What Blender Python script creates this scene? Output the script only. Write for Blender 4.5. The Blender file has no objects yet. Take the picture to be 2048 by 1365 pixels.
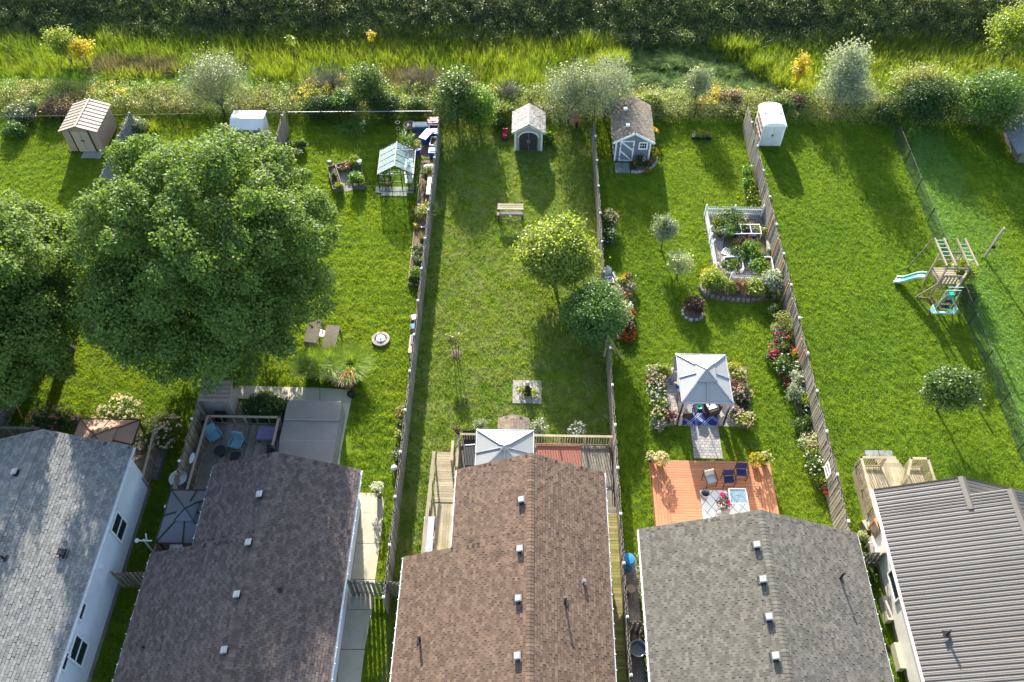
import bpy, math, random
import numpy as np
from mathutils import Vector, Matrix, Euler

# ------------------------------------------------------------------ camera, sky, sun, exposure
sc = bpy.context.scene
CAM_H = 38.0; FOC = 1714.0; PITCH = math.radians(52); YAW = math.radians(1.15)
_F = np.array([-math.sin(YAW)*math.cos(PITCH), math.cos(YAW)*math.cos(PITCH), -math.sin(PITCH)])
_R = np.array([math.cos(YAW), math.sin(YAW), 0.0]); _U = np.cross(_R, _F)
cam_d = bpy.data.cameras.new('camera'); cam = bpy.data.objects.new('camera', cam_d)
sc.collection.objects.link(cam); sc.camera = cam
cam_d.sensor_width = 36.0; cam_d.lens = FOC/2048*36.0; cam_d.clip_end = 1000.0
cam.location = (0, 0, CAM_H)
cam.rotation_euler = Matrix((( _R[0], _U[0], -_F[0]), (_R[1], _U[1], -_F[1]), (_R[2], _U[2], -_F[2]))).to_euler()

SUN_EL = math.radians(20.5); SUN_DX = 0.16
w = bpy.data.worlds.new('World'); sc.world = w; w.use_nodes = True
nt = w.node_tree; nt.nodes.clear()
sky = nt.nodes.new('ShaderNodeTexSky'); sky.sky_type = 'NISHITA'; sky.sun_disc = False
sky.sun_elevation = SUN_EL; sky.sun_rotation = -math.atan(SUN_DX); sky.dust_density = 1.5
bg = nt.nodes.new('ShaderNodeBackground'); bg.inputs[1].default_value = 0.15
ow = nt.nodes.new('ShaderNodeOutputWorld')
nt.links.new(sky.outputs[0], bg.inputs[0]); nt.links.new(bg.outputs[0], ow.inputs[0])
sd = bpy.data.lights.new('sun', 'SUN'); sun = bpy.data.objects.new('sun', sd); sc.collection.objects.link(sun)
sd.energy = 5.0; sd.angle = math.radians(0.5); sd.color = (1.0, 0.93, 0.82)
_h = Vector((SUN_DX, -1, 0)).normalized()*math.cos(SUN_EL)
sun.rotation_euler = Vector((_h.x, _h.y, -math.sin(SUN_EL))).to_track_quat('-Z', 'Y').to_euler()
sc.view_settings.view_transform = 'Standard'; sc.view_settings.look = 'None'
sc.view_settings.exposure = 1.9; sc.view_settings.gamma = 1.0
sc.render.resolution_x = 1024; sc.render.resolution_y = 682

# ------------------------------------------------------------------ helpers
RNG = np.random.default_rng(7); random.seed(7)
COL = sc.collection
CAM = np.array([0, 0, CAM_H])

def at(px, py, z=0.0):
    """the world point at height z seen at a pixel of the photograph (measuring aid)"""
    d = _F + _R*(px-1024)/FOC - _U*(py-682.5)/FOC
    p = CAM + d*((z-CAM_H)/d[2])
    return Vector((float(p[0]), float(p[1]), z))

class MB:
    def __init__(s): s.v = []; s.f = []; s.t = []
    def add(s, verts, faces, t=None):
        o = len(s.v); s.v += [tuple(p) for p in verts]; s.f += [tuple(i+o for i in f) for f in faces]
        s.t += [random.random() if t is None else t]*len(faces)
        return s
    def box(s, c, d, rz=0.0, rot=None, t=None):
        hx, hy, hz = d[0]/2, d[1]/2, d[2]/2
        M = rot if rot is not None else Matrix.Rotation(rz, 3, 'Z')
        vs = [Vector(c) + M @ Vector((x, y, z)) for z in (-hz, hz) for y in (-hy, hy) for x in (-hx, hx)]
        return s.add(vs, [(0,2,3,1),(4,5,7,6),(0,1,5,4),(1,3,7,5),(3,2,6,7),(2,0,4,6)], t)
    def bar(s, a, b, wd=.05, dp=None, t=None):
        a = Vector(a); b = Vector(b); d = b-a; L = d.length
        if L < 1e-6: return s
        z = d/L; x = z.cross(Vector((0,0,1)))
        x = Vector((1,0,0)) if x.length < 1e-3 else x.normalized()
        y = z.cross(x)
        return s.box((a+b)/2, (wd, dp or wd, L), rot=Matrix((x, y, z)).transposed(), t=t)
    def tube(s, pts, r, n=6, t=None):
        P = [Vector(p) for p in pts]; k = len(P)
        R = r if hasattr(r, '__len__') else [r]*k
        tt = random.random() if t is None else t
        vs = []
        for i, p in enumerate(P):
            d = (P[min(i+1,k-1)] - P[max(i-1,0)]).normalized()
            x = d.cross(Vector((0,0,1)))
            x = Vector((1,0,0)) if x.length < 1e-3 else x.normalized()
            y = d.cross(x)
            vs += [p + (x*math.cos(2*math.pi*j/n) + y*math.sin(2*math.pi*j/n))*R[i] for j in range(n)]
        fs = [(i*n+j, i*n+(j+1)%n, (i+1)*n+(j+1)%n, (i+1)*n+j) for i in range(k-1) for j in range(n)]
        fs += [tuple(range(n-1,-1,-1)), tuple(range((k-1)*n, k*n))]
        return s.add(vs, fs, tt)
    def lathe(s, prof, c=(0,0,0), n=16, t=None, sx=1, sy=1):
        c = Vector(c); vs = []
        for r, z in prof:
            vs += [c + Vector((r*math.cos(2*math.pi*j/n)*sx, r*math.sin(2*math.pi*j/n)*sy, z)) for j in range(n)]
        k = len(prof)
        fs = [(i*n+j, i*n+(j+1)%n, (i+1)*n+(j+1)%n, (i+1)*n+j) for i in range(k-1) for j in range(n)]
        fs += [tuple(range(n-1,-1,-1)), tuple(range((k-1)*n, k*n))]
        return s.add(vs, fs, t)
    def prism(s, poly, z0, z1, t=None):
        n = len(poly); a = sum(poly[i][0]*poly[(i+1)%n][1]-poly[(i+1)%n][0]*poly[i][1] for i in range(n))
        if a < 0: poly = poly[::-1]
        vs = [(p[0],p[1],z0) for p in poly]+[(p[0],p[1],z1) for p in poly]
        return s.add(vs, [tuple(range(n-1,-1,-1)), tuple(range(n,2*n))]+[(i,(i+1)%n,n+(i+1)%n,n+i) for i in range(n)], t)
    def slab(s, q, th, t=None):
        """thick sheet from four corners, thickness th downwards along the face normal"""
        q = [Vector(p) for p in q]; nn = (q[1]-q[0]).cross(q[2]-q[0]).normalized()
        if nn.z < 0: q = q[::-1]; nn = -nn
        k = len(q)
        vs = q+[p-nn*th for p in q]
        return s.add(vs, [tuple(range(k)), tuple(range(2*k-1,k-1,-1))]+[(i,k+i,k+(i+1)%k,(i+1)%k) for i in range(k)], t)
    def ball(s, c, r, n=10, m=6, t=None, sq=(1,1,1)):
        prof = [(r*math.sin(math.pi*i/m)+1e-4, -r*math.cos(math.pi*i/m)*sq[2]) for i in range(m+1)]
        return s.lathe(prof, c, n, t, sq[0], sq[1])
    def mesh(s, name, mt, smooth=False, off=None):
        me = bpy.data.meshes.new(name)
        vs = s.v if off is None else [(x-off[0], y-off[1], z-off[2]) for x, y, z in s.v]
        me.from_pydata(vs, [], s.f)
        a = me.attributes.new('tint', 'FLOAT', 'FACE'); a.data.foreach_set('value', s.t)
        if smooth: me.polygons.foreach_set('use_smooth', [True]*len(me.polygons))
        me.materials.append(mt); me.update()
        return me
    def build(s, name, mt, parent=None, smooth=False, kind=None, world=False, label=None):
        """world=True: the vertices were given in world coordinates"""
        off = parent.location if (world and parent is not None) else None
        if off is not None and parent.parent is not None: off = off + parent.parent.location
        o = bpy.data.objects.new(name, s.mesh(name, mt, smooth, off)); COL.objects.link(o)
        if parent is not None: o.parent = parent
        if kind: o['kind'] = kind
        if label: o['label'] = label
        return o

def thing(name, label, cat, loc=(0,0,0), rz=0.0, group=None):
    o = bpy.data.objects.new(name, None); COL.objects.link(o)
    o.empty_display_size = .3; o.location = loc; o.rotation_euler = (0, 0, rz)
    o['label'] = label; o['category'] = cat
    if group: o['group'] = group
    return o

def inst(name, me, parent, loc, rot=None, scale=None, label=None):
    o = bpy.data.objects.new(name, me); COL.objects.link(o); o.parent = parent; o.location = loc
    if rot is not None: o.rotation_euler = rot
    if scale is not None: o.scale = scale
    if label: o['label'] = label
    return o

def copy_tree(o, parent=None):
    c = o.copy(); COL.objects.link(c)
    if parent is not None: c.parent = parent
    for ch in list(o.children): copy_tree(ch, c)
    return c

def pieces(name, rest_name, specs, parent, cap=300):
    """specs: (mesh, world matrix) each; the 300 nearest the camera become parts, the rest one joined part"""
    L = parent.matrix_basis.copy() if False else Matrix.Translation(parent.location)
    inv = L.inverted()
    specs = sorted(specs, key=lambda q: (Vector(q[1].translation)-Vector((0, 8, CAM_H))).length)
    for me, M in specs[:cap]:
        o = bpy.data.objects.new(name, me); COL.objects.link(o); o.parent = parent; o.matrix_basis = inv @ M
    rest = specs[cap:]
    if rest:
        V = []; Fc = []; T = []; o0 = 0; cache = {}
        for me, M in rest:
            if me.name not in cache:
                cache[me.name] = ([v.co.copy() for v in me.vertices], [tuple(p.vertices) for p in me.polygons])
            cv, cf = cache[me.name]; m2 = inv @ M
            V += [tuple(m2 @ v) for v in cv]; Fc += [tuple(i+o0 for i in f) for f in cf]; o0 += len(cv)
            T += [random.random()]*len(cf)
        me = bpy.data.meshes.new(rest_name); me.from_pydata(V, [], Fc)
        a = me.attributes.new('tint', 'FLOAT', 'FACE'); a.data.foreach_set('value', T)
        me.materials.append(rest[0][0].materials[0])
        o = bpy.data.objects.new(rest_name, me); COL.objects.link(o); o.parent = parent; o['kind'] = 'stuff'

# ------------------------------------------------------------------ materials
def _base(name):
    m = bpy.data.materials.new(name); m.use_nodes = True; n = m.node_tree; n.nodes.clear()
    out = n.nodes.new('ShaderNodeOutputMaterial'); b = n.nodes.new('ShaderNodeBsdfPrincipled')
    n.links.new(b.outputs[0], out.inputs[0]); return m, n, b, out
def _mix(n, blend, fac, a, b):
    k = n.nodes.new('ShaderNodeMix'); k.data_type = 'RGBA'; k.blend_type = blend
    for idx, v in ((0, fac), (6, a), (7, b)):
        if isinstance(v, (int, float)): k.inputs[idx].default_value = v
        elif isinstance(v, tuple): k.inputs[idx].default_value = (*v[:3], 1)
        else: n.links.new(v, k.inputs[idx])
    return k.outputs[2]
def _math(n, op, a, b=0.0, clamp=False):
    k = n.nodes.new('ShaderNodeMath'); k.operation = op; k.use_clamp = clamp
    for i, v in enumerate((a, b)):
        if isinstance(v, (int, float)): k.inputs[i].default_value = v
        else: n.links.new(v, k.inputs[i])
    return k.outputs[0]
def _noise(n, scale, vec=None, stretch=(1,1,1), detail=4, rough=.6):
    g = n.nodes.new('ShaderNodeNewGeometry'); mp = n.nodes.new('ShaderNodeMapping')
    mp.inputs['Scale'].default_value = stretch
    n.links.new(vec or g.outputs['Position'], mp.inputs['Vector'])
    t = n.nodes.new('ShaderNodeTexNoise'); t.inputs['Scale'].default_value = scale
    t.inputs['Detail'].default_value = detail; t.inputs['Roughness'].default_value = rough
    n.links.new(mp.outputs[0], t.inputs['Vector']); return t.outputs[0]
def _tint(n):
    a = n.nodes.new('ShaderNodeAttribute'); a.attribute_name = 'tint'
    o = n.nodes.new('ShaderNodeObjectInfo')
    return _math(n, 'FRACT', _math(n, 'ADD', a.outputs['Fac'], o.outputs['Random']))
def _sharpen(n, v, k=3.0):
    return _math(n, 'ADD', _math(n, 'MULTIPLY', _math(n, 'SUBTRACT', v, .5), k), .5, True)

def mat(name, c1, c2=None, rough=.8, scale=6, stretch=(1,1,1), vary=.25, grain=0, dirt=None, dirt_scale=.7, dirt_amt=.5, bump=0, metal=0, spec=.3, sharp=2.5):
    m, n, b, out = _base(name)
    c2 = c2 or tuple(x*.75 for x in c1)
    nz = _noise(n, scale, stretch=stretch)
    col = _mix(n, 'MIX', _sharpen(n, nz, sharp), c1, c2)
    if dirt:
        d = _noise(n, dirt_scale, detail=6)
        col = _mix(n, 'MIX', _math(n, 'MULTIPLY', _sharpen(n, d, 5), dirt_amt), col, dirt)
    if vary:
        k = n.nodes.new('ShaderNodeMapRange'); n.links.new(_tint(n), k.inputs[0])
        k.inputs[3].default_value = 1-vary; k.inputs[4].default_value = 1+vary
        col = _mix(n, 'MULTIPLY', 1.0, col, k.outputs[0])
    if grain:
        g = _noise(n, 90, detail=2)
        k = n.nodes.new('ShaderNodeMapRange'); n.links.new(g, k.inputs[0])
        k.inputs[1].default_value = .3; k.inputs[2].default_value = .7
        k.inputs[3].default_value = 1-grain; k.inputs[4].default_value = 1+grain
        col = _mix(n, 'MULTIPLY', 1.0, col, k.outputs[0])
    n.links.new(col, b.inputs['Base Color'])
    b.inputs['Roughness'].default_value = rough; b.inputs['Metallic'].default_value = metal
    b.inputs['Specular IOR Level'].default_value = spec
    if bump:
        bp = n.nodes.new('ShaderNodeBump'); bp.inputs['Strength'].default_value = bump; bp.inputs['Distance'].default_value = .02
        n.links.new(nz, bp.inputs['Height']); n.links.new(bp.outputs[0], b.inputs['Normal'])
    return m

def leafmat(name, c1, c2, trans=.4, rough=.45, spec=.35, patch=None, patch_scale=.5, tcol=None):
    """leaf: reflecting and translucent; colour varies leaf by leaf and in patches"""
    m, n, b, out = _base(name)
    t = _tint(n)
    col = _mix(n, 'MIX', t, c1, c2)
    if patch:
        col = _mix(n, 'MIX', _sharpen(n, _noise(n, patch_scale, detail=3), 4), col, patch)
    n.links.new(col, b.inputs['Base Color'])
    b.inputs['Roughness'].default_value = rough; b.inputs['Specular IOR Level'].default_value = spec
    tr = n.nodes.new('ShaderNodeBsdfTranslucent')
    tc = _mix(n, 'MULTIPLY', 1.0, col, tcol or (1.5, 1.45, .55))
    n.links.new(tc, tr.inputs[0])
    mx = n.nodes.new('ShaderNodeMixShader'); mx.inputs[0].default_value = trans
    n.links.new(b.outputs[0], mx.inputs[1]); n.links.new(tr.outputs[0], mx.inputs[2])
    n.links.new(mx.outputs[0], out.inputs[0])
    return m

def glassmat(name, tint=(.8,.9,.9), refl=.35):
    m, n, b, out = _base(name)
    n.nodes.remove(b)
    t = n.nodes.new('ShaderNodeBsdfTransparent'); t.inputs[0].default_value = (*tint, 1)
    g = n.nodes.new('ShaderNodeBsdfGlossy'); g.inputs['Roughness'].default_value = .08
    g.inputs[0].default_value = (.9, .95, 1, 1)
    mx = n.nodes.new('ShaderNodeMixShader'); mx.inputs[0].default_value = refl
    n.links.new(t.outputs[0], mx.inputs[1]); n.links.new(g.outputs[0], mx.inputs[2]); n.links.new(mx.outputs[0], out.inputs[0])
    return m

GRASS1 = (.100,.170,.010); GRASS2 = (.185,.245,.013)
def lawnmat(name, blade):
    m, n, b, out = _base(name)
    big = _sharpen(n, _noise(n, .22, detail=5), 2.6)
    col = _mix(n, 'MIX', big, GRASS1, GRASS2)
    med = _sharpen(n, _noise(n, 1.6, detail=6, rough=.7), 3.0)
    col = _mix(n, 'MIX', _math(n, 'MULTIPLY', med, .45), col, (.052,.115,.010))
    # worn and dry lawn of the middle plot (x -6..4.5)
    g = n.nodes.new('ShaderNodeNewGeometry'); sx = n.nodes.new('ShaderNodeSeparateXYZ'); n.links.new(g.outputs['Position'], sx.inputs[0])
    x = sx.outputs[0]; y = sx.outputs[1]
    inmid = _math(n, 'MULTIPLY', _math(n, 'GREATER_THAN', x, -5.85), _math(n, 'LESS_THAN', x, 4.58))
    dry = _sharpen(n, _noise(n, .9, detail=7, rough=.75), 4.5)
    col = _mix(n, 'MIX', _math(n, 'MULTIPLY', _math(n, 'MULTIPLY', dry, inmid), .72), col, (.215,.225,.095))
    # the last plot on the right: paler and bluer after mowing, in bands along the fence
    inr = _math(n, 'GREATER_THAN', x, 25.4)
    wv = _math(n, 'SINE', _math(n, 'ADD', _math(n, 'MULTIPLY', x, 2.1), _math(n, 'MULTIPLY', y, .25)))
    bandn = _math(n, 'ADD', _math(n, 'MULTIPLY', wv, .18), _math(n, 'MULTIPLY', _math(n, 'SUBTRACT', 30.0, x), .35), True)
    col = _mix(n, 'MIX', _math(n, 'MULTIPLY', inr, _math(n, 'MULTIPLY', bandn, .85)), col, (.135,.245,.065))
    # faint mower stripes across the second plot
    in2 = _math(n, 'MULTIPLY', _math(n, 'GREATER_THAN', x, -16.4), _math(n, 'LESS_THAN', x, -5.85))
    st = _math(n, 'MULTIPLY', _math(n, 'SINE', _math(n, 'MULTIPLY', y, 8.5)), in2)
    col = _mix(n, 'MIX', _math(n, 'MULTIPLY', _math(n, 'MAXIMUM', st, 0.0), .34), col, (.225,.285,.012))
    # each plot is mown and fed a little differently
    pl = _math(n, 'FLOOR', _math(n, 'MULTIPLY', _math(n, 'ADD', x, 5.95), .0955))
    wn = n.nodes.new('ShaderNodeTexWhiteNoise'); wn.noise_dimensions = '1D'; n.links.new(pl, wn.inputs['W'])
    col = _mix(n, 'MIX', _math(n, 'MULTIPLY', wn.outputs[0], .30), col, (.075,.165,.014))
    clo = _sharpen(n, _noise(n, 2.6, detail=5, rough=.65), 7)
    col = _mix(n, 'MIX', _math(n, 'MULTIPLY', clo, .22), col, (.05,.11,.02))
    # trodden ground under the swings
    dx = _math(n, 'SUBTRACT', x, 24.3); dy = _math(n, 'SUBTRACT', y, 33.2)
    rr = _math(n, 'SQRT', _math(n, 'ADD', _math(n, 'MULTIPLY', dx, dx), _math(n, 'MULTIPLY', dy, dy)))
    sc_ = _math(n, 'MULTIPLY', _math(n, 'SUBTRACT', 1.5, rr), _math(n, 'MULTIPLY', _sharpen(n, _noise(n, 1.7), 3), .8), True)
    col = _mix(n, 'MIX', sc_, col, (.17,.15,.07))
    if blade:
        t = _tint(n); k = n.nodes.new('ShaderNodeMapRange'); n.links.new(t, k.inputs[0])
        k.inputs[3].default_value = .65; k.inputs[4].default_value = 1.4
        col = _mix(n, 'MULTIPLY', 1.0, col, k.outputs[0])
        n.links.new(col, b.inputs['Base Color']); b.inputs['Roughness'].default_value = .55; b.inputs['Specular IOR Level'].default_value = .25
        tr = n.nodes.new('ShaderNodeBsdfTranslucent'); n.links.new(_mix(n, 'MULTIPLY', 1.0, col, (1.9, 1.75, .5)), tr.inputs[0])
        mx = n.nodes.new('ShaderNodeMixShader'); mx.inputs[0].default_value = .5
        n.links.new(b.outputs[0], mx.inputs[1]); n.links.new(tr.outputs[0], mx.inputs[2]); n.links.new(mx.outputs[0], out.inputs[0])
    else:
        col = _mix(n, 'MULTIPLY', 1.0, col, (.8,.8,.8))
        n.links.new(col, b.inputs['Base Color']); b.inputs['Roughness'].default_value = .95; b.inputs['Specular IOR Level'].default_value = .05
        bp = n.nodes.new('ShaderNodeBump'); bp.inputs['Strength'].default_value = .8; bp.inputs['Distance'].default_value = .05
        n.links.new(_noise(n, 9, detail=4), bp.inputs['Height']); n.links.new(bp.outputs[0], b.inputs['Normal'])
    return m

M = {}
M['lawn'] = lawnmat('lawn_soil', False); M['blade'] = lawnmat('grass_blade', True)
M['meadow_soil'] = mat('meadow_soil', (.035,.045,.018), (.06,.055,.03), .95, 1.2, vary=0)
M['soil'] = mat('bed_soil', (.055,.038,.025), (.10,.075,.05), .95, 14, vary=0, bump=.6)
M['mulch'] = mat('mulch', (.07,.045,.03), (.16,.12,.085), .95, 22, vary=.2, bump=.8)
M['fence'] = mat('weathered_board', (.25,.225,.19), (.15,.135,.115), .85, 5, (6,6,.7), .28, dirt=(.12,.12,.08), dirt_amt=.35)
M['fence_b'] = mat('weathered_board_brown', (.27,.22,.165), (.17,.135,.10), .85, 5, (6,6,.7), .28)
M['fence_g'] = mat('grey_blue_board', (.20,.21,.215), (.12,.13,.135), .85, 5, (6,6,.7), .25)
M['wood_new'] = mat('orange_board', (.42,.21,.085), (.33,.15,.06), .75, 5, (5,5,1), .15)
M['wood_pale'] = mat('pale_board', (.34,.285,.195), (.235,.195,.125), .85, 4, (4,4,4), .22, dirt=(.16,.14,.08), dirt_amt=.5, dirt_scale=1.5)
M['wood_grey'] = mat('grey_board', (.22,.19,.155), (.12,.10,.085), .85, 4, (3,3,3), .25, dirt=(.09,.085,.06), dirt_amt=.5)
M['wood_moss'] = mat('mossy_board', (.22,.17,.075), (.14,.135,.03), .85, 3, (2,2,2), .28, dirt=(.12,.14,.02), dirt_amt=.75, dirt_scale=.6)
M['redwood'] = mat('redwood_board', (.40,.165,.078), (.32,.125,.055), .6, 3, (.8,7,2), .10, dirt=(.26,.10,.05), dirt_amt=.25, dirt_scale=1.2)
M['white'] = mat('white_paint', (.78,.78,.76), (.70,.70,.68), .5, 3, vary=.03)
M['offwhite'] = mat('offwhite_plastic', (.66,.65,.60), (.56,.55,.50), .5, 2, vary=.05)
M['siding'] = mat('pale_siding', (.62,.64,.64), (.55,.57,.58), .55, 1.5, vary=.03, dirt=(.45,.46,.44), dirt_amt=.4)
M['siding_beige'] = mat('cream_siding', (.66,.62,.52), (.58,.54,.45), .6, 1.5, vary=.04)
M['found'] = mat('foundation', (.36,.34,.30), (.28,.26,.23), .9, 3, vary=0)
M['glassdark'] = mat('window_glass', (.02,.03,.035), (.015,.02,.025), .08, 1, vary=0, spec=1.0)
M['gutter'] = mat('white_gutter', (.72,.72,.70), (.62,.62,.60), .4, 2, vary=0)
M['darkmetal'] = mat('dark_metal', (.03,.03,.032), (.02,.02,.02), .45, 4, vary=.1, metal=.3)
M['greymetal'] = mat('grey_metal', (.36,.37,.38), (.28,.29,.30), .4, 4, vary=.08, metal=.6)
M['galv'] = mat('galvanised_vent', (.36,.36,.35), (.28,.28,.27), .45, 4, vary=.08, metal=.2)
M['concrete'] = mat('concrete', (.44,.42,.34), (.37,.35,.285), .85, 3, vary=.05, dirt=(.36,.33,.22), dirt_amt=.55, dirt_scale=.8)
M['paver'] = mat('stone_paver', (.33,.30,.265), (.24,.22,.20), .85, 8, vary=.14, grain=.15)
M['paver_dark'] = mat('grey_paver', (.26,.26,.265), (.19,.19,.20), .85, 8, vary=.14, grain=.15)
M['gravel'] = mat('gravel', (.42,.37,.32), (.16,.14,.12), .9, 30, vary=.35, bump=1.0, sharp=5)
M['stone'] = mat('edging_stone', (.36,.32,.28), (.24,.21,.19), .9, 12, vary=.25, grain=.2)
M['brick'] = mat('edging_brick', (.20,.17,.165), (.13,.11,.11), .9, 12, vary=.3, grain=.2)
M['bark'] = mat('bark', (.10,.08,.06), (.05,.04,.03), .95, 10, (1,1,.3), .1, bump=.5)
M['twig'] = mat('dead_twig', (.24,.21,.18), (.16,.14,.12), .9, 5, vary=.3)
M['black'] = mat('black_plastic', (.02,.02,.022), (.015,.015,.015), .45, 4, vary=.1)
M['blue'] = mat('blue_plastic', (.02,.07,.42), (.015,.05,.33), .35, 3, vary=.15)
M['skyblue'] = mat('light_blue_plastic', (.03,.22,.42), (.025,.18,.36), .35, 3, vary=.1)
M['red'] = mat('red_plastic', (.55,.02,.045), (.45,.02,.04), .4, 3, vary=.12)
M['terracotta'] = mat('terracotta', (.42,.15,.07), (.33,.11,.05), .8, 6, vary=.1)
M['teal'] = mat('teal_plastic', (.01,.26,.20), (.01,.22,.17), .35, 3, vary=.08)
M['paleteal'] = mat('pale_teal_plastic', (.30,.52,.47), (.25,.45,.42), .4, 3, vary=.08)
M['purple'] = mat('purple_plastic', (.11,.095,.19), (.09,.08,.155), .4, 3, vary=.08)
M['bluecloth'] = mat('teal_blue_fabric', (.12,.22,.26), (.09,.18,.22), .85, 12, vary=.08)
M['navy'] = mat('navy_fabric', (.012,.02,.09), (.01,.015,.06), .9, 12, vary=.08)
M['slate'] = mat('blue_grey_canopy', (.105,.11,.118), (.088,.092,.10), .75, 1.5, vary=.03)
M['canopy'] = mat('grey_canopy', (.245,.255,.26), (.22,.23,.235), .7, 1.5, vary=.04, dirt=(.21,.21,.20), dirt_amt=.35)
M['canopy_white'] = mat('grey_hard_roof', (.205,.215,.215), (.185,.195,.195), .45, 1.5, vary=.04, dirt=(.20,.21,.20), dirt_amt=.4)
M['brown_cloth'] = mat('brown_canopy', (.35,.215,.15), (.29,.175,.12), .85, 2, vary=.05)
M['curtain'] = mat('grey_curtain', (.32,.33,.35), (.19,.20,.23), .85, 3, (14,14,.3), vary=.1)
M['tub'] = mat('grey_vinyl_cover', (.20,.185,.17), (.17,.158,.147), .55, 2, vary=.04, dirt=(.13,.12,.11), dirt_amt=.35)
M['tub_side'] = mat('grey_tub_panel', (.27,.26,.24), (.21,.20,.19), .6, 3, vary=.08)
M['mat_red'] = mat('red_outdoor_mat', (.25,.10,.072), (.21,.083,.06), .85, 4, vary=.05, dirt=(.20,.06,.045), dirt_amt=.3)
M['tan'] = mat('tan_metal', (.37,.275,.21), (.32,.235,.18), .6, 3, vary=.06)
M['tan_roof'] = mat('brown_roof_metal', (.20,.14,.10), (.16,.11,.08), .55, 3, vary=.05)
M['tan_rib'] = mat('pale_roof_rib', (.34,.28,.22), (.29,.235,.185), .55, 3, vary=.05)
M['tan_door'] = mat('tan_door', (.44,.335,.25), (.38,.29,.21), .6, 3, vary=.05)
M['darkbrown'] = mat('dark_brown_trim', (.06,.035,.025), (.045,.03,.02), .6, 3, vary=.05)
M['resin'] = mat('beige_resin', (.34,.32,.275), (.30,.28,.24), .6, 3, vary=.06)
M['resin_door'] = mat('dark_grey_door', (.055,.05,.05), (.04,.037,.037), .6, 3, (8,1,1), vary=.06)
M['shed_grey'] = mat('grey_blue_siding', (.19,.195,.225), (.16,.165,.19), .6, 3, vary=.05)
M['roof_shed'] = mat('resin_shingle', (.36,.335,.30), (.22,.20,.18), .8, 7, vary=.25, dirt=(.13,.13,.12), dirt_amt=.4, dirt_scale=1.5)
M['metalroof'] = mat('metal_roof', (.108,.096,.083), (.092,.082,.071), .55, .8, vary=.06, dirt=(.10,.095,.085), dirt_amt=.35, metal=.15, spec=.5)
M['glass'] = glassmat('greenhouse_glass', (.86,.93,.91), .12)
M['glasstop'] = glassmat('table_glass', (.80,.88,.87), .18)
M['net'] = mat('wire', (.035,.04,.042), (.02,.022,.024), .6, 4, vary=.1, metal=.4)
M['net_pale'] = mat('pale_wire', (.55,.55,.52), (.45,.45,.42), .5, 4, vary=.1, metal=.3)
def shinglemat(name, c1, c2, c3, vary=.3):
    m, n, b, out = _base(name)
    col = _mix(n, 'MIX', _sharpen(n, _noise(n, 3.3, detail=5, rough=.7), 3), c1, c2)
    col = _mix(n, 'MIX', _math(n, 'MULTIPLY', _sharpen(n, _noise(n, .35, detail=4), 3), .35), col, c3)
    k = n.nodes.new('ShaderNodeMapRange'); n.links.new(_tint(n), k.inputs[0])
    k.inputs[3].default_value = 1-vary; k.inputs[4].default_value = 1+vary
    col = _mix(n, 'MULTIPLY', 1.0, col, k.outputs[0])
    g = n.nodes.new('ShaderNodeMapRange'); n.links.new(_noise(n, 60, detail=2), g.inputs[0])
    g.inputs[1].default_value = .3; g.inputs[2].default_value = .7; g.inputs[3].default_value = .75; g.inputs[4].default_value = 1.25
    col = _mix(n, 'MULTIPLY', 1.0, col, g.outputs[0])
    n.links.new(col, b.inputs['Base Color']); b.inputs['Roughness'].default_value = .9; b.inputs['Specular IOR Level'].default_value = .2
    return m
M['sh1'] = shinglemat('grey_shingle', (.195,.190,.175), (.14,.138,.128), (.128,.130,.126), .24)
M['sh2'] = shinglemat('purple_brown_shingle', (.104,.083,.074), (.066,.053,.050), (.088,.067,.052), .32)
M['sh3'] = shinglemat('brown_shingle', (.130,.086,.058), (.088,.058,.041), (.098,.070,.052), .28)
M['sh4'] = shinglemat('grey_brown_shingle', (.122,.114,.092), (.086,.080,.066), (.088,.081,.071), .26)
M['sh5'] = shinglemat('tan_shingle', (.22,.175,.125), (.16,.13,.09), (.085,.078,.078), .2)
# leaves
M['L_maple'] = leafmat('maple_leaf', (.065,.125,.024), (.155,.225,.052), .42, .6, .22)
M['L_mid'] = leafmat('green_leaf', (.05,.095,.02), (.085,.14,.03), .4)
M['L_dark'] = leafmat('dark_leaf', (.030,.065,.018), (.06,.10,.03), .3, .6, .25)
M['L_lime'] = leafmat('lime_leaf', (.13,.19,.02), (.20,.25,.035), .45)
M['L_yellow'] = leafmat('yellow_green_leaf', (.135,.20,.03), (.26,.30,.05), .48)
M['L_gold'] = leafmat('golden_leaf', (.26,.23,.02), (.42,.33,.03), .45)
M['L_grey'] = leafmat('grey_green_leaf', (.12,.155,.085), (.19,.23,.14), .3)
M['L_silver'] = leafmat('silver_leaf', (.16,.20,.13), (.28,.32,.24), .3, .6)
M['L_bluegreen'] = leafmat('blue_green_leaf', (.048,.115,.024), (.088,.165,.038), .42)
M['L_varieg'] = leafmat('variegated_leaf', (.12,.17,.05), (.42,.45,.28), .35)
M['L_bright'] = leafmat('bright_grass_blade', (.17,.27,.035), (.28,.38,.06), .5)
M['L_purple'] = leafmat('purple_leaf', (.045,.022,.02), (.085,.04,.03), .3)
M['L_fresh'] = leafmat('fresh_leaf', (.07,.15,.015), (.12,.21,.025), .45)
M['L_brown'] = leafmat('brown_leaf', (.15,.10,.06), (.24,.165,.10), .3)
M['L_reed'] = leafmat('reed_blade', (.145,.205,.025), (.290,.330,.05), .5, patch=(.12,.185,.022), patch_scale=.25)
M['L_reedd'] = leafmat('dead_reed', (.12,.105,.065), (.20,.175,.11), .35)
M['L_meadow'] = leafmat('meadow_grass', (.08,.17,.022), (.15,.25,.035), .5, patch=(.06,.13,.02), patch_scale=.3)
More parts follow.
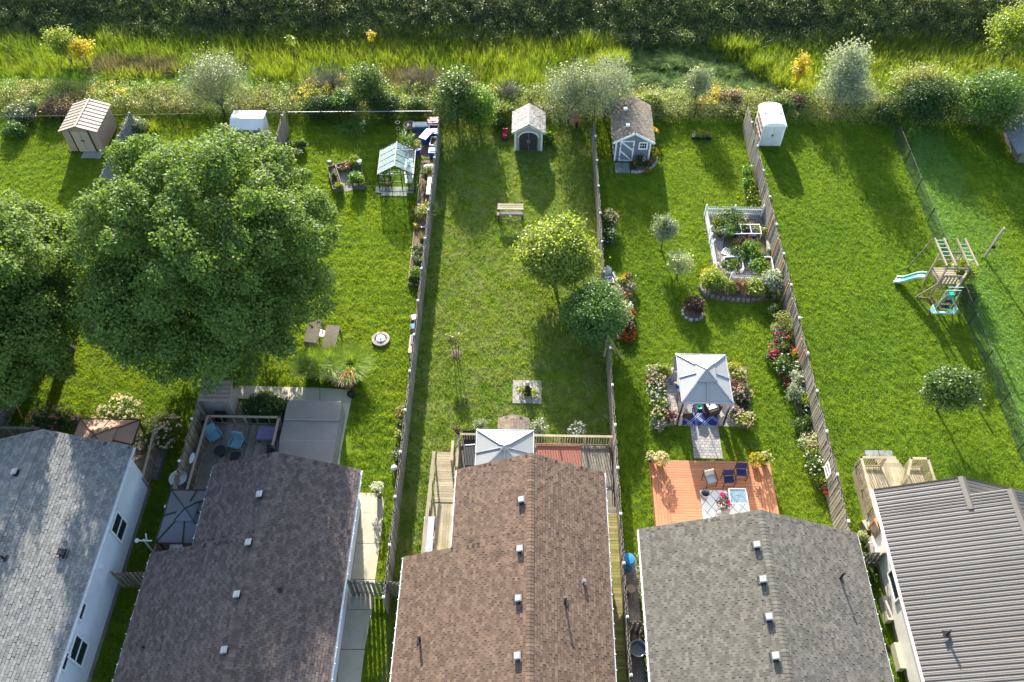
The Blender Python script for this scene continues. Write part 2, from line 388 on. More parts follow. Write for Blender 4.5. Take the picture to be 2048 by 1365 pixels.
M['L_matted'] = leafmat('matted_grass', (.12,.20,.045), (.30,.40,.14), .5, .75, .08, patch=(.06,.115,.028), patch_scale=1.2)
M['L_weed'] = leafmat('bank_weed', (.095,.145,.038), (.165,.205,.06), .48, patch=(.075,.10,.04), patch_scale=.35)
M['L_weedtop'] = leafmat('bank_top_weed', (.09,.09,.04), (.14,.11,.06), .4, patch=(.06,.09,.02), patch_scale=.4)
M['L_rod'] = leafmat('goldenrod_leaf', (.14,.21,.04), (.25,.33,.08), .45, patch=(.20,.21,.08), patch_scale=.35)
M['F_gold'] = leafmat('golden_flower', (.50,.38,.03), (.62,.48,.06), .4)
M['F_white'] = leafmat('white_flower', (.60,.62,.48), (.75,.75,.65), .3, tcol=(1,1,.9))
M['F_cream'] = leafmat('cream_flower', (.62,.50,.30), (.72,.62,.42), .3, tcol=(1,1,.8))
M['F_pink'] = leafmat('pink_flower', (.55,.33,.33), (.68,.48,.44), .3, tcol=(1,.9,.8))
M['F_dusty'] = leafmat('dusty_pink_flower', (.28,.14,.10), (.36,.20,.15), .25, tcol=(1,.9,.8))
M['F_magenta'] = leafmat('magenta_flower', (.55,.012,.12), (.68,.05,.22), .3, tcol=(1,.6,.8))
M['F_red'] = leafmat('red_flower', (.55,.035,.015), (.65,.08,.03), .3, tcol=(1,.6,.4))
M['F_orange'] = leafmat('orange_flower', (.62,.17,.015), (.70,.28,.02), .3, tcol=(1,.8,.4))
M['F_yellow'] = leafmat('yellow_flower', (.68,.42,.015), (.75,.55,.03), .3, tcol=(1,.9,.4))
M['F_lilac'] = leafmat('lilac_flower', (.40,.22,.36), (.52,.32,.46), .3, tcol=(1,.9,1))

# ------------------------------------------------------------------ foliage builders
def unit(v): return v/np.maximum(np.linalg.norm(v, axis=-1, keepdims=True), 1e-6)
def quadmesh(name, V, mt, tint):
    """V (N,4,3) -> a mesh of N leaf quads"""
    N = len(V); me = bpy.data.meshes.new(name)
    me.vertices.add(4*N); me.vertices.foreach_set('co', V.reshape(-1).astype(np.float32))
    me.loops.add(4*N); me.loops.foreach_set('vertex_index', np.arange(4*N, dtype=np.int32))
    me.polygons.add(N); me.polygons.foreach_set('loop_start', np.arange(0, 4*N, 4, dtype=np.int32))
    try: me.polygons.foreach_set('loop_total', np.full(N, 4, dtype=np.int32))
    except Exception: pass
    a = me.attributes.new('tint', 'FLOAT', 'FACE'); a.data.foreach_set('value', tint.astype(np.float32))
    me.materials.append(mt); me.update(calc_edges=True); return me
def leaves(P, out, size, aspect=.6, droop=.3, rnd=.8, up=.8):
    N = len(P)
    a = unit(out*.35 + RNG.normal(size=(N,3))*rnd + np.array([0,0,-droop]))
    s = unit(np.cross(a, np.array([0,0,up*.6]) + out*.75 + RNG.normal(size=(N,3))*.42))
    L = (size*RNG.uniform(.65, 1.3, N))[:,None]; wd = L*aspect*.5
    return np.stack([P, P+a*L*.5+s*wd, P+a*L, P+a*L*.5-s*wd], 1)
def lump(d, seed):
    r = np.random.default_rng(seed); k = r.normal(size=(6,3))*2.6; ph = r.uniform(0,6.28,6)
    return sum(np.sin(d@k[i]+ph[i]) for i in range(6))/6
def crown_pts(c, r, ncl, per, clr, seed, lumpy=.18, inner=.55, flat=0.0, low=-1.0, lobes=0):
    if lobes:
        rg = np.random.default_rng(seed+50); A = []
        k = np.arange(lobes)+.5; phi = np.arccos(1-1.45*k/lobes); th = k*2.39996+rg.random()*6
        for i in range(lobes):
            dd = np.array([math.sin(phi[i])*math.cos(th[i]), math.sin(phi[i])*math.sin(th[i]), math.cos(phi[i])])
            q = rg.uniform(.38, .68); o = dd*np.array(r)*(rg.uniform(.90, 1.22)-q)
            A.append(crown_pts(np.array(c)+o, tuple(np.array(r)*q), ncl//lobes, per, clr, seed+i, .15, max(inner, .62), flat, -.9))
        return tuple(np.concatenate([a[j] for a in A]) for j in range(3))
    d = unit(RNG.normal(size=(ncl*2,3))); d = d[d[:,2] > low][:ncl]; ncl = len(d)
    rad = (inner+(1-inner)*RNG.random(ncl)**.55)*(1+lumpy*lump(d, seed)*1.6)
    C = np.array(c)+d*rad[:,None]*np.array(r)
    P = np.repeat(C, per, 0)+RNG.normal(size=(ncl*per,3))*clr*np.array([1,1,.7-flat])
    return P, np.repeat(d, per, 0), np.repeat(RNG.random(ncl), per)
def foliage(name, mt, parent, c, r, ncl, per, clr, size, seed=1, aspect=.6, droop=.3, up=.8, rnd=.8, label=None, smooth_t=.5, **kw):
    P, d, ct = crown_pts(c, r, ncl, per, clr, seed, **kw)
    V = leaves(P, d, size, aspect, droop, rnd, up)
    t = smooth_t*ct+(1-smooth_t)*RNG.random(len(P))
    me = quadmesh(name, V, mt, t); o = bpy.data.objects.new(name, me); COL.objects.link(o); o.parent = parent
    if label: o['label'] = label
    return o
def blossoms(name, mt, parent, c, r, n, size, seed=1, cap=.1, label=None):
    """flower heads as small rosettes of petals over the upper side of a plant"""
    d = unit(RNG.normal(size=(n*3,3))); d = d[d[:,2] > cap][:n]
    C = np.array(c)+d*np.array(r)*RNG.uniform(.9, 1.1, (len(d),1))
    per = 9; P = np.repeat(C, per, 0); dd = unit(np.repeat(d, per, 0)*.6+RNG.normal(size=(len(d)*per,3)))
    V = leaves(P+dd*size*.15, dd, size*.6, .9, -.2, .3)
    me = quadmesh(name, V, mt, np.repeat(RNG.random(len(d)), per)); o = bpy.data.objects.new(name, me)
    COL.objects.link(o); o.parent = parent
    if label: o['label'] = label
    return o
def stems(parent, h, r, n=5, thick=.012, mt=None, name='stem', base=.05):
    m = MB()
    for i in range(n):
        a = 6.28*i/n+random.random(); q = random.uniform(.4, .9)
        m.tube([(math.cos(a)*base, math.sin(a)*base, 0), (math.cos(a)*r*q*.5, math.sin(a)*r*q*.5, h*.45), (math.cos(a)*r*q, math.sin(a)*r*q, h*.85)], [thick, thick*.8, thick*.4], 4)
    return m.build(name, mt or M['bark'], parent)
def trunk(parent, h, r, spread, top, n=7, lean=(0,0)):
    m = MB()
    pts = [(0,0,-.05), (lean[0]*.3, lean[1]*.3, h*.35), (lean[0]*.7, lean[1]*.7, h*.7), (lean[0], lean[1], h)]
    m.tube(pts, [r*1.25, r, r*.85, r*.7], 8, t=.5)
    o = m.build('trunk', M['bark'], parent)
    m = MB()
    for i in range(n):
        a = 6.28*i/n+random.uniform(-.3,.3); q = spread*random.uniform(.55,.85); b = top*random.uniform(.45,.95); z0 = h*random.uniform(.75,1)
        dx, dy = math.cos(a)*q, math.sin(a)*q
        p1 = Vector((lean[0]+dx*.35, lean[1]+dy*.35, z0+(b)*.45)); p2 = Vector((lean[0]+dx, lean[1]+dy, z0+b))
        m.tube([(lean[0]*z0/h, lean[1]*z0/h, z0-.05), p1, p2], [r*.5, r*.32, r*.08], 5, t=.5)
        for j in range(3):
            aa = a+random.uniform(-.9,.9); k = random.uniform(.35,.8); s = p1.lerp(p2, k)
            m.tube([s, s+Vector((math.cos(aa)*q*.35, math.sin(aa)*q*.35, b*.25))], [r*.16, r*.04], 4, t=.5)
    m.build('limbs', M['bark'], parent)
    return o

def shrub(name, label, cat, px, py, wd, h, leaf, n=900, size=.09, flower=None, nf=40, fs=.11, group=None, dep=None, z0=0, seed=None, lumpy=.2, aspect=.6, droop=.2, inner=.5, clr=None, frac=.5, fcap=.1, xy=None):
    """a plant of width wd and height h whose middle is seen at (px,py)"""
    p = at(px, py, z0+h*frac) if xy is None else Vector((*xy, 0))
    n = int(n*2.1)
    t = thing(name, label, cat, (p.x, p.y, z0), 0, group)
    sd = seed or random.randint(1, 9999); r = (wd/2, (dep or wd)/2, h*.52)
    stems(t, h*.8, wd*.3, 5, max(.008, .012*h))
    per = 14; clr = clr or min(wd, h)*.10
    rr = tuple(max(.05, q-clr) for q in r)
    foliage('foliage', M[leaf], t, (0,0,h*.52), rr, max(8, n//per), per, clr, size, sd, aspect, droop, lumpy=lumpy, inner=inner, low=-.75, lobes=5 if wd > .75 else 3)
    if flower: blossoms('blossoms', M[flower], t, (0,0,h*.52), tuple(q*.97 for q in r), int(nf*.85), fs*.85, sd, cap=fcap)
    return t
def tree(name, label, px, py, zc, r, th, tr, leaf, n, size, cat='tree', group=None, clr=.25, lumpy=.18, off=(0,0), inner=.55, aspect=.6, droop=.3, up=.8, trunkn=7, per=20, low=-.8, lobes=14):
    """crown centre seen at (px,py) at height zc, radii r, trunk height th"""
    p = at(px, py, zc); t = thing(name, label, cat, (p.x+off[0], p.y+off[1], 0), 0, group)
    trunk(t, th, tr, min(r[0], r[1]), zc+r[2]*.5-th, trunkn, (-off[0]*.4, -off[1]*.4))
    foliage('crown', M[leaf], t, (-off[0], -off[1], zc), tuple(q-clr*.6 for q in r), int(n*1.5)//per, per, clr, size, random.randint(1, 999), aspect, droop, up, lumpy=lumpy, inner=inner, low=low, lobes=lobes)
    return t
def grass_clump(name, label, px, py, wd, h, leaf, n=260, bw=.02, cat='ornamental grass', group=None, z0=0, lean=.9, frac=.4, kind=None):
    p = at(px, py, z0+h*frac); t = thing(name, label, cat, (p.x, p.y, z0), 0, group)
    V = blade_quads(n, wd*.16, h, bw, lean*wd/2/h); me = quadmesh('blades', V, M[leaf], np.repeat(RNG.random(n), 3)[:len(V)])
    o = bpy.data.objects.new('blades', me); COL.objects.link(o); o.parent = t
    return t
def blade_quads(n, rad, h, bw, lean, seg=3, hvar=.35):
    a = RNG.uniform(0, 6.283, n); q = np.sqrt(RNG.random(n))*rad
    b = np.stack([np.cos(a)*q, np.sin(a)*q, np.zeros(n)], 1)
    az = a+RNG.normal(size=n)*.5; ln = lean*RNG.uniform(.2, 1.15, n); hh = h*RNG.uniform(1-hvar, 1+hvar*.5, n)
    dirv = np.stack([np.cos(az), np.sin(az), np.zeros(n)], 1); side = np.stack([-np.sin(az), np.cos(az), np.zeros(n)], 1)
    side = unit(side+RNG.normal(size=(n,3))*.35*np.array([1,1,0]))
    out = []
    ts = np.linspace(0, 1, seg+1)
    for i in range(seg):
        qs = []
        for t, sg in ((ts[i], -1), (ts[i], 1), (ts[i+1], 1), (ts[i+1], -1)):
            p = b+dirv*(ln*hh*t**2)[:,None]+np.array([0,0,1])*(hh*(t-.35*lean*t**3))[:,None]
            qs.append(p+side*(sg*bw*.5*(1-t**1.6*.92)))
        out.append(np.stack(qs, 1))
    return np.stack(out, 1).reshape(-1, 4, 3)

# ------------------------------------------------------------------ scattering (ground cover only)
def proto(name, V, mt, tint=None):
    me = quadmesh(name, V, mt, RNG.random(len(V)) if tint is None else tint)
    return bpy.data.objects.new(name, me)          # source of a scatter, not linked to the scene
def scatter(name, emitter, protos, density, smin, smax, tilt=.25, seed=1, dens_noise=None):
    """turn a ground-cover object into a field of clumps: geometry nodes, real instanced geometry"""
    g = bpy.data.node_groups.new(name+'_scatter', 'GeometryNodeTree')
    g.interface.new_socket('Geometry', in_out='INPUT', socket_type='NodeSocketGeometry')
    g.interface.new_socket('Geometry', in_out='OUTPUT', socket_type='NodeSocketGeometry')
    N = g.nodes; Lk = g.links.new
    gi = N.new('NodeGroupInput'); go = N.new('NodeGroupOutput')
    d = N.new('GeometryNodeDistributePointsOnFaces'); d.inputs['Density'].default_value = density; d.inputs['Seed'].default_value = seed
    Lk(gi.outputs[0], d.inputs['Mesh'])
    j = N.new('GeometryNodeJoinGeometry')
    for p in protos:
        oi = N.new('GeometryNodeObjectInfo'); oi.inputs['Object'].default_value = p; oi.inputs['As Instance'].default_value = True
        Lk(oi.outputs['Geometry'], j.inputs[0])
    ip = N.new('GeometryNodeInstanceOnPoints'); ip.inputs['Pick Instance'].default_value = True
    Lk(d.outputs['Points'], ip.inputs['Points']); Lk(j.outputs[0], ip.inputs['Instance'])
    r = N.new('FunctionNodeRandomValue'); r.data_type = 'FLOAT_VECTOR'
    r.inputs[0].default_value = (-tilt, -tilt, 0); r.inputs[1].default_value = (tilt, tilt, 6.283)
    Lk(r.outputs[0], ip.inputs['Rotation'])
    s = N.new('FunctionNodeRandomValue'); s.data_type = 'FLOAT'; s.inputs[2].default_value = smin; s.inputs[3].default_value = smax; s.inputs['Seed'].default_value = 5
    Lk(s.outputs[1], ip.inputs['Scale'])
    ii = N.new('FunctionNodeRandomValue'); ii.data_type = 'INT'; ii.inputs[4].default_value = 0; ii.inputs[5].default_value = len(protos)-1; ii.inputs['Seed'].default_value = 9
    Lk(ii.outputs[2], ip.inputs['Instance Index'])
    Lk(ip.outputs[0], go.inputs[0])
    md = emitter.modifiers.new('scatter', 'NODES'); md.node_group = g

def cells(inside, x0, x1, y0, y1, step, z=None):
    V = []; F = []; X = np.arange(x0, x1, step); Y = np.arange(y0, y1, step)
    zf = z or (lambda x, y: 0.0)
    for x in X:
        for y in Y:
            if inside(x+step/2, y+step/2):
                o = len(V); V += [(x,y,zf(x,y)), (x+step,y,zf(x+step,y)), (x+step,y+step,zf(x+step,y+step)), (x,y+step,zf(x,y+step))]
                F.append((o,o+1,o+2,o+3))
    return V, F
def cover(name, label, cat, inside, bounds, step, mt, protos, density, smin, smax, tilt=.25, z=None, seed=1):
    V, F = cells(inside, *bounds, step, z)
    me = bpy.data.meshes.new(name); me.from_pydata(V, [], F); me.materials.append(mt)
    o = bpy.data.objects.new(name, me); COL.objects.link(o)
    o['kind'] = 'stuff'; o['label'] = label; o['category'] = cat
    scatter(name, o, protos, density, smin, smax, tilt, seed)
    return o

# ------------------------------------------------------------------ terrain
def terr(x, y):
    z = 0.0
    k = 59.0+.6*math.sin(x*.13)+.35*math.sin(x*.37+1)
    if y > 51.5: z -= .35*min(1, (y-51.5)/3)
    if y > k: z += 2.1*min(1, (y-k)/4.6)
    if y > 63: z += .02*(y-63)
    if 52.5 < y < 59 and 4 < x < 18: z += .36*math.sin(y*2.6+1.3*math.sin(x*.5))+.14*math.sin(x*1.1+y*.8)
    return z
gx = [-400, -200, -100]+list(np.arange(-60, 61, 2.0))+[100, 200, 400]
gy = [-60, -20, 0, 10, 30, 50, 51, 52, 53, 54, 55, 56, 57, 58, 58.5]+list(np.arange(59, 65, .5))+[66, 70, 80, 100, 150, 250, 500]
V = [(x, y, terr(x, y)) for y in gy for x in gx]; nx = len(gx)
F = [(j*nx+i, j*nx+i+1, (j+1)*nx+i+1, (j+1)*nx+i) for j in range(len(gy)-1) for i in range(nx-1)]
me = bpy.data.meshes.new('ground'); me.from_pydata(V, [], F); me.materials.append(M['lawn']); me.materials.append(M['meadow_soil'])
for p in me.polygons:
    if p.center.y > 49.5: p.material_index = 1
o = bpy.data.objects.new('ground', me); COL.objects.link(o); o['kind'] = 'structure'

FX = [-26.8, -16.45, -5.85, 4.58, 15.1, 25.4]       # fence lines between the plots

# where no lawn grows: rectangles (x0,y0,x1,y1)
NOLAWN = [(-25.3,2,-18.3,20.3), (-16.0,2,-7.75,15.6), (-14.1,15.5,-7.75,19.5), (-5.1,2,3.75,15.8), (-3.0,15.5,3.75,19.6), (5.4,2,14.7,16.8), (16.6,2,25.2,19.2)]
def addrect(a, b, pad=0.0):
    NOLAWN.append((min(a.x,b.x)-pad, min(a.y,b.y)-pad, max(a.x,b.x)+pad, max(a.y,b.y)+pad))

# ------------------------------------------------------------------ meadow behind the plots
def fnoise(x, y, s, k=0):
    return (math.sin(x*s+k)+math.sin(y*s*1.3+k*2+1)+math.sin((x+y)*s*.7+k*3)+math.sin((x-1.7*y)*s*.5+k))/4
prA = [proto('reed_source', blade_quads(38, .30, 1.0, .028, .45, hvar=.7), M['L_reed']) for i in range(4)]
prD = [proto('dead_reed_source', blade_quads(34, .25, 1.0, .030, .45), M['L_reedd']) for i in range(3)]
prG = [proto('meadow_source', blade_quads(36, .26, .75, .030, .55), M['L_meadow']) for i in range(4)]
def matted_quads(n):
    V = blade_quads(n, .3, .55, .035, 1.5, hvar=.5)
    V[..., 0] += np.maximum(V[..., 2], 0)*1.3            # all combed one way
    V[..., 2] *= .75
    return V
prM = [proto('matted_source', matted_quads(44), M['L_matted']) for i in range(4)]
def weed_quads(h, wd, n, size, droop=.1):
    P = np.stack([RNG.normal(size=n)*wd*.4, RNG.normal(size=n)*wd*.4, RNG.random(n)**.8*h], 1)
    P[:, :2] *= (1.15-.5*P[:, 2:3]/h)
    return leaves(P, unit(P-np.array([0,0,h*.3])), size, .45, droop)
prW = [proto('weed_source', weed_quads(random.uniform(.8,1.5), .7, 150, .12), M['L_weed']) for i in range(5)]
prT = [proto('top_weed_source', weed_quads(random.uniform(.7,1.3), .7, 130, .12), M['L_weedtop']) for i in range(4)]
def rod_source():
    V1 = weed_quads(.95, .6, 110, .10)
    return proto('goldenrod_source', V1, M['L_rod'])
prR = [rod_source() for i in range(4)]
def rodtip():
    n = 46; a = RNG.random(n)*6.28; q = RNG.random(n)*.28
    P = np.stack([np.cos(a)*q, np.sin(a)*q, .85+RNG.random(n)*.3], 1)
    return proto('goldenrod_flower_source', leaves(P, unit(P-np.array([0,0,.6])), .09, .6), M['F_gold'])
prF = [rodtip() for i in range(3)]

def reedzone(x, y):
    n = fnoise(x, y, .45, 2)*.9
    if y > 59.3+.4*n or y < 52.7+.5*n: return 0
    if x < -17:    # left third: mixed, in clumps
        return 1 if fnoise(x, y, .55, 5) > -.22 and y > 53.3 else 0
    if -17 <= x < 7.2+n and y > 52.9: return 1
    if x > 13+(59-y)*1.2+n: return 1
    return 0
def deadzone(x, y):
    return (-11.5 < x < -3.5 and 52.6 < y < 54.6+.8*fnoise(x, y, 1.2)) or (-33 < x < -24 and 54 < y < 56 and fnoise(x, y, .8) > 0)
def mattedzone(x, y): return y > 52.5 and y < 59.2 and x > 5 and not reedzone(x, y)
def grasszone(x, y): return 51.8 < y < 59.4 and x <= 5 and not reedzone(x, y) and not deadzone(x, y)
B = (-46, 48, 49, 72)
cover('reed_bed', 'tall yellow-green reeds standing in the ditch behind the plots', 'reeds', lambda x, y: reedzone(x, y) and not deadzone(x, y), B, .5, M['meadow_soil'], prA, 14, .55, 1.3, .2, terr, 1)
cover('dead_reeds', 'brown dead reeds in front of the green reed bed', 'dead reeds', deadzone, B, .5, M['meadow_soil'], prD, 12, .7, 1.3, .25, terr, 2)
cover('meadow_grass', 'mid green rough grass between the reed clumps', 'grass', grasszone, B, .5, M['meadow_soil'], prG, 11, .6, 1.35, .2, terr, 3)
cover('matted_grass', 'wavy flattened dark green grass combed to one side in the ditch', 'grass', mattedzone, B, .5, M['meadow_soil'], prM, 12, .7, 1.2, .12, terr, 4)
cover('bank_weeds', 'dark leafy weeds covering the shaded bank', 'weeds', lambda x, y: y > 58.6+.5*fnoise(x,y,.5) and y < 63.2, B, .5, M['meadow_soil'], prW, 7, .6, 1.2, .2, terr, 5)
cover('bank_top_weeds', 'brownish sunlit weeds along the top of the bank', 'weeds', lambda x, y: y >= 63.2, (-50, 52, 63, 76), .5, M['meadow_soil'], prT, 6, .6, 1.2, .2, terr, 6)
rodf = lambda x, y: 49.4 < y < 52.6+.6*fnoise(x, y, .6)
cover('goldenrod_patch', 'pale green goldenrod and weeds along the outside of the rear fence', 'weeds', rodf, B, .5, M['meadow_soil'], prR, 9, .6, 1.25, .2, terr, 7)
cover('goldenrod_flowers', 'yellow goldenrod flower heads above the weeds behind the rear fence', 'wildflowers', lambda x, y: rodf(x, y) and y > 50.3 and fnoise(x, y, .9, 3) > .05 and (x < -2 or 9 < x < 16), B, .5, M['meadow_soil'], prF, 4.0, .7, 1.15, .2, terr, 8)

# ------------------------------------------------------------------ fences
def fence(x, y0, y1, label, mt='fence', h=1.8, face=-1, group='wooden fences between the plots', pitch=.19, capmat='offwhite', newposts=(), vary=True, name='board_fence'):
    t = thing(name, label, 'fence', (x, y0, 0), 0, group)
    rails = MB()
    for z in (.35, h-.3):
        rails.box((0, (y1-y0)/2, z), (.04, y1-y0-.02, .09), t=.3)
    rails.build('rail', M[mt], t)
    bm = []
    for k in range(5):
        b = MB(); hh = h-.05+random.uniform(-.03,.03); b.box((0,0,hh/2+.05), (.022, .14, hh)); bm.append(b.mesh('board', M[mt]))
    sp = []
    y = y0+.08
    while y < y1-.05:
        for sd, dy in ((face, 0), (-face, pitch/2)):
            Mx = Matrix.Translation((x+sd*.034, y+dy, random.uniform(-.02,.02))) @ Euler((random.uniform(-.012,.012), random.uniform(-.012,.012), random.uniform(-.04,.04))).to_matrix().to_4x4()
            sp.append((random.choice(bm), Mx))
        y += pitch
    pieces('board', 'far_boards', sp, t)
    pb = MB(); pb.box((0,0,(h+.1)/2), (.09,.09,h+.1)); pme = pb.mesh('post', M[mt])
    cb = MB(); cb.box((0,0,.02), (.12,.12,.04)).add([(-.06,-.06,.04),(.06,-.06,.04),(.06,.06,.04),(-.06,.06,.04),(0,0,.09)], [(0,1,4),(1,2,4),(2,3,4),(3,0,4)])
    cme = cb.mesh('post_cap', M[capmat])
    y = y0
    while y <= y1+.01:
        po = inst('post', pme, t, (-.11*face*-1*0, y-y0, 0)); inst('post_cap', cme, po, (0,0,h+.1))
        y += 2.42
    nb = MB(); nb.bar((0,0,.05), (0,0,h+.05), .05, .09); nme = nb.mesh('post', M['wood_new'])
    for yy in newposts:
        inst('post', nme, t, (face*.12, yy-y0, 0), label='new orange timber post fixed to the weathered boards')
    return t
fence(FX[0], 20.6, 47.4, 'long grey board fence between the tan shed and the big maple', 'fence_g', face=1)
fence(FX[1], 15.7, 47.9, 'board fence behind the big maple that runs on beside the deck with teal chairs', 'fence_b', face=1)
fence(FX[2], 14.0, 47.0, 'board fence beside the greenhouse and the long raised flower bed', 'fence', face=-1)
fence(FX[3], 33.3, 47.2, 'board fence from the grey shed down to the adirondack chair', 'fence', face=1)
fence(4.66, 8.5, 28.3, 'board fence beside the mossy boardwalk and the blue barrel', 'fence', face=1)
fence(FX[4], 15.6, 48.8, 'board fence with orange timber posts behind the long flower border', 'fence', face=-1,
      newposts=[at(1652,620,.9).y, at(1612,700,.9).y*0+at(1640,722,.9).y, at(1562,460,.9).y, at(1575,500,.9).y, at(1585,545,.9).y, at(1600,590,.9).y, at(1615,700,.9).y])
def cross_fence(xa, xb, y, label, mt='fence', h=1.7, gap=.2):
    t = thing('side_gate', label, 'gate', (xa, y, 0), 0, None)
    m = MB()
    for z in (.35, h-.3): m.box(((xb-xa)/2, .03, z), (xb-xa, .04, .09), t=.3)
    m.build('rail', M[mt], t)
    b = MB(); b.box((0,0,h/2), (.13,.022,h)); me = b.mesh('board', M[mt])
    x = .08
    while x < xb-xa-.05: inst('board', me, t, (x, -.005, .04), (random.uniform(-.02,.02), random.uniform(-.01,.01), 0)); x += gap
    p = MB(); p.box((0,0,h/2), (.09,.09,h+.1)); pm = p.mesh('post', M[mt])
    inst('post', pm, t, (0, .03, 0)); inst('post', pm, t, (xb-xa, .03, 0))
cross_fence(-7.55, -5.2, at(750,1178,.9).y, 'slatted wooden side gate over the concrete path beside the purple-brown roof', 'fence')
cross_fence(-18.1, -15.75, at(255,1160,.9).y, 'dark side fence closing the gap below the dark canopy', 'fence_b')
cross_fence(4.75, 5.6, at(1278,1255,.9).y, 'short slatted gate across the gravel strip', 'wood_grey', 1.5, .22)
cross_fence(15.1, 16.6, at(1748,1118,.9).y, 'short gate of diagonal-looking slats beside the white wall', 'fence', 1.5, .22)

def chainlink(a, b, label, h=1.2, step=3.0, wire='net', s=.14, w_=.0020, group='chain-link fences', name='chain_link_fence'):
    a = Vector(a); b = Vector(b); L = (b-a).length; d = (b-a)/L
    t = thing(name, label, 'fence', a, 0, group)
    m = MB(); n = max(1, round(L/step))
    p = MB(); p.tube([(0,0,0),(0,0,h)], .03, 6); p.ball((0,0,h+.02), .04, 6, 4); pm = p.mesh('post', M['net'])
    for i in range(n+1): inst('post', pm, t, d*(L*i/n))
    r = MB(); r.tube([(0,0,h-.02), tuple(d*L+Vector((0,0,h-.02)))], .018, 5); r.build('top_rail', M[wire], t)
    V = []; F = []; k = int(L/s); nx_ = Vector((0,0,1))
    for i in range(-int(h/s), k+1):
        for sg in (1, -1):
            u0, u1 = i*s, i*s+h
            z0, z1 = (0.02, h-.04) if sg > 0 else (h-.04, .02)
            # clip to the ends
            lo = max(0.0, u0); hi = min(L, u1)
            if hi <= lo: continue
            f0 = (lo-u0)/h; f1 = (hi-u0)/h
            A = d*lo+nx_*(z0+(z1-z0)*f0); Bp = d*hi+nx_*(z0+(z1-z0)*f1)
            q = nx_*w_+d*w_*(-sg); o0 = len(V)
            V += [A-q, A+q, Bp+q, Bp-q]; F.append((o0,o0+1,o0+2,o0+3))
    me = bpy.data.meshes.new('wire_mesh'); me.from_pydata([tuple(v) for v in V], [], F); me.materials.append(M['net'])
    o = bpy.data.objects.new('wire_mesh', me); COL.objects.link(o); o.parent = t; o['kind'] = 'stuff'
g0 = at(0,238,1.2); g1 = at(248,230,1.2); g2 = at(575,224,1.2); g3 = at(878,222,1.2); g4 = at(1190,214,1.2); g5 = at(1495,208,1.2); g6 = at(1805,208,1.2)
for a, b, lb, wr in ((g0-Vector((6,0,0)), g1, 'chain-link rear fence behind the tan shed', 'net'), (g1, g2, 'chain-link rear fence behind the big maple', 'net'),
                 (g2, g3, 'rear fence with the pale top rail behind the clump of arching grass', 'net_pale'), (g3, g4, 'chain-link rear fence behind the arched-door shed', 'net'),
                 (g4, g5, 'chain-link rear fence beside the grey shed and its orange flowers', 'net'), (g5, g6, 'chain-link rear fence behind the white shed', 'net')):
    chainlink((a.x,a.y,0), (b.x,b.y,0), lb, 1.2, 3.2, wr)
chainlink((25.4, 12, 0), (25.4, 48.0, 0), 'dark chain-link fence beside the swing set', 1.2, 2.75, s=.09, w_=.0042)

# ------------------------------------------------------------------ houses
def hit_roof(px, py, zf):
    z = 4.0
    for _ in range(12): p = at(px, py, z); z = zf(p.x, p.y)
    return at(px, py, z)
def shingle_meshes(mt, L=.22, Wd=.135):
    out = []
    for k in range(8):
        th = random.choice((.016, .020, .026, .034)); l = L*random.uniform(.90, 1.0)
        vs = [(-l/2,0,.002),(l/2,0,.002),(l/2,-Wd-.02,th),(-l/2,-Wd-.02,th),(l/2,-Wd-.02,0),(-l/2,-Wd-.02,0)]
        m = MB(); tt = random.random()
        m.add(vs, [(0,3,2,1),(3,5,4,2),(0,5,3),(1,2,4)], tt); out.append(m.mesh('shingle', M[mt]))
    return out
def roof_slope(t, xr, zr, xe, ze, y0, y1, meshes, specs, th=.14, seed=0, expo=.13, L=.22):
    """slope from the ridge (xr,zr) down to the eave (xe,ze); y0..y1"""
    dx = xe-xr; dz = ze-zr; S = math.hypot(dx, dz); u = Vector((dx/S, 0, dz/S)); sgn = 1 if dx > 0 else -1
    nrm = Vector((-dz/S*sgn*sgn, 0, dx/S)) if sgn > 0 else Vector((dz/S, 0, -dx/S))
    if nrm.z < 0: nrm = -nrm
    yv = Vector((0,1,0))
    # local frame: x along the eave, -y down the slope, z out of the roof
    X = (-u).cross(nrm)
    R = Matrix((X, -u, nrm)).transposed().to_4x4()
    n = int(S/expo)+1; rnd = random.Random(seed)
    for i in range(n):
        s = min(i*expo, S-expo+.02); off = ((i%2)*.5+rnd.uniform(-.12,.12)+.15)*L
        y = y0-off
        while y < y1:
            yc = min(max(y+L/2, y0+L/2-.02), y1-L/2+.02)
            p = Vector((xr, 0, zr))+u*s+nrm*(.004+.0005*(i%2)); p.y = yc
            specs.append((rnd.choice(meshes), Matrix.Translation(p) @ R)); y += L
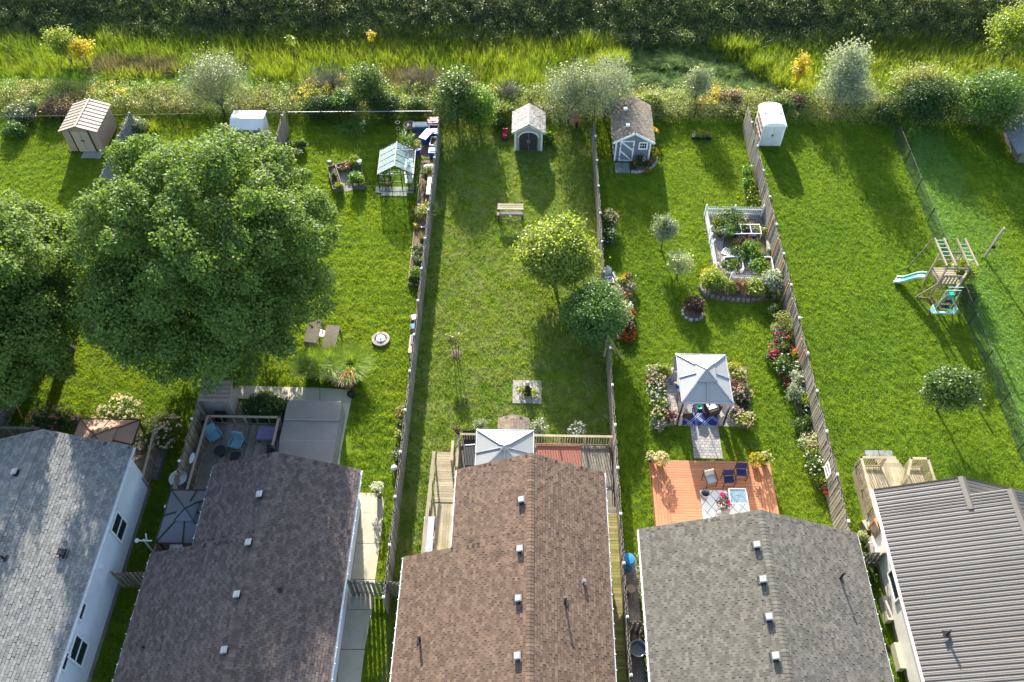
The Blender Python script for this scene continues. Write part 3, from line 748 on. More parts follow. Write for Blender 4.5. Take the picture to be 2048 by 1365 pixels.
def house(name, label, ridge, right, left, yb, yf, wallx, wall, shin, step=None, gut='gutter', vent=True, overh=.3, ridgecaps=True):
    """ridge (x,z), right (x,z), left (x,z) eaves; step (y, x, z): the left eave runs further out in front of y"""
    t = thing(name, label, 'house', ((wallx[0]+wallx[1])/2, (yb+yf)/2, 0))
    xr, zr = ridge; specs = []; mesh = shingle_meshes(shin)
    roof = MB(); th = .16
    xs, zs, ys = (step[1], step[2], step[0]) if step else (left[0], left[1], yb)
    roof.slab([(xr,yf,zr-.012),(right[0],yf,right[1]-.012),(right[0],yb,right[1]-.012),(xr,yb,zr-.012)], th, .5)
    roof.slab([(xr,yf,zr-.012),(xs,yf,zs-.012),(xs,ys,zs-.012),(xr,ys,zr-.012)], th, .5)
    if step: roof.slab([(xr,ys,zr-.012),(left[0],ys,left[1]-.012),(left[0],yb,left[1]-.012),(xr,yb,zr-.012)], th, .5)
    ro = roof.build('roof', M[shin], t, world=True)
    roof_slope(t, xr, zr, right[0], right[1], yf, yb, mesh, specs, seed=1)
    if step:
        roof_slope(t, xr, zr, left[0], left[1], ys, yb, mesh, specs, seed=2)
        roof_slope(t, xr, zr, xs, zs, yf, ys, mesh, specs, seed=3)
    else: roof_slope(t, xr, zr, left[0], left[1], yf, yb, mesh, specs, seed=2)
    pieces('shingle', 'far_shingles', specs, t)
    # ridge caps
    sl = (zr-right[1])/abs(right[0]-xr); cm = []
    for k in range(4):
        m = MB(); a = .16; tt = random.random()
        m.add([(-a,.17,-a*sl+.012),(0,.17,.02),(a,.17,-a*sl+.012),(-a,-.02,-a*sl+.022),(0,-.02,.032),(a,-.02,-a*sl+.022),(-a,-.02,-a*sl),(0,-.02,.01),(a,-.02,-a*sl)],
              [(0,3,4,1),(1,4,5,2),(3,6,7,4),(4,7,8,5),(0,6,3),(2,5,8)], tt)
        cm.append(m.mesh('ridge_cap', M[shin]))
    y = yf
    while y < yb-.15: inst('ridge_cap', random.choice(cm), t, Vector((xr, y, zr+.034))-t.location); y += .155
    # gutters with hangers
    def gutter(x, z, ya, ybb, sg):
        m = MB(); m.box((x+sg*.05, (ya+ybb)/2, z-.13), (.10, ybb-ya, .10), t=.5)
        g = m.build('gutter', M[gut], t, world=True)
        h = MB(); y = ya+.3
        while y < ybb: h.box((x+sg*.06, y, z-.075), (.15, .035, .012), t=.5); y += .62
        h.build('gutter_hangers', M['white'], t, world=True)
    gutter(right[0], right[1], yf, yb, 1)
    if step: gutter(left[0], left[1], ys+.1, yb, -1); gutter(xs, zs, yf, ys, -1)
    else: gutter(left[0], left[1], yf, yb, -1)
    # walls with lap siding
    def wallz(x):
        return (zr-(zr-right[1])/(right[0]-xr)*(x-xr) if x > xr else zr-(zr-zs)/(xr-xs)*(xr-x))-th*1.25
    wl, wr = wallx; m = MB(); core = .02
    yw = yb-overh; z0 = .45
    wr_h = wallz(wr); wl_h = wallz(wl)
    k = 0; z = z0
    top = max(wr_h, wl_h)
    while z < top:                                   # side walls, each lap leans out at its foot
        z2 = min(z+.115, top)
        if z2 <= wr_h+.01: m.add([(wr+.028,yf,z),(wr+.028,yw,z),(wr,yw,z2),(wr,yf,z2)], [(0,1,2,3)], .5); m.add([(wr,yf,z),(wr,yw,z),(wr+.028,yw,z),(wr+.028,yf,z)], [(0,1,2,3)], .5)
        ysw = ys-overh if step else yw
        if z2 <= wl_h+.01: m.add([(wl-.014,yf,z),(wl-.014,ysw,z),(wl,ysw,z2),(wl,yf,z2)], [(3,2,1,0)], .5)
        z = z2 if z2 < top else top+1
    if step:
        wl2 = left[0]+overh; zz2 = wallz(wl2)
        m.add([(wl,ysw,z0),(wl2,ysw,z0),(wl2,ysw,zz2),(wl,ysw,wl_h)], [(0,1,2,3)], .5)
        m.add([(wl2,ysw,z0),(wl2,yw,z0),(wl2,yw,zz2),(wl2,ysw,zz2)], [(0,1,2,3)], .5)
    else: wl2 = wl; zz2 = wl_h
    for yy in (yw, yf+overh):
        a, az = (wl2, zz2) if yy == yw else (wl, wl_h)
        m.add([(a,yy,z0),(wr,yy,z0),(wr,yy,wr_h),(xr,yy,zr-th*1.2),(a,yy,az)], [(0,1,2,3,4)], .5)
    m.build('wall', M[wall], t, world=True)
    f = MB(); f.box(((wl2+wr)/2+.03, (yf+yw)/2, z0/2), (wr-wl2-.10, yw-yf-.1, z0), t=.5)
    f.build('foundation', M['found'], t, world=True)
    zf = lambda x, y: (zr-(zr-right[1])/(right[0]-xr)*(x-xr)) if x > xr else (zr-(zr-left[1])/(xr-left[0])*(xr-x))
    return t, zf
def roof_vent(t, zf, px, py, mt='galv', w_=.29):
    p = hit_roof(px, py, zf)-t.location; o = bpy.data.objects.new('roof_vent', None)
    m = MB(); sl = (zf(p.x+t.location.x+.2, 0)-zf(p.x+t.location.x-.2, 0))/.4
    A = math.atan(sl); R = Matrix.Rotation(-A, 3, 'Y')
    m.box(p+Vector((0,0,.012)), (w_*1.35, w_*1.35, .02), rot=R, t=.5)
    m.box(p+Vector((0,0,.10)), (w_*.72, w_*.72, .17), rot=R, t=.5)
    v = m.build('roof_vent', M['darkmetal'] if mt == 'galv' else M[mt], t)
    m = MB(); q = p+Vector((0,0,.20)); h = w_/2
    vs = [q+R@Vector(c) for c in ((-h,-h,-.02),(h,-h,-.02),(h,h,-.02),(-h,h,-.02),(-h*.8,-h*.8,.045),(h*.8,-h*.8,.045),(h*.8,h*.8,.045),(-h*.8,h*.8,.045))]
    m.add(vs, [(3,2,1,0),(4,5,6,7),(0,1,5,4),(1,2,6,5),(2,3,7,6),(3,0,4,7)], .5)
    m.build('hood', M[mt], v)
def vent_pipe(t, zf, px, py, h=.4):
    p = hit_roof(px, py, zf)-t.location
    m = MB(); m.tube([p-Vector((0,0,.1)), p+Vector((0,0,h))], .05, 8, t=.5); m.box(p+Vector((0,0,.01)), (.26,.26,.015), t=.5)
    m.lathe([(.055,h-.01),(.07,h),(.07,h+.04),(.04,h+.05)], p, 8, .5)
    m.build('vent_pipe', M['darkmetal'], t)
def window(t, x, y, z, wd, h, side, panes=2, mt='white'):
    """window on a wall facing +x (side=1) or -x (-1), split in sashes along y"""
    m = MB(); L = t.location; c = Vector((x, y, z))-L
    for dy in (-wd/2, wd/2): m.box(c+Vector((side*.03, dy, 0)), (.06, .07, h+.07), t=.5)
    for dz in (-h/2, h/2): m.box(c+Vector((side*.031, 0, dz)), (.06, wd-.07, .07), t=.5)
    for k in range(1, panes): m.box(c+Vector((side*.03, 0, -h/2+h*k/panes)), (.05, wd-.07, .05), t=.5)
    wn = m.build('window', M[mt], t)
    for k in range(panes):
        g = MB(); g.box(c+Vector((side*.022, 0, -h/2+h*(k+.5)/panes)), (.01, wd-.07, h/panes-.05), t=.5); g.build('pane', M['glassdark'], wn)

h1, zf1 = house('house', 'house with the blue-grey shingle roof at the left edge', (-21.7,4.88), (-18.1,3.5), (-25.3,3.5), 20.35, 3, (-25.0,-18.28), 'siding', 'sh1')
for z in (2.2,):
    for px, py, wd, hh in ((262,1052,.95,1.3), (180,1300,.95,1.3)): p = at(px, py, z); window(h1, -18.25, p.y, 2.05, wd, hh, 1)
    for px, py in ((160,1220), (129,1320)): p = at(px, py, 3.0); window(h1, -18.26, p.y, 2.85, .7, .45, 1, 1)
m = MB(); m.box(Vector((-18.2, at(221,1131,2.6).y, 2.5))-h1.location, (.12,.2,.14)); m.build('wall_light', M['white'], h1)
roof_vent(h1, zf1, 127,1108, 'darkmetal', .3); roof_vent(h1, zf1, 32,947, 'galv', .3); vent_pipe(h1, zf1, 8,1118, .3)

h2, zf2 = house('house', 'house with the dark purple-brown shingle roof and four grey vents', (-10.95,4.76), (-7.38,3.3), (-14.05,3.47), 19.45, 3, (-15.8,-7.72), 'siding', 'sh2', step=(15.5,-16.12,2.62))
for q in ((520,992),(498,1088),(475,1192),(450,1303)): roof_vent(h2, zf2, *q)
vent_pipe(h2, zf2, 560,1180, .2); vent_pipe(h2, zf2, 288,1296, .2)
for py in (1085, 1300): p = at(705 if py < 1200 else 678, py, 2.0); window(h2, -7.71, p.y, 1.9, 1.2, 1.2, 1)
h3, zf3 = house('house', 'middle house with the warm brown shingle roof', (.46,4.80), (3.82,3.2), (-2.90,3.2), 19.6, 3, (-4.8,3.5), 'siding', 'sh3', step=(15.75,-5.08,2.16))
for q in ((1042,1003),(1039,1101),(1036,1200),(1034,1315)): roof_vent(h3, zf3, *q)
vent_pipe(h3, zf3, 1130,1207, .5); vent_pipe(h3, zf3, 840,1282, .45); roof_vent(h3, zf3, 1168,1165, 'greymetal', .16)
h4, zf4 = house('house', 'house with the grey-brown shingle roof behind the orange deck', (10.12,5.2), (14.75,3.2), (5.28,3.2), 16.8, 3, (5.65,14.4), 'siding_beige', 'sh4')
for q in ((1512,1093),(1524,1162),(1536,1237),(1549,1315)): roof_vent(h4, zf4, *q)
vent_pipe(h4, zf4, 1680,1158, .55)

# ribbed metal roof
h5 = thing('house', 'house with the ribbed metal roof at the right edge', 'house', (20.9, 11, 0))
def ribbed(xr, zr, xe, ze, y0, y1):
    dx = xe-xr; dz = ze-zr; S = math.hypot(dx, dz); A = math.atan2(dz, dx); P = .205; npan = 4
    m = MB(); prof = []
    y = 0
    for k in range(npan): prof += [(y, 0), (y+.055, 0), (y+.072, .024), (y+.108, .024), (y+.125, 0), (y+.16, .008)]; y += P
    prof.append((y, 0))
    vs = []; n = len(prof)
    for xx in (0, S): vs += [(xx, a, b) for a, b in prof]
    tt = .5
    fs = [(i, n+i, n+i+1, i+1) for i in range(n-1)]
    vs += [(xx, a, -.03) for xx in (0, S) for a in (0, P*npan)]
    if dx < 0: fs = [f[::-1] for f in fs]
    fs += [(2*n, 2*n+1, 2*n+3, 2*n+2)]
    m.add(vs, fs, tt); me = m.mesh('roof_panel', M['metalroof'])
    R = Matrix.Rotation(-A, 4, 'Y') if dx > 0 else Matrix.Rotation(math.pi-A, 4, 'Y') @ Matrix.Scale(-1, 4, (0,0,1))
    ex = Vector((dx/S, 0, dz/S)); ez = Vector((-dz/S, 0, dx/S)); ez = ez if ez.z > 0 else -ez
    R = Matrix((ex, Vector((0,1,0)), ez)).transposed().to_4x4()
    y = y0; W = P*npan
    while y < y1-.02:
        w_ = min(W, y1-y)
        o = inst('roof_panel', me, h5, (0,0,0)); o.matrix_basis = Matrix.Translation(Vector((xr, y, zr))-h5.location) @ R @ Matrix.Scale(w_/W, 4, (0,1,0)); y += W
ribbed(21.3, 4.69, 16.2, 2.8, 3, 18.3); ribbed(21.3, 4.69, 26.4, 2.8, 3, 18.3)
ribbed(19.7, 4.10, 16.2, 2.8, 18.3, 19.2); ribbed(19.7, 4.10, 23.2, 2.8, 18.3, 19.2)
m = MB()
for (xr, zr, ya, yb_) in ((21.3, 4.69, 3, 18.3), (19.7, 4.10, 17.6, 19.2)):
    s = .371; a = .17
    m.add([(xr-a,ya,zr+.045-a*s),(xr,ya,zr+.065),(xr+a,ya,zr+.045-a*s),(xr-a,yb_,zr+.045-a*s),(xr,yb_,zr+.065),(xr+a,yb_,zr+.045-a*s)], [(0,1,4,3),(1,2,5,4)], .5)
m.build('ridge_flashing', M['metalroof'], h5, world=True)
m = MB(); m.box((16.17, 11.1, 2.73), (.10, 16.2, .10), t=.5); m.build('gutter', M['gutter'], h5, world=True)
m = MB(); m.box((16.42, 10.9, 2.66), (.42, 15.6, .02), t=.5); m.build('soffit', M['white'], h5, world=True)
m = MB()
m.add([(16.62,3.3,.45),(16.62,18.8,.45),(16.62,18.8,2.82),(16.62,3.3,2.82)], [(0,3,2,1)], .5)
m.add([(16.62,18.8,.45),(22.8,18.8,.45),(22.8,18.8,2.8),(19.7,18.8,4.0),(16.62,18.8,2.82)], [(0,1,2,3,4)], .5)
m.add([(16.62,18,.45),(26,18,.45),(26,18,2.8),(21.3,18,4.6),(16.62,18,2.82)], [(0,1,2,3,4)], .5)
m.build('wall', M['offwhite'], h5, world=True)
m = MB(); m.box((21.3, 10.9, .22), (9.2, 15.6, .45), t=.5); m.build('foundation', M['found'], h5, world=True)
p = at(1768, 1165, 1.8); window(h5, 16.61, p.y, 1.75, 1.3, 1.1, -1)
m = MB()
for px, py in ((1790,1215), (1802,1310)): q = at(px, py, .6); m.box((16.48, q.y, .3), (.24, 1.1, .5), t=.5)
m.build('window_well', M['concrete'], h5, world=True)
m = MB(); q = Vector((17.6, at(1893,1270,3.4).y, 3.3)); q = at(1893,1270,3.35)-h5.location; m.tube([q, q+Vector((0,0,.45))], .05, 8, t=.5); m.box(q+Vector((0,0,.03)), (.3,.3,.03), t=.5); m.build('vent_pipe', M['darkmetal'], h5)

# ------------------------------------------------------------------ big trees
def maple(label, c, r, base, ncl, seed):
    t = thing('maple_tree', label, 'tree', (base[0], base[1], 0), 0, 'big maple trees')
    off = (c[0]-base[0], c[1]-base[1])
    m = MB(); m.tube([(0,0,-.1),(off[0]*.2,off[1]*.2,1.2),(off[0]*.5,off[1]*.5,3),(off[0]*.8,off[1]*.8,4.4)], [.42,.32,.29,.24], 10, t=.5); m.build('trunk', M['bark'], t)
    m = MB()
    for i in range(22):
        a = i*2.399; el = random.uniform(.1, 1.3); L = .78
        s = Vector((off[0]*.5, off[1]*.5, random.uniform(2.4, 4.2)))
        e = Vector((off[0]+math.cos(a)*math.cos(el)*r[0]*L, off[1]+math.sin(a)*math.cos(el)*r[1]*L, c[2]+math.sin(el)*r[2]*L-.8))
        mid = s.lerp(e, .45)+Vector((0,0,.5)); m.tube([s, mid, e], [.13,.08,.02], 6, t=.5)
        for j in range(5):
            k = random.uniform(.3, .95); q = s.lerp(e, k); aa = a+random.uniform(-1.1,1.1)
            m.tube([q, q+Vector((math.cos(aa)*1.1, math.sin(aa)*1.1, random.uniform(-.2,.6)))], [.035,.01], 4, t=.5)
    m.build('limbs', M['bark'], t)
    # boughs: leaf-covered lobes pushed out of the crown, dark hollows between them
    rg = RNG; R_ = np.array(r); k = np.arange(ncl)+.5; ph = np.arccos(1-1.9*k/ncl); th = k*2.39996+rg.normal(size=ncl)*.3
    d = unit(np.stack([np.sin(ph)*np.cos(th), np.sin(ph)*np.sin(th), np.cos(ph)], 1)+rg.normal(size=(ncl,3))*.10)
    reach = rg.uniform(.86, 1.10, ncl)*(1+.08*lump(d, seed)); br = rg.uniform(.62, 1.15, ncl); per = 820
    C = np.array([off[0], off[1], c[2]])+d*R_*reach[:,None]-d*br[:,None]*1.25
    q = unit(rg.normal(size=(ncl,per,3))+d[:,None,:]*.55+np.array([0,0,.25]))
    rad = (.66+.42*rg.random((ncl,per))**.6)*(1+.22*np.sin(q[...,0]*5+seed+k[:,None])*np.sin(q[...,1]*5+k[:,None]*2)*1.0)
    P = C[:,None,:]+q*(rad*br[:,None])[...,None]*np.array([1,1,.78])
    along = (q*d[:,None,:]).sum(-1)                                # stretch each lobe outward, tip drooping
    P += d[:,None,:]*(np.maximum(along,0)*br[:,None]*.75)[...,None]
    P[...,2] -= .28*np.maximum(along,0)*np.linalg.norm(d[:,None,:2], axis=-1)
    P += rg.normal(size=(ncl,per,3))*.07
    V = leaves(P.reshape(-1,3), q.reshape(-1,3), .145, .8, .45, .6, .7)
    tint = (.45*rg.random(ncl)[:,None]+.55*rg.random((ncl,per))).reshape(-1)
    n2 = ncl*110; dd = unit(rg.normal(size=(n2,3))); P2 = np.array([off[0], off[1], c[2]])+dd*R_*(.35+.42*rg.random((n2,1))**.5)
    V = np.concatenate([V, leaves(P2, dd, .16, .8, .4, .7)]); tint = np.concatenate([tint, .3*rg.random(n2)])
    me = quadmesh('crown', V, M['L_maple'], tint); o = bpy.data.objects.new('crown', me); COL.objects.link(o); o.parent = t
maple('largest maple with a wide round crown hanging over the fence', (-15.9, 29.5, 7.1), (5.65, 6.4, 5.35), (-17.4, 29.8), 240, 3)
maple('second big maple cut off by the left edge above the beige hydrangeas', (-26.3, 27.3, 6.0), (4.4, 4.8, 4.5), (-25.3, 28.6), 170, 11)

# ------------------------------------------------------------------ trees and shrubs at the rear
T = tree
T('willow_shrub', 'tall open grey-green willow shrub behind the maple and the rear fence', 430, 170, 2.6, (2.5,2.0,2.4), 1.0, .07, 'L_grey', 9000, .13, 'shrub', clr=.35, inner=.3, lumpy=.3, trunkn=12, aspect=.4, per=14)
T('green_shrub', 'bright green rounded shrub just behind the pale-railed rear fence', 735, 172, 1.9, (1.5,1.4,1.7), .7, .06, 'L_mid', 4500, .14, 'shrub', clr=.22)
T('leafy_shrub', 'large pale-topped green shrub at the head of the fence beside the worn lawn', 912, 200, 2.1, (1.7,1.7,2.3), .8, .07, 'L_mid', 6500, .15, 'shrub', clr=.22, lumpy=.25)
T('leafy_shrub', 'mid green shrub leaning against the larger pale-topped one', 957, 215, 1.7, (1.1,1.2,1.8), .7, .06, 'L_fresh', 4500, .14, 'shrub', clr=.22)
T('olive_shrub', 'broad grey-green shrub just left of the grey shed, nearer its middle lawn', 1140, 192, 2.2, (2.1,2.0,2.4), .9, .08, 'L_grey', 8500, .13, 'shrub', clr=.22, aspect=.4)
T('olive_shrub', 'silvery shrub overhanging the top of the fence beside the grey shed', 1214, 184, 2.4, (2.0,1.9,2.6), .9, .08, 'L_silver', 8500, .12, 'shrub', clr=.22, aspect=.4)
T('small_tree', 'small dark grey-green tree outside the rear fence right of the grey shed', 1396, 168, 2.1, (1.1,1.1,1.4), 1.0, .06, 'L_grey', 3200, .11, clr=.2, low=-.4)
T('poplar_tree', 'silver-white leaved tree behind the white shed', 1690, 150, 3.0, (1.5,1.3,2.6), 1.0, .08, 'L_silver', 4200, .17, clr=.3, inner=.4, lumpy=.35)
T('yellow_sapling', 'slim yellow-leaved sapling beside the silver-white tree', 1600, 140, 2.0, (.55,.5,1.5), .8, .04, 'L_gold', 900, .16, 'sapling', clr=.15, lumpy=.35)
T('olive_shrub', 'low silver-leaved shrub at the foot of the silver-white tree', 1700, 190, 1.4, (2.2,1.2,1.3), .5, .06, 'L_silver', 5500, .12, 'shrub', clr=.22, aspect=.4)
T('hedge_shrub', 'big dense dark shrub at the head of the chain-link fence', 1850, 205, 1.6, (2.9,1.7,1.8), .5, .08, 'L_dark', 9000, .14, 'shrub', clr=.25)
T('hedge_shrub', 'pinkish-green vine-covered mound above the dense dark shrub', 1850, 170, 1.9, (2.6,1.3,1.4), .5, .08, 'L_rod', 5000, .14, 'shrub', clr=.25)
T('hedge_shrub', 'tall dark shrub in the corner next to the grey lean-to', 1985, 205, 2.3, (2.6,1.9,2.3), .6, .09, 'L_bluegreen', 9000, .15, 'shrub', clr=.25, lumpy=.3)
T('hedge_shrub', 'yellow-green shrub between the dark shrubs at the right rear', 1945, 195, 1.2, (1.3,1.1,1.1), .5, .05, 'L_yellow', 2500, .13, 'shrub', clr=.2)
T('yellow_tree', 'yellow-green tree at the top right corner on the bank', 2035, 60, 3.0, (2.2,2.0,2.2), 1.0, .1, 'L_lime', 5000, .17, clr=.3, lumpy=.3)
T('yellow_shrub', 'lime yellow shrub in the reeds at the upper left', 125, 85, 2.2, (1.1,1.0,1.2), .6, .05, 'L_lime', 2200, .15, 'shrub', clr=.2)
T('yellow_sapling', 'golden sapling beside the lime yellow shrub in the reeds', 160, 100, 1.9, (.9,.7,.9), .6, .04, 'L_gold', 900, .17, 'sapling', clr=.15, lumpy=.4)
T('yellow_sapling', 'tiny yellow sapling between the reeds and the shaded bank, left of centre', 582, 85, 1.8, (.35,.3,.6), .5, .03, 'L_lime', 260, .14, 'sapling', clr=.08, lumpy=.4)
T('yellow_sapling', 'tiny yellow sapling on top of the central reed bed', 742, 75, 1.8, (.3,.3,.6), .5, .03, 'L_gold', 260, .14, 'sapling', clr=.08, lumpy=.4)
for px, py, wd, h, lf, lb in ((640,215,2.6,1.5,'L_dark','dark shrub outside the rear fence behind the raised vegetable beds'),
        (690,205,2.4,1.7,'L_bluegreen','blue-green shrub under the bright rounded shrub at the rear fence'),
        (770,210,2.6,1.7,'L_dark','dark shrub behind the clump of arching grass at the rear fence'),
        (835,215,1.8,1.3,'L_mid','green shrub behind the wicker chair at the rear fence'),
        (30,260,1.7,1.0,'L_bluegreen','low blue-green shrub at the left end of the rear fence'),
        (270,255,1.9,1.3,'L_grey','grey-green shrub just right of the tan shed fence'),
        (1010,225,1.6,1.2,'L_lime','lime green weeds left of the arched-door shed'),
        (1000,245,1.3,.9,'L_mid','green bush behind the small red ride-on toy'),
        (1095,275,1.0,.7,'L_fresh','fresh green weeds beside the right wall of the arched-door shed'),
        (1300,205,2.2,1.5,'L_rod','pale shrub behind the grey shed roof'),
        (1460,200,1.6,1.3,'L_brown','brownish shrub outside the rear fence near its last wooden post'),
        (1560,215,1.6,1.5,'L_mid','green shrub just behind the white shed'),
        (1590,205,1.8,1.2,'L_brown','reddish-brown shrub right of the white shed'),
        (1770,225,2.0,1.3,'L_dark','dark low shrub left of the chain-link fence head'),
        (120,215,3.0,1.2,'L_brown','pinkish-brown shrub behind the tan shed'),
        (40,225,2.6,1.2,'L_grey','greyish weeds behind the left end of the rear fence'),
        (600,290,1.0,.6,'L_mid','low green plant at the foot of the rear fence end in the striped lawn'),
        (1430,270,.0,.0,'',''),):
    if wd: shrub('shrub', lb, 'shrub', px, py, wd, h, lf, int(1100*wd), .13, dep=wd*.75, lumpy=.3)
def dead_brush(label, px, py, wd, h, n=90):
    p = at(px, py, h*.5); t = thing('dead_brush', label, 'dead shrub', (p.x, p.y, terr(p.x, p.y)), 0, 'dead brush in the ditch')
    m = MB()
    for i in range(n):
        a = random.random()*6.28; q = random.random()**.6; hh = h*random.uniform(.6,1.1)*(1-.35*q)
        e = Vector((math.cos(a)*wd/2*q, math.sin(a)*wd/2*q*.7, hh)); mid = e*.5+Vector((random.uniform(-.1,.1), random.uniform(-.1,.1), .1))
        m.tube([(e.x*.15, e.y*.15, 0), mid, e], [.02,.014,.005], 3)
        for j in range(3):
            s = mid.lerp(e, random.random()); m.tube([s, s+Vector((random.uniform(-.3,.3), random.uniform(-.3,.3), random.uniform(.1,.35)))], [.009,.004], 3)
    m.build('twigs', M['twig'], t)
dead_brush('wide bare grey brush left of the bright rounded shrub', 655, 155, 4.2, 2.4, 170)
dead_brush('bare grey brush behind the arched-door shed', 1015, 180, 2.6, 2.0, 110)
dead_brush('bare brown brush standing in the dead reeds', 850, 155, 4.5, 1.8, 130)

# ------------------------------------------------------------------ sheds
def gable_shed(name, label, c, wd, dp, he, hr, wallm, roofm, rz=0, over=.12, trim='white', shingles=False):
    t = thing(name, label, 'shed', (c[0], c[1], 0), rz)
    m = MB()
    m.add([(-wd/2,-dp/2,0),(wd/2,-dp/2,0),(wd/2,-dp/2,he),(0,-dp/2,hr-.04),(-wd/2,-dp/2,he)], [(0,1,2,3,4)], .5)
    m.add([(-wd/2,dp/2,0),(wd/2,dp/2,0),(wd/2,dp/2,he),(0,dp/2,hr-.04),(-wd/2,dp/2,he)], [(4,3,2,1,0)], .5)
    m.add([(-wd/2,-dp/2,0),(-wd/2,dp/2,0),(-wd/2,dp/2,he),(-wd/2,-dp/2,he)], [(3,2,1,0)], .5)
    m.add([(wd/2,-dp/2,0),(wd/2,dp/2,0),(wd/2,dp/2,he),(wd/2,-dp/2,he)], [(0,1,2,3)], .5)
    z = .1
    while z < he:
        m.box((wd/2+.006,0,z), (.012, dp, .015), t=.5); m.box((-wd/2-.006,0,z), (.012, dp, .015), t=.5); z += .13
    m.build('wall', M[wallm], t)
    sl = (hr-he)/(wd/2); xe = wd/2+over; ze = he-over*sl; ya, yb = -dp/2-over*1.3, dp/2+over
    m = MB()
    for s in (1, -1): m.slab([(0,ya,hr),(s*xe,ya,ze),(s*xe,yb,ze),(0,yb,hr)], .06, .5)
    m.build('roof', M[roofm], t)
    return t, (ya, yb, xe, ze, sl)
def shed_shingles(t, c, hr, g, roofm, L=.22, expo=.15):
    ya, yb, xe, ze, sl = g; me = shingle_meshes(roofm, L, expo); sp = []
    for s in (1, -1): roof_slope(t, c[0], hr+.006, c[0]+s*xe, ze+.006, c[1]+ya, c[1]+yb, me, sp, expo=expo, L=L)
    pieces('shingle', 'far_shingles', sp, t)
    m = MB()
    m.add([(-.12,ya,hr-.12*sl+.035),(0,ya,hr+.04),(.12,ya,hr-.12*sl+.035),(-.12,yb,hr-.12*sl+.035),(0,yb,hr+.04),(.12,yb,hr-.12*sl+.035)], [(0,1,4,3),(1,2,5,4)], .5)
    m.build('ridge_cap', M[roofm], t)

# tan metal shed
a = at(143,305); b = at(212,304); wd = (b-a).length; dpth = 2.7
c = ((a.x+b.x)/2, (a.y+b.y)/2+dpth/2)
t, g = gable_shed('metal_shed', 'tan metal shed with brown double doors and a ribbed roof', c, wd, dpth, 1.85, 2.25, 'tan', 'tan_roof', over=.14)
m = MB()
for s in (1, -1):
    for k in range(9):
        y = g[0]+.12+k*(g[1]-g[0]-.2)/8; m.slab([(0,y-.10,2.275),(s*g[2],y-.10,g[3]+.025),(s*g[2],y+.06,g[3]+.025),(0,y+.06,2.275)], .02, .5)
m.build('roof_ribs', M['tan_rib'], t)
m = MB(); m.box((0,(g[0]+g[1])/2,2.27), (.12, g[1]-g[0]+.02, .06), t=.5); m.build('ridge', M['tan'], t)
m = MB()
for x in (-wd*.26, wd*.26): m.box((x,-dpth/2-.02,.9), (.09,.05,1.75), t=.5)
m.build('door_jamb', M['darkbrown'], t)
for s in (-1, 1):
    m = MB(); m.box((s*wd*.125,-dpth/2-.022,.9), (wd*.235,.03,1.7), t=.5); d = m.build('door', M['tan_door'], t)
    m = MB(); m.ball((s*.07,-dpth/2-.06,1.0), .05, 8, 5); m.build('handle', M['darkbrown'], d)
m = MB(); m.box((0,0,.03), (wd+.1, dpth+.1, .06), t=.5); m.build('floor_frame', M['darkbrown'], t)
p = at(185,313); t = thing('ramp', 'grey ramp slab at the door of the tan shed', 'slab', (p.x,p.y+.1,0)); m = MB(); m.box((0,0,.05), (1.35,.75,.08), t=.5); m.build('slab', M['paver'], t)

# lean-to blue-grey shed behind the maple
a = at(478,262,1.2); t = thing('resin_shed', 'pale shed with blue-grey wall partly hidden by the top of the big maple', 'shed', (at(497,240,1.7).x, at(497,240,1.7).y-.1, 0))
m = MB(); m.box((0,0,.8), (2.0,1.5,1.6), t=.5)
for z in (.3,.6,.9,1.2,1.5): m.box((0,-.755,z), (1.98,.02,.03), t=.5)
m.build('wall', M['shed_grey'], t)
m = MB(); m.slab([(-1.1,-.2,2.05),(1.1,-.2,2.05),(1.1,.85,1.9),(-1.1,.85,1.9)], .07, .5); m.slab([(-1.1,-.85,1.60),(1.1,-.85,1.60),(1.1,-.2,2.05),(-1.1,-.2,2.05)], .07, .5); m.build('roof', M['offwhite'], t)
m = MB(); m.box((.98,0,.85), (.06,1.56,1.7), t=.5); m.build('end_panel', M['offwhite'], t)
m = MB(); m.box((0,-.77,.7), (.9,.03,1.3), t=.5); m.build('door', M['shed_grey'], t)

# arched-door resin shed
a = at(1030,302); b = at(1083,302); wd = (b-a).length+.05; dpth = 1.9; c = ((a.x+b.x)/2, a.y+dpth/2)
t, g = gable_shed('resin_shed', 'small beige shed with a dark arched double door', c, wd, dpth, 1.75, 2.35, 'resin', 'roof_shed', over=.15)
shed_shingles(t, c, 2.35, g, 'roof_shed', .2, .15)
m = MB(); yy = -dpth/2-.03
for s in (-1, 1):
    m = MB(); pts = [(s*.01, .06), (s*.62, .06), (s*.62, 1.15)]+[(s*.62*math.cos(k*math.pi/12), 1.15+.42*math.sin(k*math.pi/12)) for k in range(1,6)]+[(s*.01, 1.57)]
    vs = [(x, yy, z) for x, z in pts]+[(x, yy+.04, z) for x, z in pts]; n = len(pts); f = tuple(range(n)); f = f if s > 0 else f[::-1]
    m.add(vs, [f]+[(i, n+i, n+(i+1)%n, (i+1)%n) for i in range(n)], .5); d = m.build('door', M['resin_door'], t)
    m = MB(); m.box((s*.07, yy-.03, .85), (.04,.04,.22), t=.5); m.build('handle', M['galv'], d)
    m = MB()
    for q in (.18,.32,.46): m.box((s*q, yy-.004, .75), (.012,.01,1.35), t=.5)
    m.build('door_groove', M['black'], d)
m = MB(); pr = None
for k in range(13):
    a_ = k*math.pi/12; q = (.68*math.cos(a_), yy, 1.15+.49*math.sin(a_))
    if pr: m.bar(pr, q, .07, .09, t=.5)
    pr = q
m.build('door_arch', M['offwhite'], t)
m = MB()
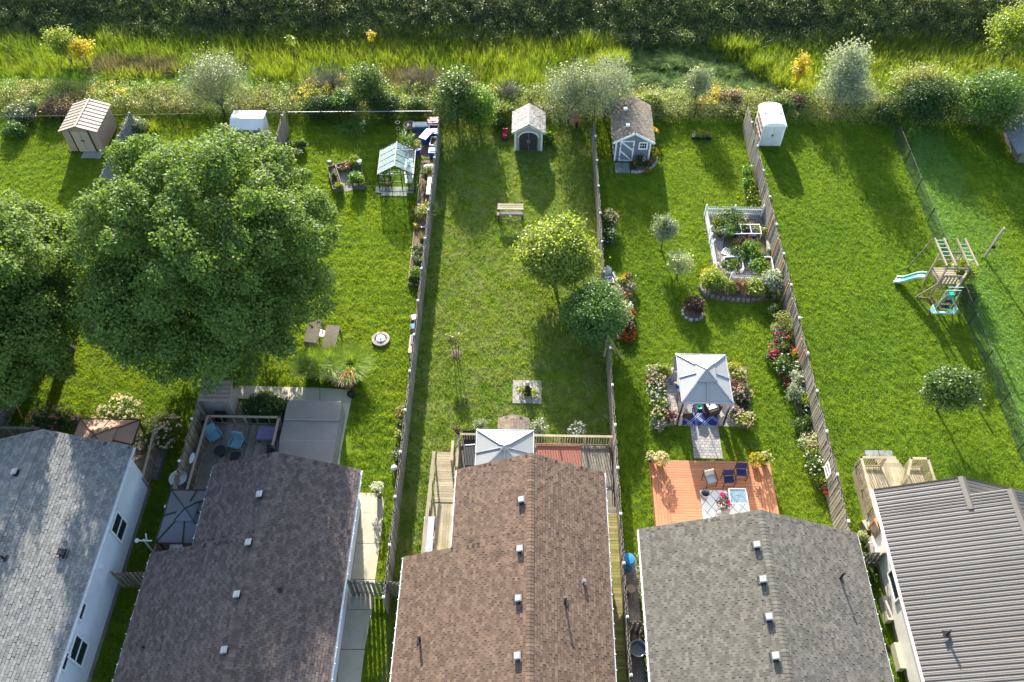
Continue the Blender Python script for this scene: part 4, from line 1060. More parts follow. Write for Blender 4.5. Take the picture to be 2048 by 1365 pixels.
for s in (-1, 1): m.box((s*(wd/2-.04), -dpth/2-.02, .87), (.12,.08,1.72), t=.5); m.bar((s*(g[2]), g[0]+.05, g[3]-.06), (0, g[0]+.05, 2.28), .05, .13, t=.5)
m.build('corner_trim', M['offwhite'], t)

# grey wooden shed with white trim
a = at(1228,325); b = at(1296,318); wd = 2.35; dpth = 3.6
c = (at(1262,322).x+.0, at(1262,322).y+dpth/2)
t, g = gable_shed('wooden_shed', 'grey shed with white trim, a braced door and a brown shingle roof', c, wd, dpth, 1.8, 2.5, 'shed_grey', 'sh5', over=.18)
shed_shingles(t, c, 2.5, g, 'sh5', .2, .14)
yy = -dpth/2-.03
m = MB()
for s in (-1, 1): m.box((s*(wd/2-.05), yy+.005, .9), (.11,.05,1.8), t=.5); m.bar((s*g[2], g[0]-.02, g[3]-.04), (0, g[0]-.02, 2.46), .035, .15, t=.5)
m.build('white_trim', M['white'], t)
m = MB(); m.box((-.40,yy,.88), (.9,.04,1.68), t=.5); d = m.build('door', M['shed_grey'], t)
m = MB()
for x in (-.83, .03): m.box((x,yy-.03,.88), (.09,.03,1.7), t=.5)
for z in (.07, 1.68): m.box((-.40,yy-.031,z), (.77,.03,.09), t=.5)
m.bar((-.78,yy-.032,1.60), (-.02,yy-.032,.95), .03, .09, t=.5); m.bar((-.78,yy-.034,.85), (-.02,yy-.034,.12), .03, .09, t=.5); m.build('door_brace', M['white'], d)
m = MB()
for x, z in ((-.84,1.3),(-.84,.4),(.04,1.25)): m.box((x,yy-.055,z), (.10,.02,.05), t=.5)
m.build('hinge', M['black'], d)
m = MB()
for x in (.40, .92): m.box((x,yy-.01,1.32), (.10,.05,.62), t=.5)
for z in (1.05, 1.58): m.box((.66,yy-.012,z), (.62,.05,.10), t=.5)
for x in (.575, .745): m.box((x,yy-.005,1.315), (.02,.03,.45), t=.5)
m.box((.66,yy-.004,1.315), (.45,.028,.02), t=.5); wn = m.build('window', M['white'], t)
m = MB(); m.box((.66,yy+.01,1.315), (.46,.02,.46), t=.5); m.build('pane', M['glassdark'], wn)
for k, q in enumerate(((1251,217),(1256,250))):
    p = at(*q, 2.42)-t.location; m = MB(); m.box(p+Vector((0,0,-.04)), (.24,.22,.16), t=.5); m.build('roof_vent', M['white'], t)
pts = [at(1232,327), at(1262,327)]
t = thing('slab_step', 'four square grey slabs in front of the grey shed door', 'paving', (at(1244,335).x, at(1244,335).y-.1, 0)); m = MB(); m.box((0,0,.025), (.48,.48,.05), t=.5); me = m.mesh('slab', M['paver_dark'])
for i in range(2):
    for j in range(2): inst('slab', me, t, (i*.5-.25, j*.5-.25, .003*((i+j)%2)))

# white resin shed
a = at(1517,292); b = at(1558,291); wd = 1.5; dpth = 2.1; c = ((a.x+b.x)/2+.02, a.y+dpth/2-.02)
t = thing('resin_shed', 'white resin shed with an arched roof and double doors', 'shed', (c[0], c[1], 0))
m = MB(); m.box((0,0,.85), (wd,dpth,1.7), t=.5); m.build('wall', M['white'], t)
m = MB(); n = 8; pr = [(wd/2*1.08*math.cos(math.pi*k/n), 1.68+.32*math.sin(math.pi*k/n)) for k in range(n+1)]
vs = [(x, y, z) for y in (-dpth/2-.08, dpth/2+.08) for x, z in pr]
m.add(vs, [(k, k+1, n+2+k, n+1+k)[::-1] for k in range(n)]+[tuple(range(n+1)), tuple(range(2*n+1, n, -1))], .5); m.build('roof', M['white'], t)
m = MB(); m.box((0,.05,1.93), (wd*.8,.05,.12), t=.5); m.build('roof_seam', M['offwhite'], t)
for s in (-1, 1):
    m = MB(); m.box((s*wd*.22,-dpth/2-.02,.86), (wd*.40,.04,1.6), t=.5)
    for x in (.14,.22,.30): m.box((s*wd*x,-dpth/2-.045,.86), (.02,.02,1.45), t=.5)
    m.build('door', M['offwhite'], t)
m = MB(); m.box((0,-dpth/2-.06,.95), (.09,.05,.12), t=.5); m.build('handle', M['black'], t)
m = MB()
for y in (-.7,-.25,.2,.65):
    for z in (.45, .95, 1.4): m.box((-wd/2-.015, y, z), (.03,.28,.30), t=.5)
m.build('side_panel', M['tan'], t)

# grey lean-to at the right edge, with garden tools leaning on it
p = at(2052,265,1.4); t = thing('lean_to', 'dark grey weathered lean-to at the right edge', 'shed', (p.x+.4, p.y, 0), .0)
m = MB(); m.slab([(-1.3,-1.6,.9),(1.2,-2.2,2.3),(1.2,2.0,2.3),(-1.3,1.6,.9)], .08, .5); m.build('roof', M['fence_g'], t)
m = MB(); m.box((.4,0,.45), (2.6,3.0,.9), t=.5); m.build('wall', M['wood_grey'], t)
p = at(2028,252); t = thing('shovel', 'spade with a teal handle leaning at the grey lean-to', 'spade', (p.x,p.y,0)); m = MB(); m.bar((0,0,.3), (.7,.3,1.4), .04, t=.5); m.build('shaft', M['wood_pale'], t); m = MB(); m.slab([(-.12,-.1,.05),(.12,-.1,.05),(.14,.05,.35),(-.1,.05,.35)], .03, .5); m.build('blade', M['teal'], t)

# ------------------------------------------------------------------ greenhouse
c0 = at(800, 372); t = thing('greenhouse', 'small glass greenhouse with a dark frame and a gable roof', 'greenhouse', (at(795,362,.4).x, at(795,362,.4).y+.6, 0), math.radians(2))
wd, dp, he, hr = 2.3, 2.4, 1.45, 2.15; fr = MB(); b_ = .045
pts = [(-wd/2,-dp/2),(wd/2,-dp/2),(wd/2,dp/2),(-wd/2,dp/2)]
for x, y in pts: fr.bar((x,y,0), (x,y,he), b_, t=.5)
for i in range(4):
    x0,y0 = pts[i]; x1,y1 = pts[(i+1)%4]
    fr.bar((x0,y0,.05), (x1,y1,.05), b_+.01, t=.5); fr.bar((x0,y0,he), (x1,y1,he), b_, t=.5)
for y in (-dp/2, dp/2): fr.bar((-wd/2,y,he), (0,y,hr), b_, t=.5); fr.bar((wd/2,y,he), (0,y,hr), b_, t=.5)
fr.bar((0,-dp/2,hr), (0,dp/2,hr), b_+.01, t=.5)
for k in range(1,4):
    y = -dp/2+dp*k/4
    for s in (-1,1): fr.bar((s*wd/2,y,0), (s*wd/2,y,he), .03, t=.5); fr.bar((s*wd/2,y,he), (0,y,hr), .03, t=.5)
for x in (-.35,.35,-.75,.75): fr.bar((x,-dp/2,0), (x,-dp/2,he+(hr-he)*(1-abs(x)/(wd/2))), .04, t=.5)
fr.bar((-wd/2,-dp/2,.75), (-.35,-dp/2,.75), .03, t=.5)
fr.build('frame', M['darkmetal'], t)
for s in (-1,1):
    for k in range(4):
        y0 = -dp/2+dp*k/4+.02; y1 = y0+dp/4-.04
        m = MB(); m.slab([(s*wd/2,y0,he+.01),(s*wd/2,y1,he+.01),(0,y1,hr),(0,y0,hr)], .008, .5); m.build('roof_pane', M['glass'], t)
        m = MB(); m.box((s*wd/2, (y0+y1)/2, .75), (.008, y1-y0, 1.38), t=.5); m.build('wall_pane', M['glass'], t)
for y in (-dp/2, dp/2):
    m = MB(); m.add([(-wd/2+.03,y,.07),(wd/2-.03,y,.07),(wd/2-.03,y,he),(0,y,hr-.03),(-wd/2+.03,y,he)], [(0,1,2,3,4)], .5); m.build('gable_pane', M['glass'], t)
m = MB()
for a_, b2 in (((.35,.08),(.35,1.7)),((-.35,.08),(-.35,1.7)),((-.35,1.7),(.35,1.7)),((-.35,.9),(.35,.9))): m.bar((a_[0],-dp/2-.05,a_[1]), (b2[0],-dp/2-.05,b2[1]), .05, t=.5)
m.build('door', M['darkmetal'], t)
m = MB()
for z in (.5,.9,1.25):
    m.box((.75,-.2,z), (.5,1.5,.03), t=.5)
for x in (.52,.98):
    for y in (-.9,.5): m.bar((x,y,0), (x,y,1.3), .03, t=.5)
o = thing('shelf_rack', 'white shelf rack inside the glass greenhouse', 'shelf', tuple(t.location), math.radians(2)); m.build('rack', M['offwhite'], o)
gh = t
for i, (x, y, cm) in enumerate(((.7,-.7,'terracotta'),(.8,-.1,'offwhite'),(-.7,-.6,'terracotta'),(-.6,.3,'offwhite'),(-.75,.8,'black'))):
    q = thing('plant_pot', ['terracotta pot on the rack nearest the greenhouse door','white pot in the middle of the greenhouse rack','terracotta pot on the floor left of the greenhouse door','white tub on the left inside the greenhouse','black pot in the far left corner of the greenhouse'][i], 'pot', (t.location.x+x, t.location.y+y, 1.28 if i < 2 else .02))
    m = MB(); m.lathe([(.10,0),(.15,.22),(.17,.24)], (0,0,0), 10); m.build('pot', M[cm], q)
    foliage('foliage', M['L_mid'], q, (0,0,.36), (.18,.18,.18), 8, 12, .05, .09, i+1)
p = at(790,379); t = thing('paving_apron', 'grey stone paving in front of the greenhouse', 'paving', (p.x, p.y-.25, 0)); me = []
for k in range(3):
    m = MB(); m.box((0,0,.03), (.40,.27,.05)); me.append(m.mesh('paver', M['paver']))
for i in range(6):
    for j in range(3):
        if j == 0 and i in (0, 5): continue
        inst('paver', random.choice(me), t, (-1.05+i*.42, -.3+j*.29, random.uniform(0,.006)), (0,0,random.uniform(-.03,.03)))
addrect(Vector((p.x-1.2, p.y-.7, 0)), Vector((p.x+1.2, p.y+3, 0)))
def stones(name, label, path, size=.22, mt='stone', z=0, h=.14, cat='edging', group=None, closed=False, piece='stone'):
    pts = [at(*q, 0) for q in path] if not isinstance(path[0], Vector) else path
    t = thing(name, label, cat, (pts[0].x, pts[0].y, z), 0, group); me = []
    for k in range(5):
        m = MB(); w_, d_, h_ = size*random.uniform(.85,1.1)*.95, size*.62*random.uniform(.85,1.15), h*random.uniform(.85,1.1)
        m.add([(-w_/2,-d_/2,0),(w_/2,-d_/2,0),(w_/2,d_/2,0),(-w_/2,d_/2,0),(-w_*.42,-d_*.4,h_),(w_*.43,-d_*.41,h_*.95),(w_*.42,d_*.4,h_),(-w_*.43,d_*.4,h_*.97)], [(3,2,1,0),(4,5,6,7),(0,1,5,4),(1,2,6,5),(2,3,7,6),(3,0,4,7)])
        me.append(m.mesh(piece, M[mt]))
    if closed: pts = pts+[pts[0]]
    for a, b in zip(pts, pts[1:]):
        L = (b-a).length; n = max(1, round(L/size)); an = math.atan2(b.y-a.y, b.x-a.x)
        for i in range(n):
            q = a.lerp(b, (i+.5)/n); inst(piece, random.choice(me), t, (q.x-t.location.x, q.y-t.location.y, 0), (0,0,an+random.uniform(-.06,.06)))
    return t
stones('stone_pile', 'rough stones piled along the left side of the greenhouse', [(765,362),(757,345),(762,330)], .3, 'stone', h=.25, cat='stones')

def bed_soil(name, label, poly, z=.10, mt='soil', cat='flower bed', bump=.05):
    pts = [at(*q, 0) for q in poly]; cx = sum(p.x for p in pts)/len(pts); cy = sum(p.y for p in pts)/len(pts)
    t = thing(name, label, cat, (cx, cy, 0)); m = MB(); m.prism([(p.x-cx, p.y-cy) for p in pts], 0, z, .5); m.build('soil', M[mt], t)
    xs = [p.x for p in pts]; ys = [p.y for p in pts]
    POLYS.append([(p.x, p.y) for p in pts])
    return t
POLYS = []
def boards(t, poly, h, mt, th=.045, z=0, name='board'):
    pts = [at(*q, 0) for q in poly]
    for a, b in zip(pts, pts[1:]+[pts[0]]):
        m = MB(); m.bar((a.x-t.location.x,a.y-t.location.y,h/2+z), (b.x-t.location.x,b.y-t.location.y,h/2+z), th, h); m.build(name, M[mt], t)

# raised vegetable beds
def raised_bed(label, poly, h=.35, mt='wood_grey', z=0):
    t = bed_soil('raised_bed', label, poly, h-.08, cat='raised bed'); boards(t, poly, h, mt); return t
raised_bed('left arm of the U-shaped raised vegetable bed', [(657,343),(672,338),(687,384),(668,386)])
raised_bed('rear arm of the U-shaped raised vegetable bed', [(673,337),(716,327),(720,335),(677,344)])
raised_bed('right arm of the U-shaped raised vegetable bed', [(708,345),(724,345),(732,380),(706,381)])
for a in (('leafy green tomato plants in the right arm of the raised bed',712,357,1.0,.75,'L_fresh',900),('yellow-green herb tuft at the near end of the left raised bed',678,372,.6,.45,'L_lime',350),
          ('small green plants at the far end of the left raised bed',668,352,.5,.4,'L_mid',250),('pale sprawling plant at the far right corner of the raised beds',710,322,.8,.7,'L_yellow',350),('reddish low herbs in the rear raised bed',695,333,1.0,.3,'L_brown',300)):
    shrub('vegetable_plant', a[0], 'plant', a[1], a[2], a[3], a[4], a[5], a[6], .11, z0=.25)
t = bed_soil('gravel_patch', 'grey gravel between the arms of the raised vegetable bed', [(678,347),(706,340),(707,380),(690,386)], .03, 'gravel', 'gravel')
p = at(718,320,.8); t = thing('bucket', 'white round bucket hung at the raised vegetable bed', 'bucket', (p.x,p.y,.6)); m = MB(); m.lathe([(.12,-.12),(.15,.12),(.17,.14),(.13,.13)], (0,0,0), 12); m.build('pail', M['white'], t)
p = at(660,330,.3); t = thing('watering_can', 'dark blue-grey watering can on the corner of the raised bed', 'watering can', (p.x,p.y,.35)); m = MB(); m.lathe([(.13,0),(.14,.25),(.1,.27)], (0,0,0), 10); m.tube([(.12,0,.05),(.3,.02,.28)], [.03,.02], 6); m.build('can', M['shed_grey'], t)

# utility corner: bins, chair, planters
t = bed_soil('mulch_corner', 'bare dark mulch corner with bins beside the rear fence', [(800,262),(872,262),(866,318),(812,318)], .03, 'mulch', 'mulch')
def wheel(m, c, r, w_, t=.5): m.tube([Vector(c)-Vector((0,w_/2,0)), Vector(c)+Vector((0,w_/2,0))], r, 12, t=t)
p = at(820,250,.4); t = thing('wicker_chair', 'round tan wicker tub chair by the rear fence', 'chair', (p.x,p.y,0))
m = MB(); m.lathe([(.35,.18),(.48,.42),(.44,.42),(.34,.30),(.01,.28)], (0,0,0), 16, .5, 1, .9); m.build('seat', M['wood_pale'], t)
m = MB(); m.lathe([(.26,.30),(.27,.38),(.01,.40)], (0,0,0), 12, .5); m.build('cushion', M['darkbrown'], t)
for x, y in ((-.25,-.25),(.25,-.25),(-.25,.25),(.25,.25)): m = MB(); m.bar((x,y,0), (x,y,.2), .05); m.build('leg', M['wood_pale'], t)
def bin_(label, px, py, lm, bm, rz, s=(1.0,.5,.5), z=0, open_=False, name='storage_bin'):
    p = at(px, py, z+s[2]/2); t = thing(name, label, 'bin', (p.x, p.y, z), rz)
    m = MB(); w_, d_, h_ = s
    m.add([(-w_*.44,-d_*.42,0),(w_*.44,-d_*.42,0),(w_*.44,d_*.42,0),(-w_*.44,d_*.42,0),(-w_/2,-d_/2,h_),(w_/2,-d_/2,h_),(w_/2,d_/2,h_),(-w_/2,d_/2,h_)], [(3,2,1,0),(0,1,5,4),(1,2,6,5),(2,3,7,6),(3,0,4,7)], .5)
    m.build('bin_body', M[bm], t)
    if open_:
        m = MB()
        for a_, b2 in (((-w_/2,-d_/2),(w_/2,-d_/2)),((w_/2,-d_/2),(w_/2,d_/2)),((w_/2,d_/2),(-w_/2,d_/2)),((-w_/2,d_/2),(-w_/2,-d_/2))): m.bar((*a_,h_), (*b2,h_), .05, t=.5)
        m.build('rim', M[lm], t); m = MB(); m.box((0,0,h_*.7), (w_*.9,d_*.88,.02), t=.5); m.build('soil', M['soil'], t)
    else:
        m = MB(); m.box((0,0,h_+.03), (w_+.05,d_+.05,.07), t=.5); m.box((0,0,h_+.08), (w_*.7,d_*.6,.03), t=.5); m.build('lid', M[lm], t)
    return t
bin_('long sky-blue tub with a pale lid beside the wicker chair', 843,254, 'offwhite', 'skyblue', .05, (1.15,.45,.35))
bin_('red tub with white marks against the fence corner', 866,247, 'red', 'red', .1, (.75,.6,.45))
bin_('purple tub with a white rim in front of the red tub', 868,259, 'white', 'purple', 0, (.65,.5,.4), open_=True)
bin_('dark blue crate in front of the purple tub', 869,268, 'white', 'blue', 0, (.6,.45,.35))
bin_('blue recycling cart tipped towards the mulch', 853,275, 'white', 'blue', 1.1, (1.0,.5,.45))
bin_('white box with dried plants by the fence, below the dark blue crate', 868,286, 'offwhite', 'offwhite', 1.5, (.9,.45,.3), open_=True)
bin_('round blue tub standing upright by the fence beyond the white bag', 866,308, 'skyblue', 'blue', 0, (.5,.5,.5))
p = at(857,335,.2); t = thing('bag', 'crumpled white bag on the path beside the fence', 'bag', (p.x,p.y,0)); m = MB(); m.ball((0,0,.2), .34, 9, 6, .5, (1,.7,.6)); m.ball((.2,.05,.25), .2, 7, 5, .5, (1,.8,.7)); m.build('bag', M['white'], t)
def potted(label, px, py, potm, leaf, r=.22, h=.4, fr_=.35, flower=None, nf=30, n=450, size=.1, fs=.10, z0=0, group=None, cat='potted plant', fh=None):
    p = at(px, py, z0+h); t = thing('potted_plant', label, cat, (p.x,p.y,z0), 0, group)
    m = MB(); m.lathe([(r*.72,0),(r,h*.85),(r*1.12,h*.87),(r*1.12,h),(r*.95,h),(r*.92,h*.85)], (0,0,0), 14, .5); m.build('pot', M[potm], t)
    fh = fh or fr_
    foliage('foliage', M[leaf], t, (0,0,h+fh*.8), (fr_,fr_,fh), max(6, n//12), 12, fr_*.2, size, random.randint(1,99), low=-.6)
    if flower: blossoms('blossoms', M[flower], t, (0,0,h+fh*.8), (fr_*1.05,fr_*1.05,fh*1.05), nf, fs)
    return t
potted('leafy green shrub in a blue pot behind the greenhouse', 815,290,'blue','L_fresh',.26,.45,.5,n=600,size=.13,fh=.55)
potted('yellow-topped plant in a blue and white pot behind the greenhouse roof', 833,296,'blue','L_yellow',.3,.45,.32)
p = at(797,262,.8); t = thing('obelisk', 'thin wire plant obelisk beside the mulch corner', 'plant support', (p.x,p.y,0)); m = MB()
for k in range(4): m.bar((.2*math.cos(k*1.57),.2*math.sin(k*1.57),0), (.12*math.cos(k*1.57),.12*math.sin(k*1.57),1.5), .02)
for z in (.5,1.0,1.5):
    for k in range(8): m.bar((.16*math.cos(k*.785),.16*math.sin(k*.785),z), (.16*math.cos(k*.785+.785),.16*math.sin(k*.785+.785),z), .015)
m.build('wires', M['net'], t)
grass_clump('arching_grass', 'wide clump of arching bright green grass leaves at the rear fence', 700,252,2.2,.7,'L_fresh',420,.035,lean=1.1)
grass_clump('arching_grass', 'right half of the arching green clump near the rear fence', 732,253,1.5,.6,'L_fresh',300,.035,lean=1.1)
grass_clump('ornamental_grass', 'bright yellow-green grass tuft behind the maple', 305,262,1.6,1.3,'L_lime',300,.03,lean=.7)
grass_clump('ornamental_grass', 'pale blue-green grass tuft just right of the tan shed fence', 268,262,1.5,1.2,'L_grey',300,.03,lean=.8)

# clothes-line stand and globes left of the raised bed
p = at(598,330); t = thing('garden_pole', 'thin leaning dark pole on the striped lawn', 'pole', (p.x,p.y,0)); m = MB(); m.bar((0,0,0), (-.25,.1,1.9), .035); m.bar((-.45,.1,1.75), (.0,.1,1.85), .03); m.build('pole', M['darkmetal'], t)
for k, q in enumerate(((585,305),(597,302))):
    p = at(*q,.9); t = thing('hanging_pot', ['pale hanging plant ball left of the leaning pole','pale hanging plant ball right beside the leaning pole top'][k], 'hanging pot', (p.x,p.y,0)); m = MB(); m.bar((0,0,0),(0,0,.8),.02); m.build('hook', M['darkmetal'], t); foliage('foliage', M['L_silver'], t, (0,0,.9), (.2,.2,.2), 8, 14, .05, .08, 3)

# ------------------------------------------------------------------ long bed left of the middle fence
t = bed_soil('long_bed', 'long narrow raised bed along the fence with a timber edge', [(843,325),(868,325),(846,573),(817,571)], .18, 'mulch'); boards(t, [(845,330),(866,330),(846,573),(817,571)], .24, 'wood_pale')
P3 = [('pale straw-coloured bush spilling over the fence at the far part of the long bed',855,422,1.5,1.0,'L_rod',900,'F_cream',25),
 ('yellow-green low mound in the long bed',833,454,.5,.35,'L_gold',220,None,0),
 ('orange-brown plant low in the long bed above the yellow mound',832,425,.9,.5,'L_brown',350,'F_orange',10),
 ('grey-green clipped plant halfway along the long bed',838,500,1.0,.6,'L_grey',500,None,0),
 ('second grey-green plant nearer the end of the long bed',835,518,.9,.5,'L_grey',420,None,0),
 ('fresh green leafy plant near the end of the long bed',833,545,1.0,.55,'L_fresh',500,None,0),
 ('dark leafy plant filling the last square of the long bed',830,562,.7,.3,'L_dark',300,None,0),
 ('sparse green seedlings at the far end of the long bed',852,350,.8,.5,'L_mid',260,None,0),
 ('pinkish dried plant just below the white bag',851,375,.9,.6,'L_brown',300,None,0),
 ('trailing pale vine over the fence top above the dried plant',862,345,.8,1.0,'L_rod',300,None,0)]
for a in P3: shrub('bed_plant', a[0], 'plant', a[1], a[2], a[3], a[4], a[5], a[6], .10, flower=a[7], nf=a[8], group='plants in the long bed by the middle fence', z0=.12)
grass_clump('dry_grass', 'straw-blond dry grass tuft in the long bed', 843,478,.7,.8,'L_reedd',160,.02,lean=.8, z0=.15)
p = at(847,458); t = thing('garden_dish', 'small round lilac dish with a pale rim in the long bed', 'dish', (p.x,p.y,.2)); m = MB(); m.lathe([(.05,0),(.2,.08),(.22,.1),(.17,.09),(.01,.06)], (0,0,0), 14, .5); m.build('dish', M['purple'], t)
p = at(862,372,.9); t = thing('wall_shelf', 'white board shelf fixed to the fence beside the greenhouse', 'shelf', (p.x-.1,p.y,.9)); m = MB(); m.box((0,0,0), (.3,1.6,.05)); m.box((.12,0,-.15),(.05,1.6,.3)); m.build('board', M['white'], t)
for px, py, lb, mm in ((829,637,'stack of pale junk on a stand beside the fence','offwhite'), (828,655,'white and blue crate beside the fence, nearer than the pale junk','skyblue')):
    p = at(px,py,.4); t = thing('garden_box', lb, 'box', (p.x,p.y,0)); m = MB(); m.box((0,0,.2), (.4,.5,.4)); m.box((0,.02,.43),(.45,.4,.05),rz=.1); m.build('box', M['wood_grey'], t); m = MB(); m.box((0,0,.5), (.3,.35,.08),rz=.3); m.build('lid', M[mm], t)
p = at(826,690,.5); t = thing('deck_box', 'brown storage box against the fence with a dark plum top', 'box', (p.x,p.y,0)); m = MB(); m.box((0,0,.3), (.42,1.25,.6), t=.5); m.build('box', M['tan'], t); m = MB(); m.box((.05,.25,.62), (.36,.6,.04), t=.5); m.build('lid', M['purple'], t)
potted('pinkish feathery grass in a dark pot beside the fence', 802,830,'black','L_brown',.15,.3,.28,n=250,fh=.35)
for k, (px, py) in enumerate(((803,855),(798,905))):
    p = at(px,py,.2); t = thing('planter', ['black metal planter box with green plants, farther of two by the fence','black metal planter box with green plants, nearer of two by the fence'][k], 'planter', (p.x,p.y,0)); m = MB()
    for s in (-1,1): m.box((s*.17,0,.22), (.03,.72,.44), t=.5); m.box((0,s*.36,.22), (.34,.03,.44), t=.5)
    m.build('box', M['black'], t); m = MB(); m.box((0,0,.34), (.32,.68,.03), t=.5); m.build('soil', M['soil'], t); foliage('foliage', M['L_mid'], t, (0,-.1,.5), (.2,.3,.2), 22, 12, .06, .09, k)
potted('pale green rosette in a black pot between the two metal planters', 801,872,'black','L_rod',.16,.3,.24,n=250)
potted('pale green plant in a dark pot below the metal planters', 795,915,'black','L_grey',.17,.3,.26,n=250)
p = at(790,945,.3); t = thing('post_light', 'short white-topped post at the fence, below the planters', 'post', (p.x,p.y,0)); m = MB(); m.bar((0,0,0),(0,0,.7),.10,t=.5); m.build('post', M['wood_grey'], t); m = MB(); m.lathe([(.14,.7),(.15,.78),(.05,.85)],(0,0,0),10,.5); m.build('cap', M['offwhite'], t)

# ------------------------------------------------------------------ fire pit, benches, grasses, pots
p = at(762,681); t = thing('fire_pit', 'round stone fire pit with a white centre on the lawn', 'fire pit', (p.x,p.y,0)); me = []
for k in range(3): m = MB(); m.box((0,0,.08), (.2,.15,.16)); me.append(m.mesh('stone', M['stone']))
for k in range(15): a_ = k*6.283/15; inst('stone', me[k%3], t, (.42*math.cos(a_), .42*math.sin(a_), 0), (0,0,a_+1.57))
m = MB(); m.lathe([(.33,.0),(.33,.08),(.01,.09)], (0,0,0), 16, .5); m.build('gravel', M['gravel'], t)
m = MB(); m.lathe([(.25,.06),(.24,.2),(.05,.23),(.05,.3),(.01,.3)], (0,0,0), 14, .5); m.build('burner', M['white'], t)
def slant_bench(label, px, py, rz):
    p = at(px, py, .5); t = thing('garden_bench', label, 'bench', (p.x,p.y,0), rz)
    m = MB(); m.slab([(-.38,-.7,.62),(.38,-.7,.62),(.38,.7,.92),(-.38,.7,.92)], .06, .5); m.box((0,-.70,.36),(.74,.05,.5),t=.5); m.build('seat', M['wood_pale'], t)
    for x in (-.33,.33):
        for y in (-.62,.62): m = MB(); m.bar((x,y,0), (x,y,.64+.2*y), .07); m.build('leg', M['wood_grey'], t)
slant_bench('pale wooden table on the lawn nearest the round stone fire pit', 663,680, -.12)
slant_bench('pale wooden table half under the maple crown', 628,668, -.12)
p = at(642,670,.4); t = thing('side_table', 'small round white table between the two pale wooden tables', 'table', (p.x,p.y,0)); m = MB(); m.lathe([(.28,.5),(.28,.53),(.01,.54)], (0,0,0), 14, .5); m.build('top', M['white'], t)
for k in range(3): m = MB(); m.bar((.1*math.cos(k*2.1),.1*math.sin(k*2.1),.5), (.25*math.cos(k*2.1),.25*math.sin(k*2.1),0), .03); m.build('leg', M['darkmetal'], t)
for k, (px, py, wd) in enumerate(((622,735,1.4),(657,732,1.6),(698,733,1.9))):
    grass_clump('ornamental_grass', ['leftmost of the three feathery bright grasses at the patio','middle of the three feathery bright grasses at the patio','rightmost and palest of the three feathery grasses at the patio'][k], px, py, wd*1.45, 1.35, 'L_bright', 2800, .036, group='feathery grasses at the patio', lean=.85)
potted('terracotta pot with a small bare plant left of the orange flowers', 672,766,'terracotta','L_grey',.2,.25,.14,n=90,size=.07)
potted('big terracotta bowl of orange flowers at the corner of the concrete path', 697,765,'terracotta','L_brown',.32,.35,.4,'F_orange',30,n=350,fs=.12)
potted('black pot on the corner of the concrete path', 702,787,'black','L_dark',.2,.3,.12,n=60,size=.06)

# ------------------------------------------------------------------ concrete paths
def slabs(name, label, poly_list, mt, z=.05, cat='path'):
    pts0 = [at(*q,0) for q in poly_list[0]]; t = thing(name, label, cat, (pts0[0].x, pts0[0].y, 0)); del t['category']; del t['label']; t['kind'] = 'structure'
    for poly in poly_list:
        pts = [at(*q,0) for q in poly]; cx = sum(p.x for p in pts)/len(pts); cy = sum(p.y for p in pts)/len(pts)
        POLYS.append([(p.x, p.y) for p in pts])
        q2 = [(cx+(p.x-cx)*(1-.012/max(.1,(abs(p.x-cx)+abs(p.y-cy))/2))-t.location.x, cy+(p.y-cy)*(1-.012/max(.1,(abs(p.x-cx)+abs(p.y-cy))/2))-t.location.y) for p in pts]
        m = MB(); m.prism(q2, 0, z); m.build('slab', M[mt], t)
    return t
slabs('path', '', [[(470,772),(535,774),(533,800),(465,798)],[(535,774),(640,777),(640,805),(533,801)],[(640,777),(707,781),(702,806),(640,804)],
     [(655,806),(702,806),(693,850),(650,850)],[(650,850),(693,850),(682,905),(640,905)],[(640,905),(682,905),(678,950),(640,950)]], 'concrete')
slabs('path', '', [[(712,986),(752,987),(765,993),(769,1005),(767,1028),(705,1027)],[(703,1027),(768,1027),(761,1088),(695,1088)],[(694,1088),(761,1088),(751,1160),(690,1160)],
     [(688,1160),(751,1160),(745,1220),(690,1220)],[(690,1220),(745,1220),(730,1300),(680,1300)],[(680,1300),(730,1300),(718,1400),(672,1400)]], 'concrete')
t = potted('white-flowering plant in a pot at the rounded corner of the side path', 757,985,'black','L_varieg',.15,.45,.3,'F_white',26,n=260,fs=.11,fh=.42)

# ------------------------------------------------------------------ hot tub with folding cover
q = [at(586,801,1.15), at(673,805,1.15), at(655,925,1.15), at(562,925,1.15)]
c = (q[0]+q[2])/2; t = thing('swim_spa', 'large rectangular swim spa with a grey folding cover', 'hot tub', (c.x,c.y,0))
X0 = -1.42; X1 = 1.42; Y1 = q[0].y-c.y; Y0 = q[3].y-c.y-1.2
m = MB(); m.box((0,(Y0+Y1)/2,.5), (X1-X0-.1, Y1-Y0-.1, 1.0), t=.5); m.build('shell', M['tub_side'], t)
y = Y0+.1
pm_ = MB(); pm_.box((0,0,.5), (.03,.42,.9), t=.5); pme = pm_.mesh('side_panel', M['tub_side'])
while y < Y1-.3: inst('side_panel', pme, t, (X1-.03, y+.2, 0)); inst('side_panel', pme, t, (X0+.03, y+.2, 0)); y += .46
n = 4; dy = (Y1-Y0)/n
for k in range(n):
    m = MB(); ya, yb = Y0+k*dy+.015, Y0+(k+1)*dy-.015; zt = 1.17+.02*(k%2)
    ch = .16
    pl = [(X0,ya),(X1,ya),(X1,yb),(X0,yb)] if k < n-1 else [(X0,ya),(X1,ya),(X1,yb-ch),(X1-ch*.3,yb-ch*.3),(X1-ch,yb),(X0+ch,yb),(X0+ch*.3,yb-ch*.3),(X0,yb-ch)]
    m.prism(pl, 1.02, zt, .5); cv = m.build('cover_panel', M['tub'], t)
    if k: m = MB(); m.box((0,ya-.015,zt+.005), (X1-X0-.02,.05,.025), t=.5); m.build('seam', M['tub_side'], cv)
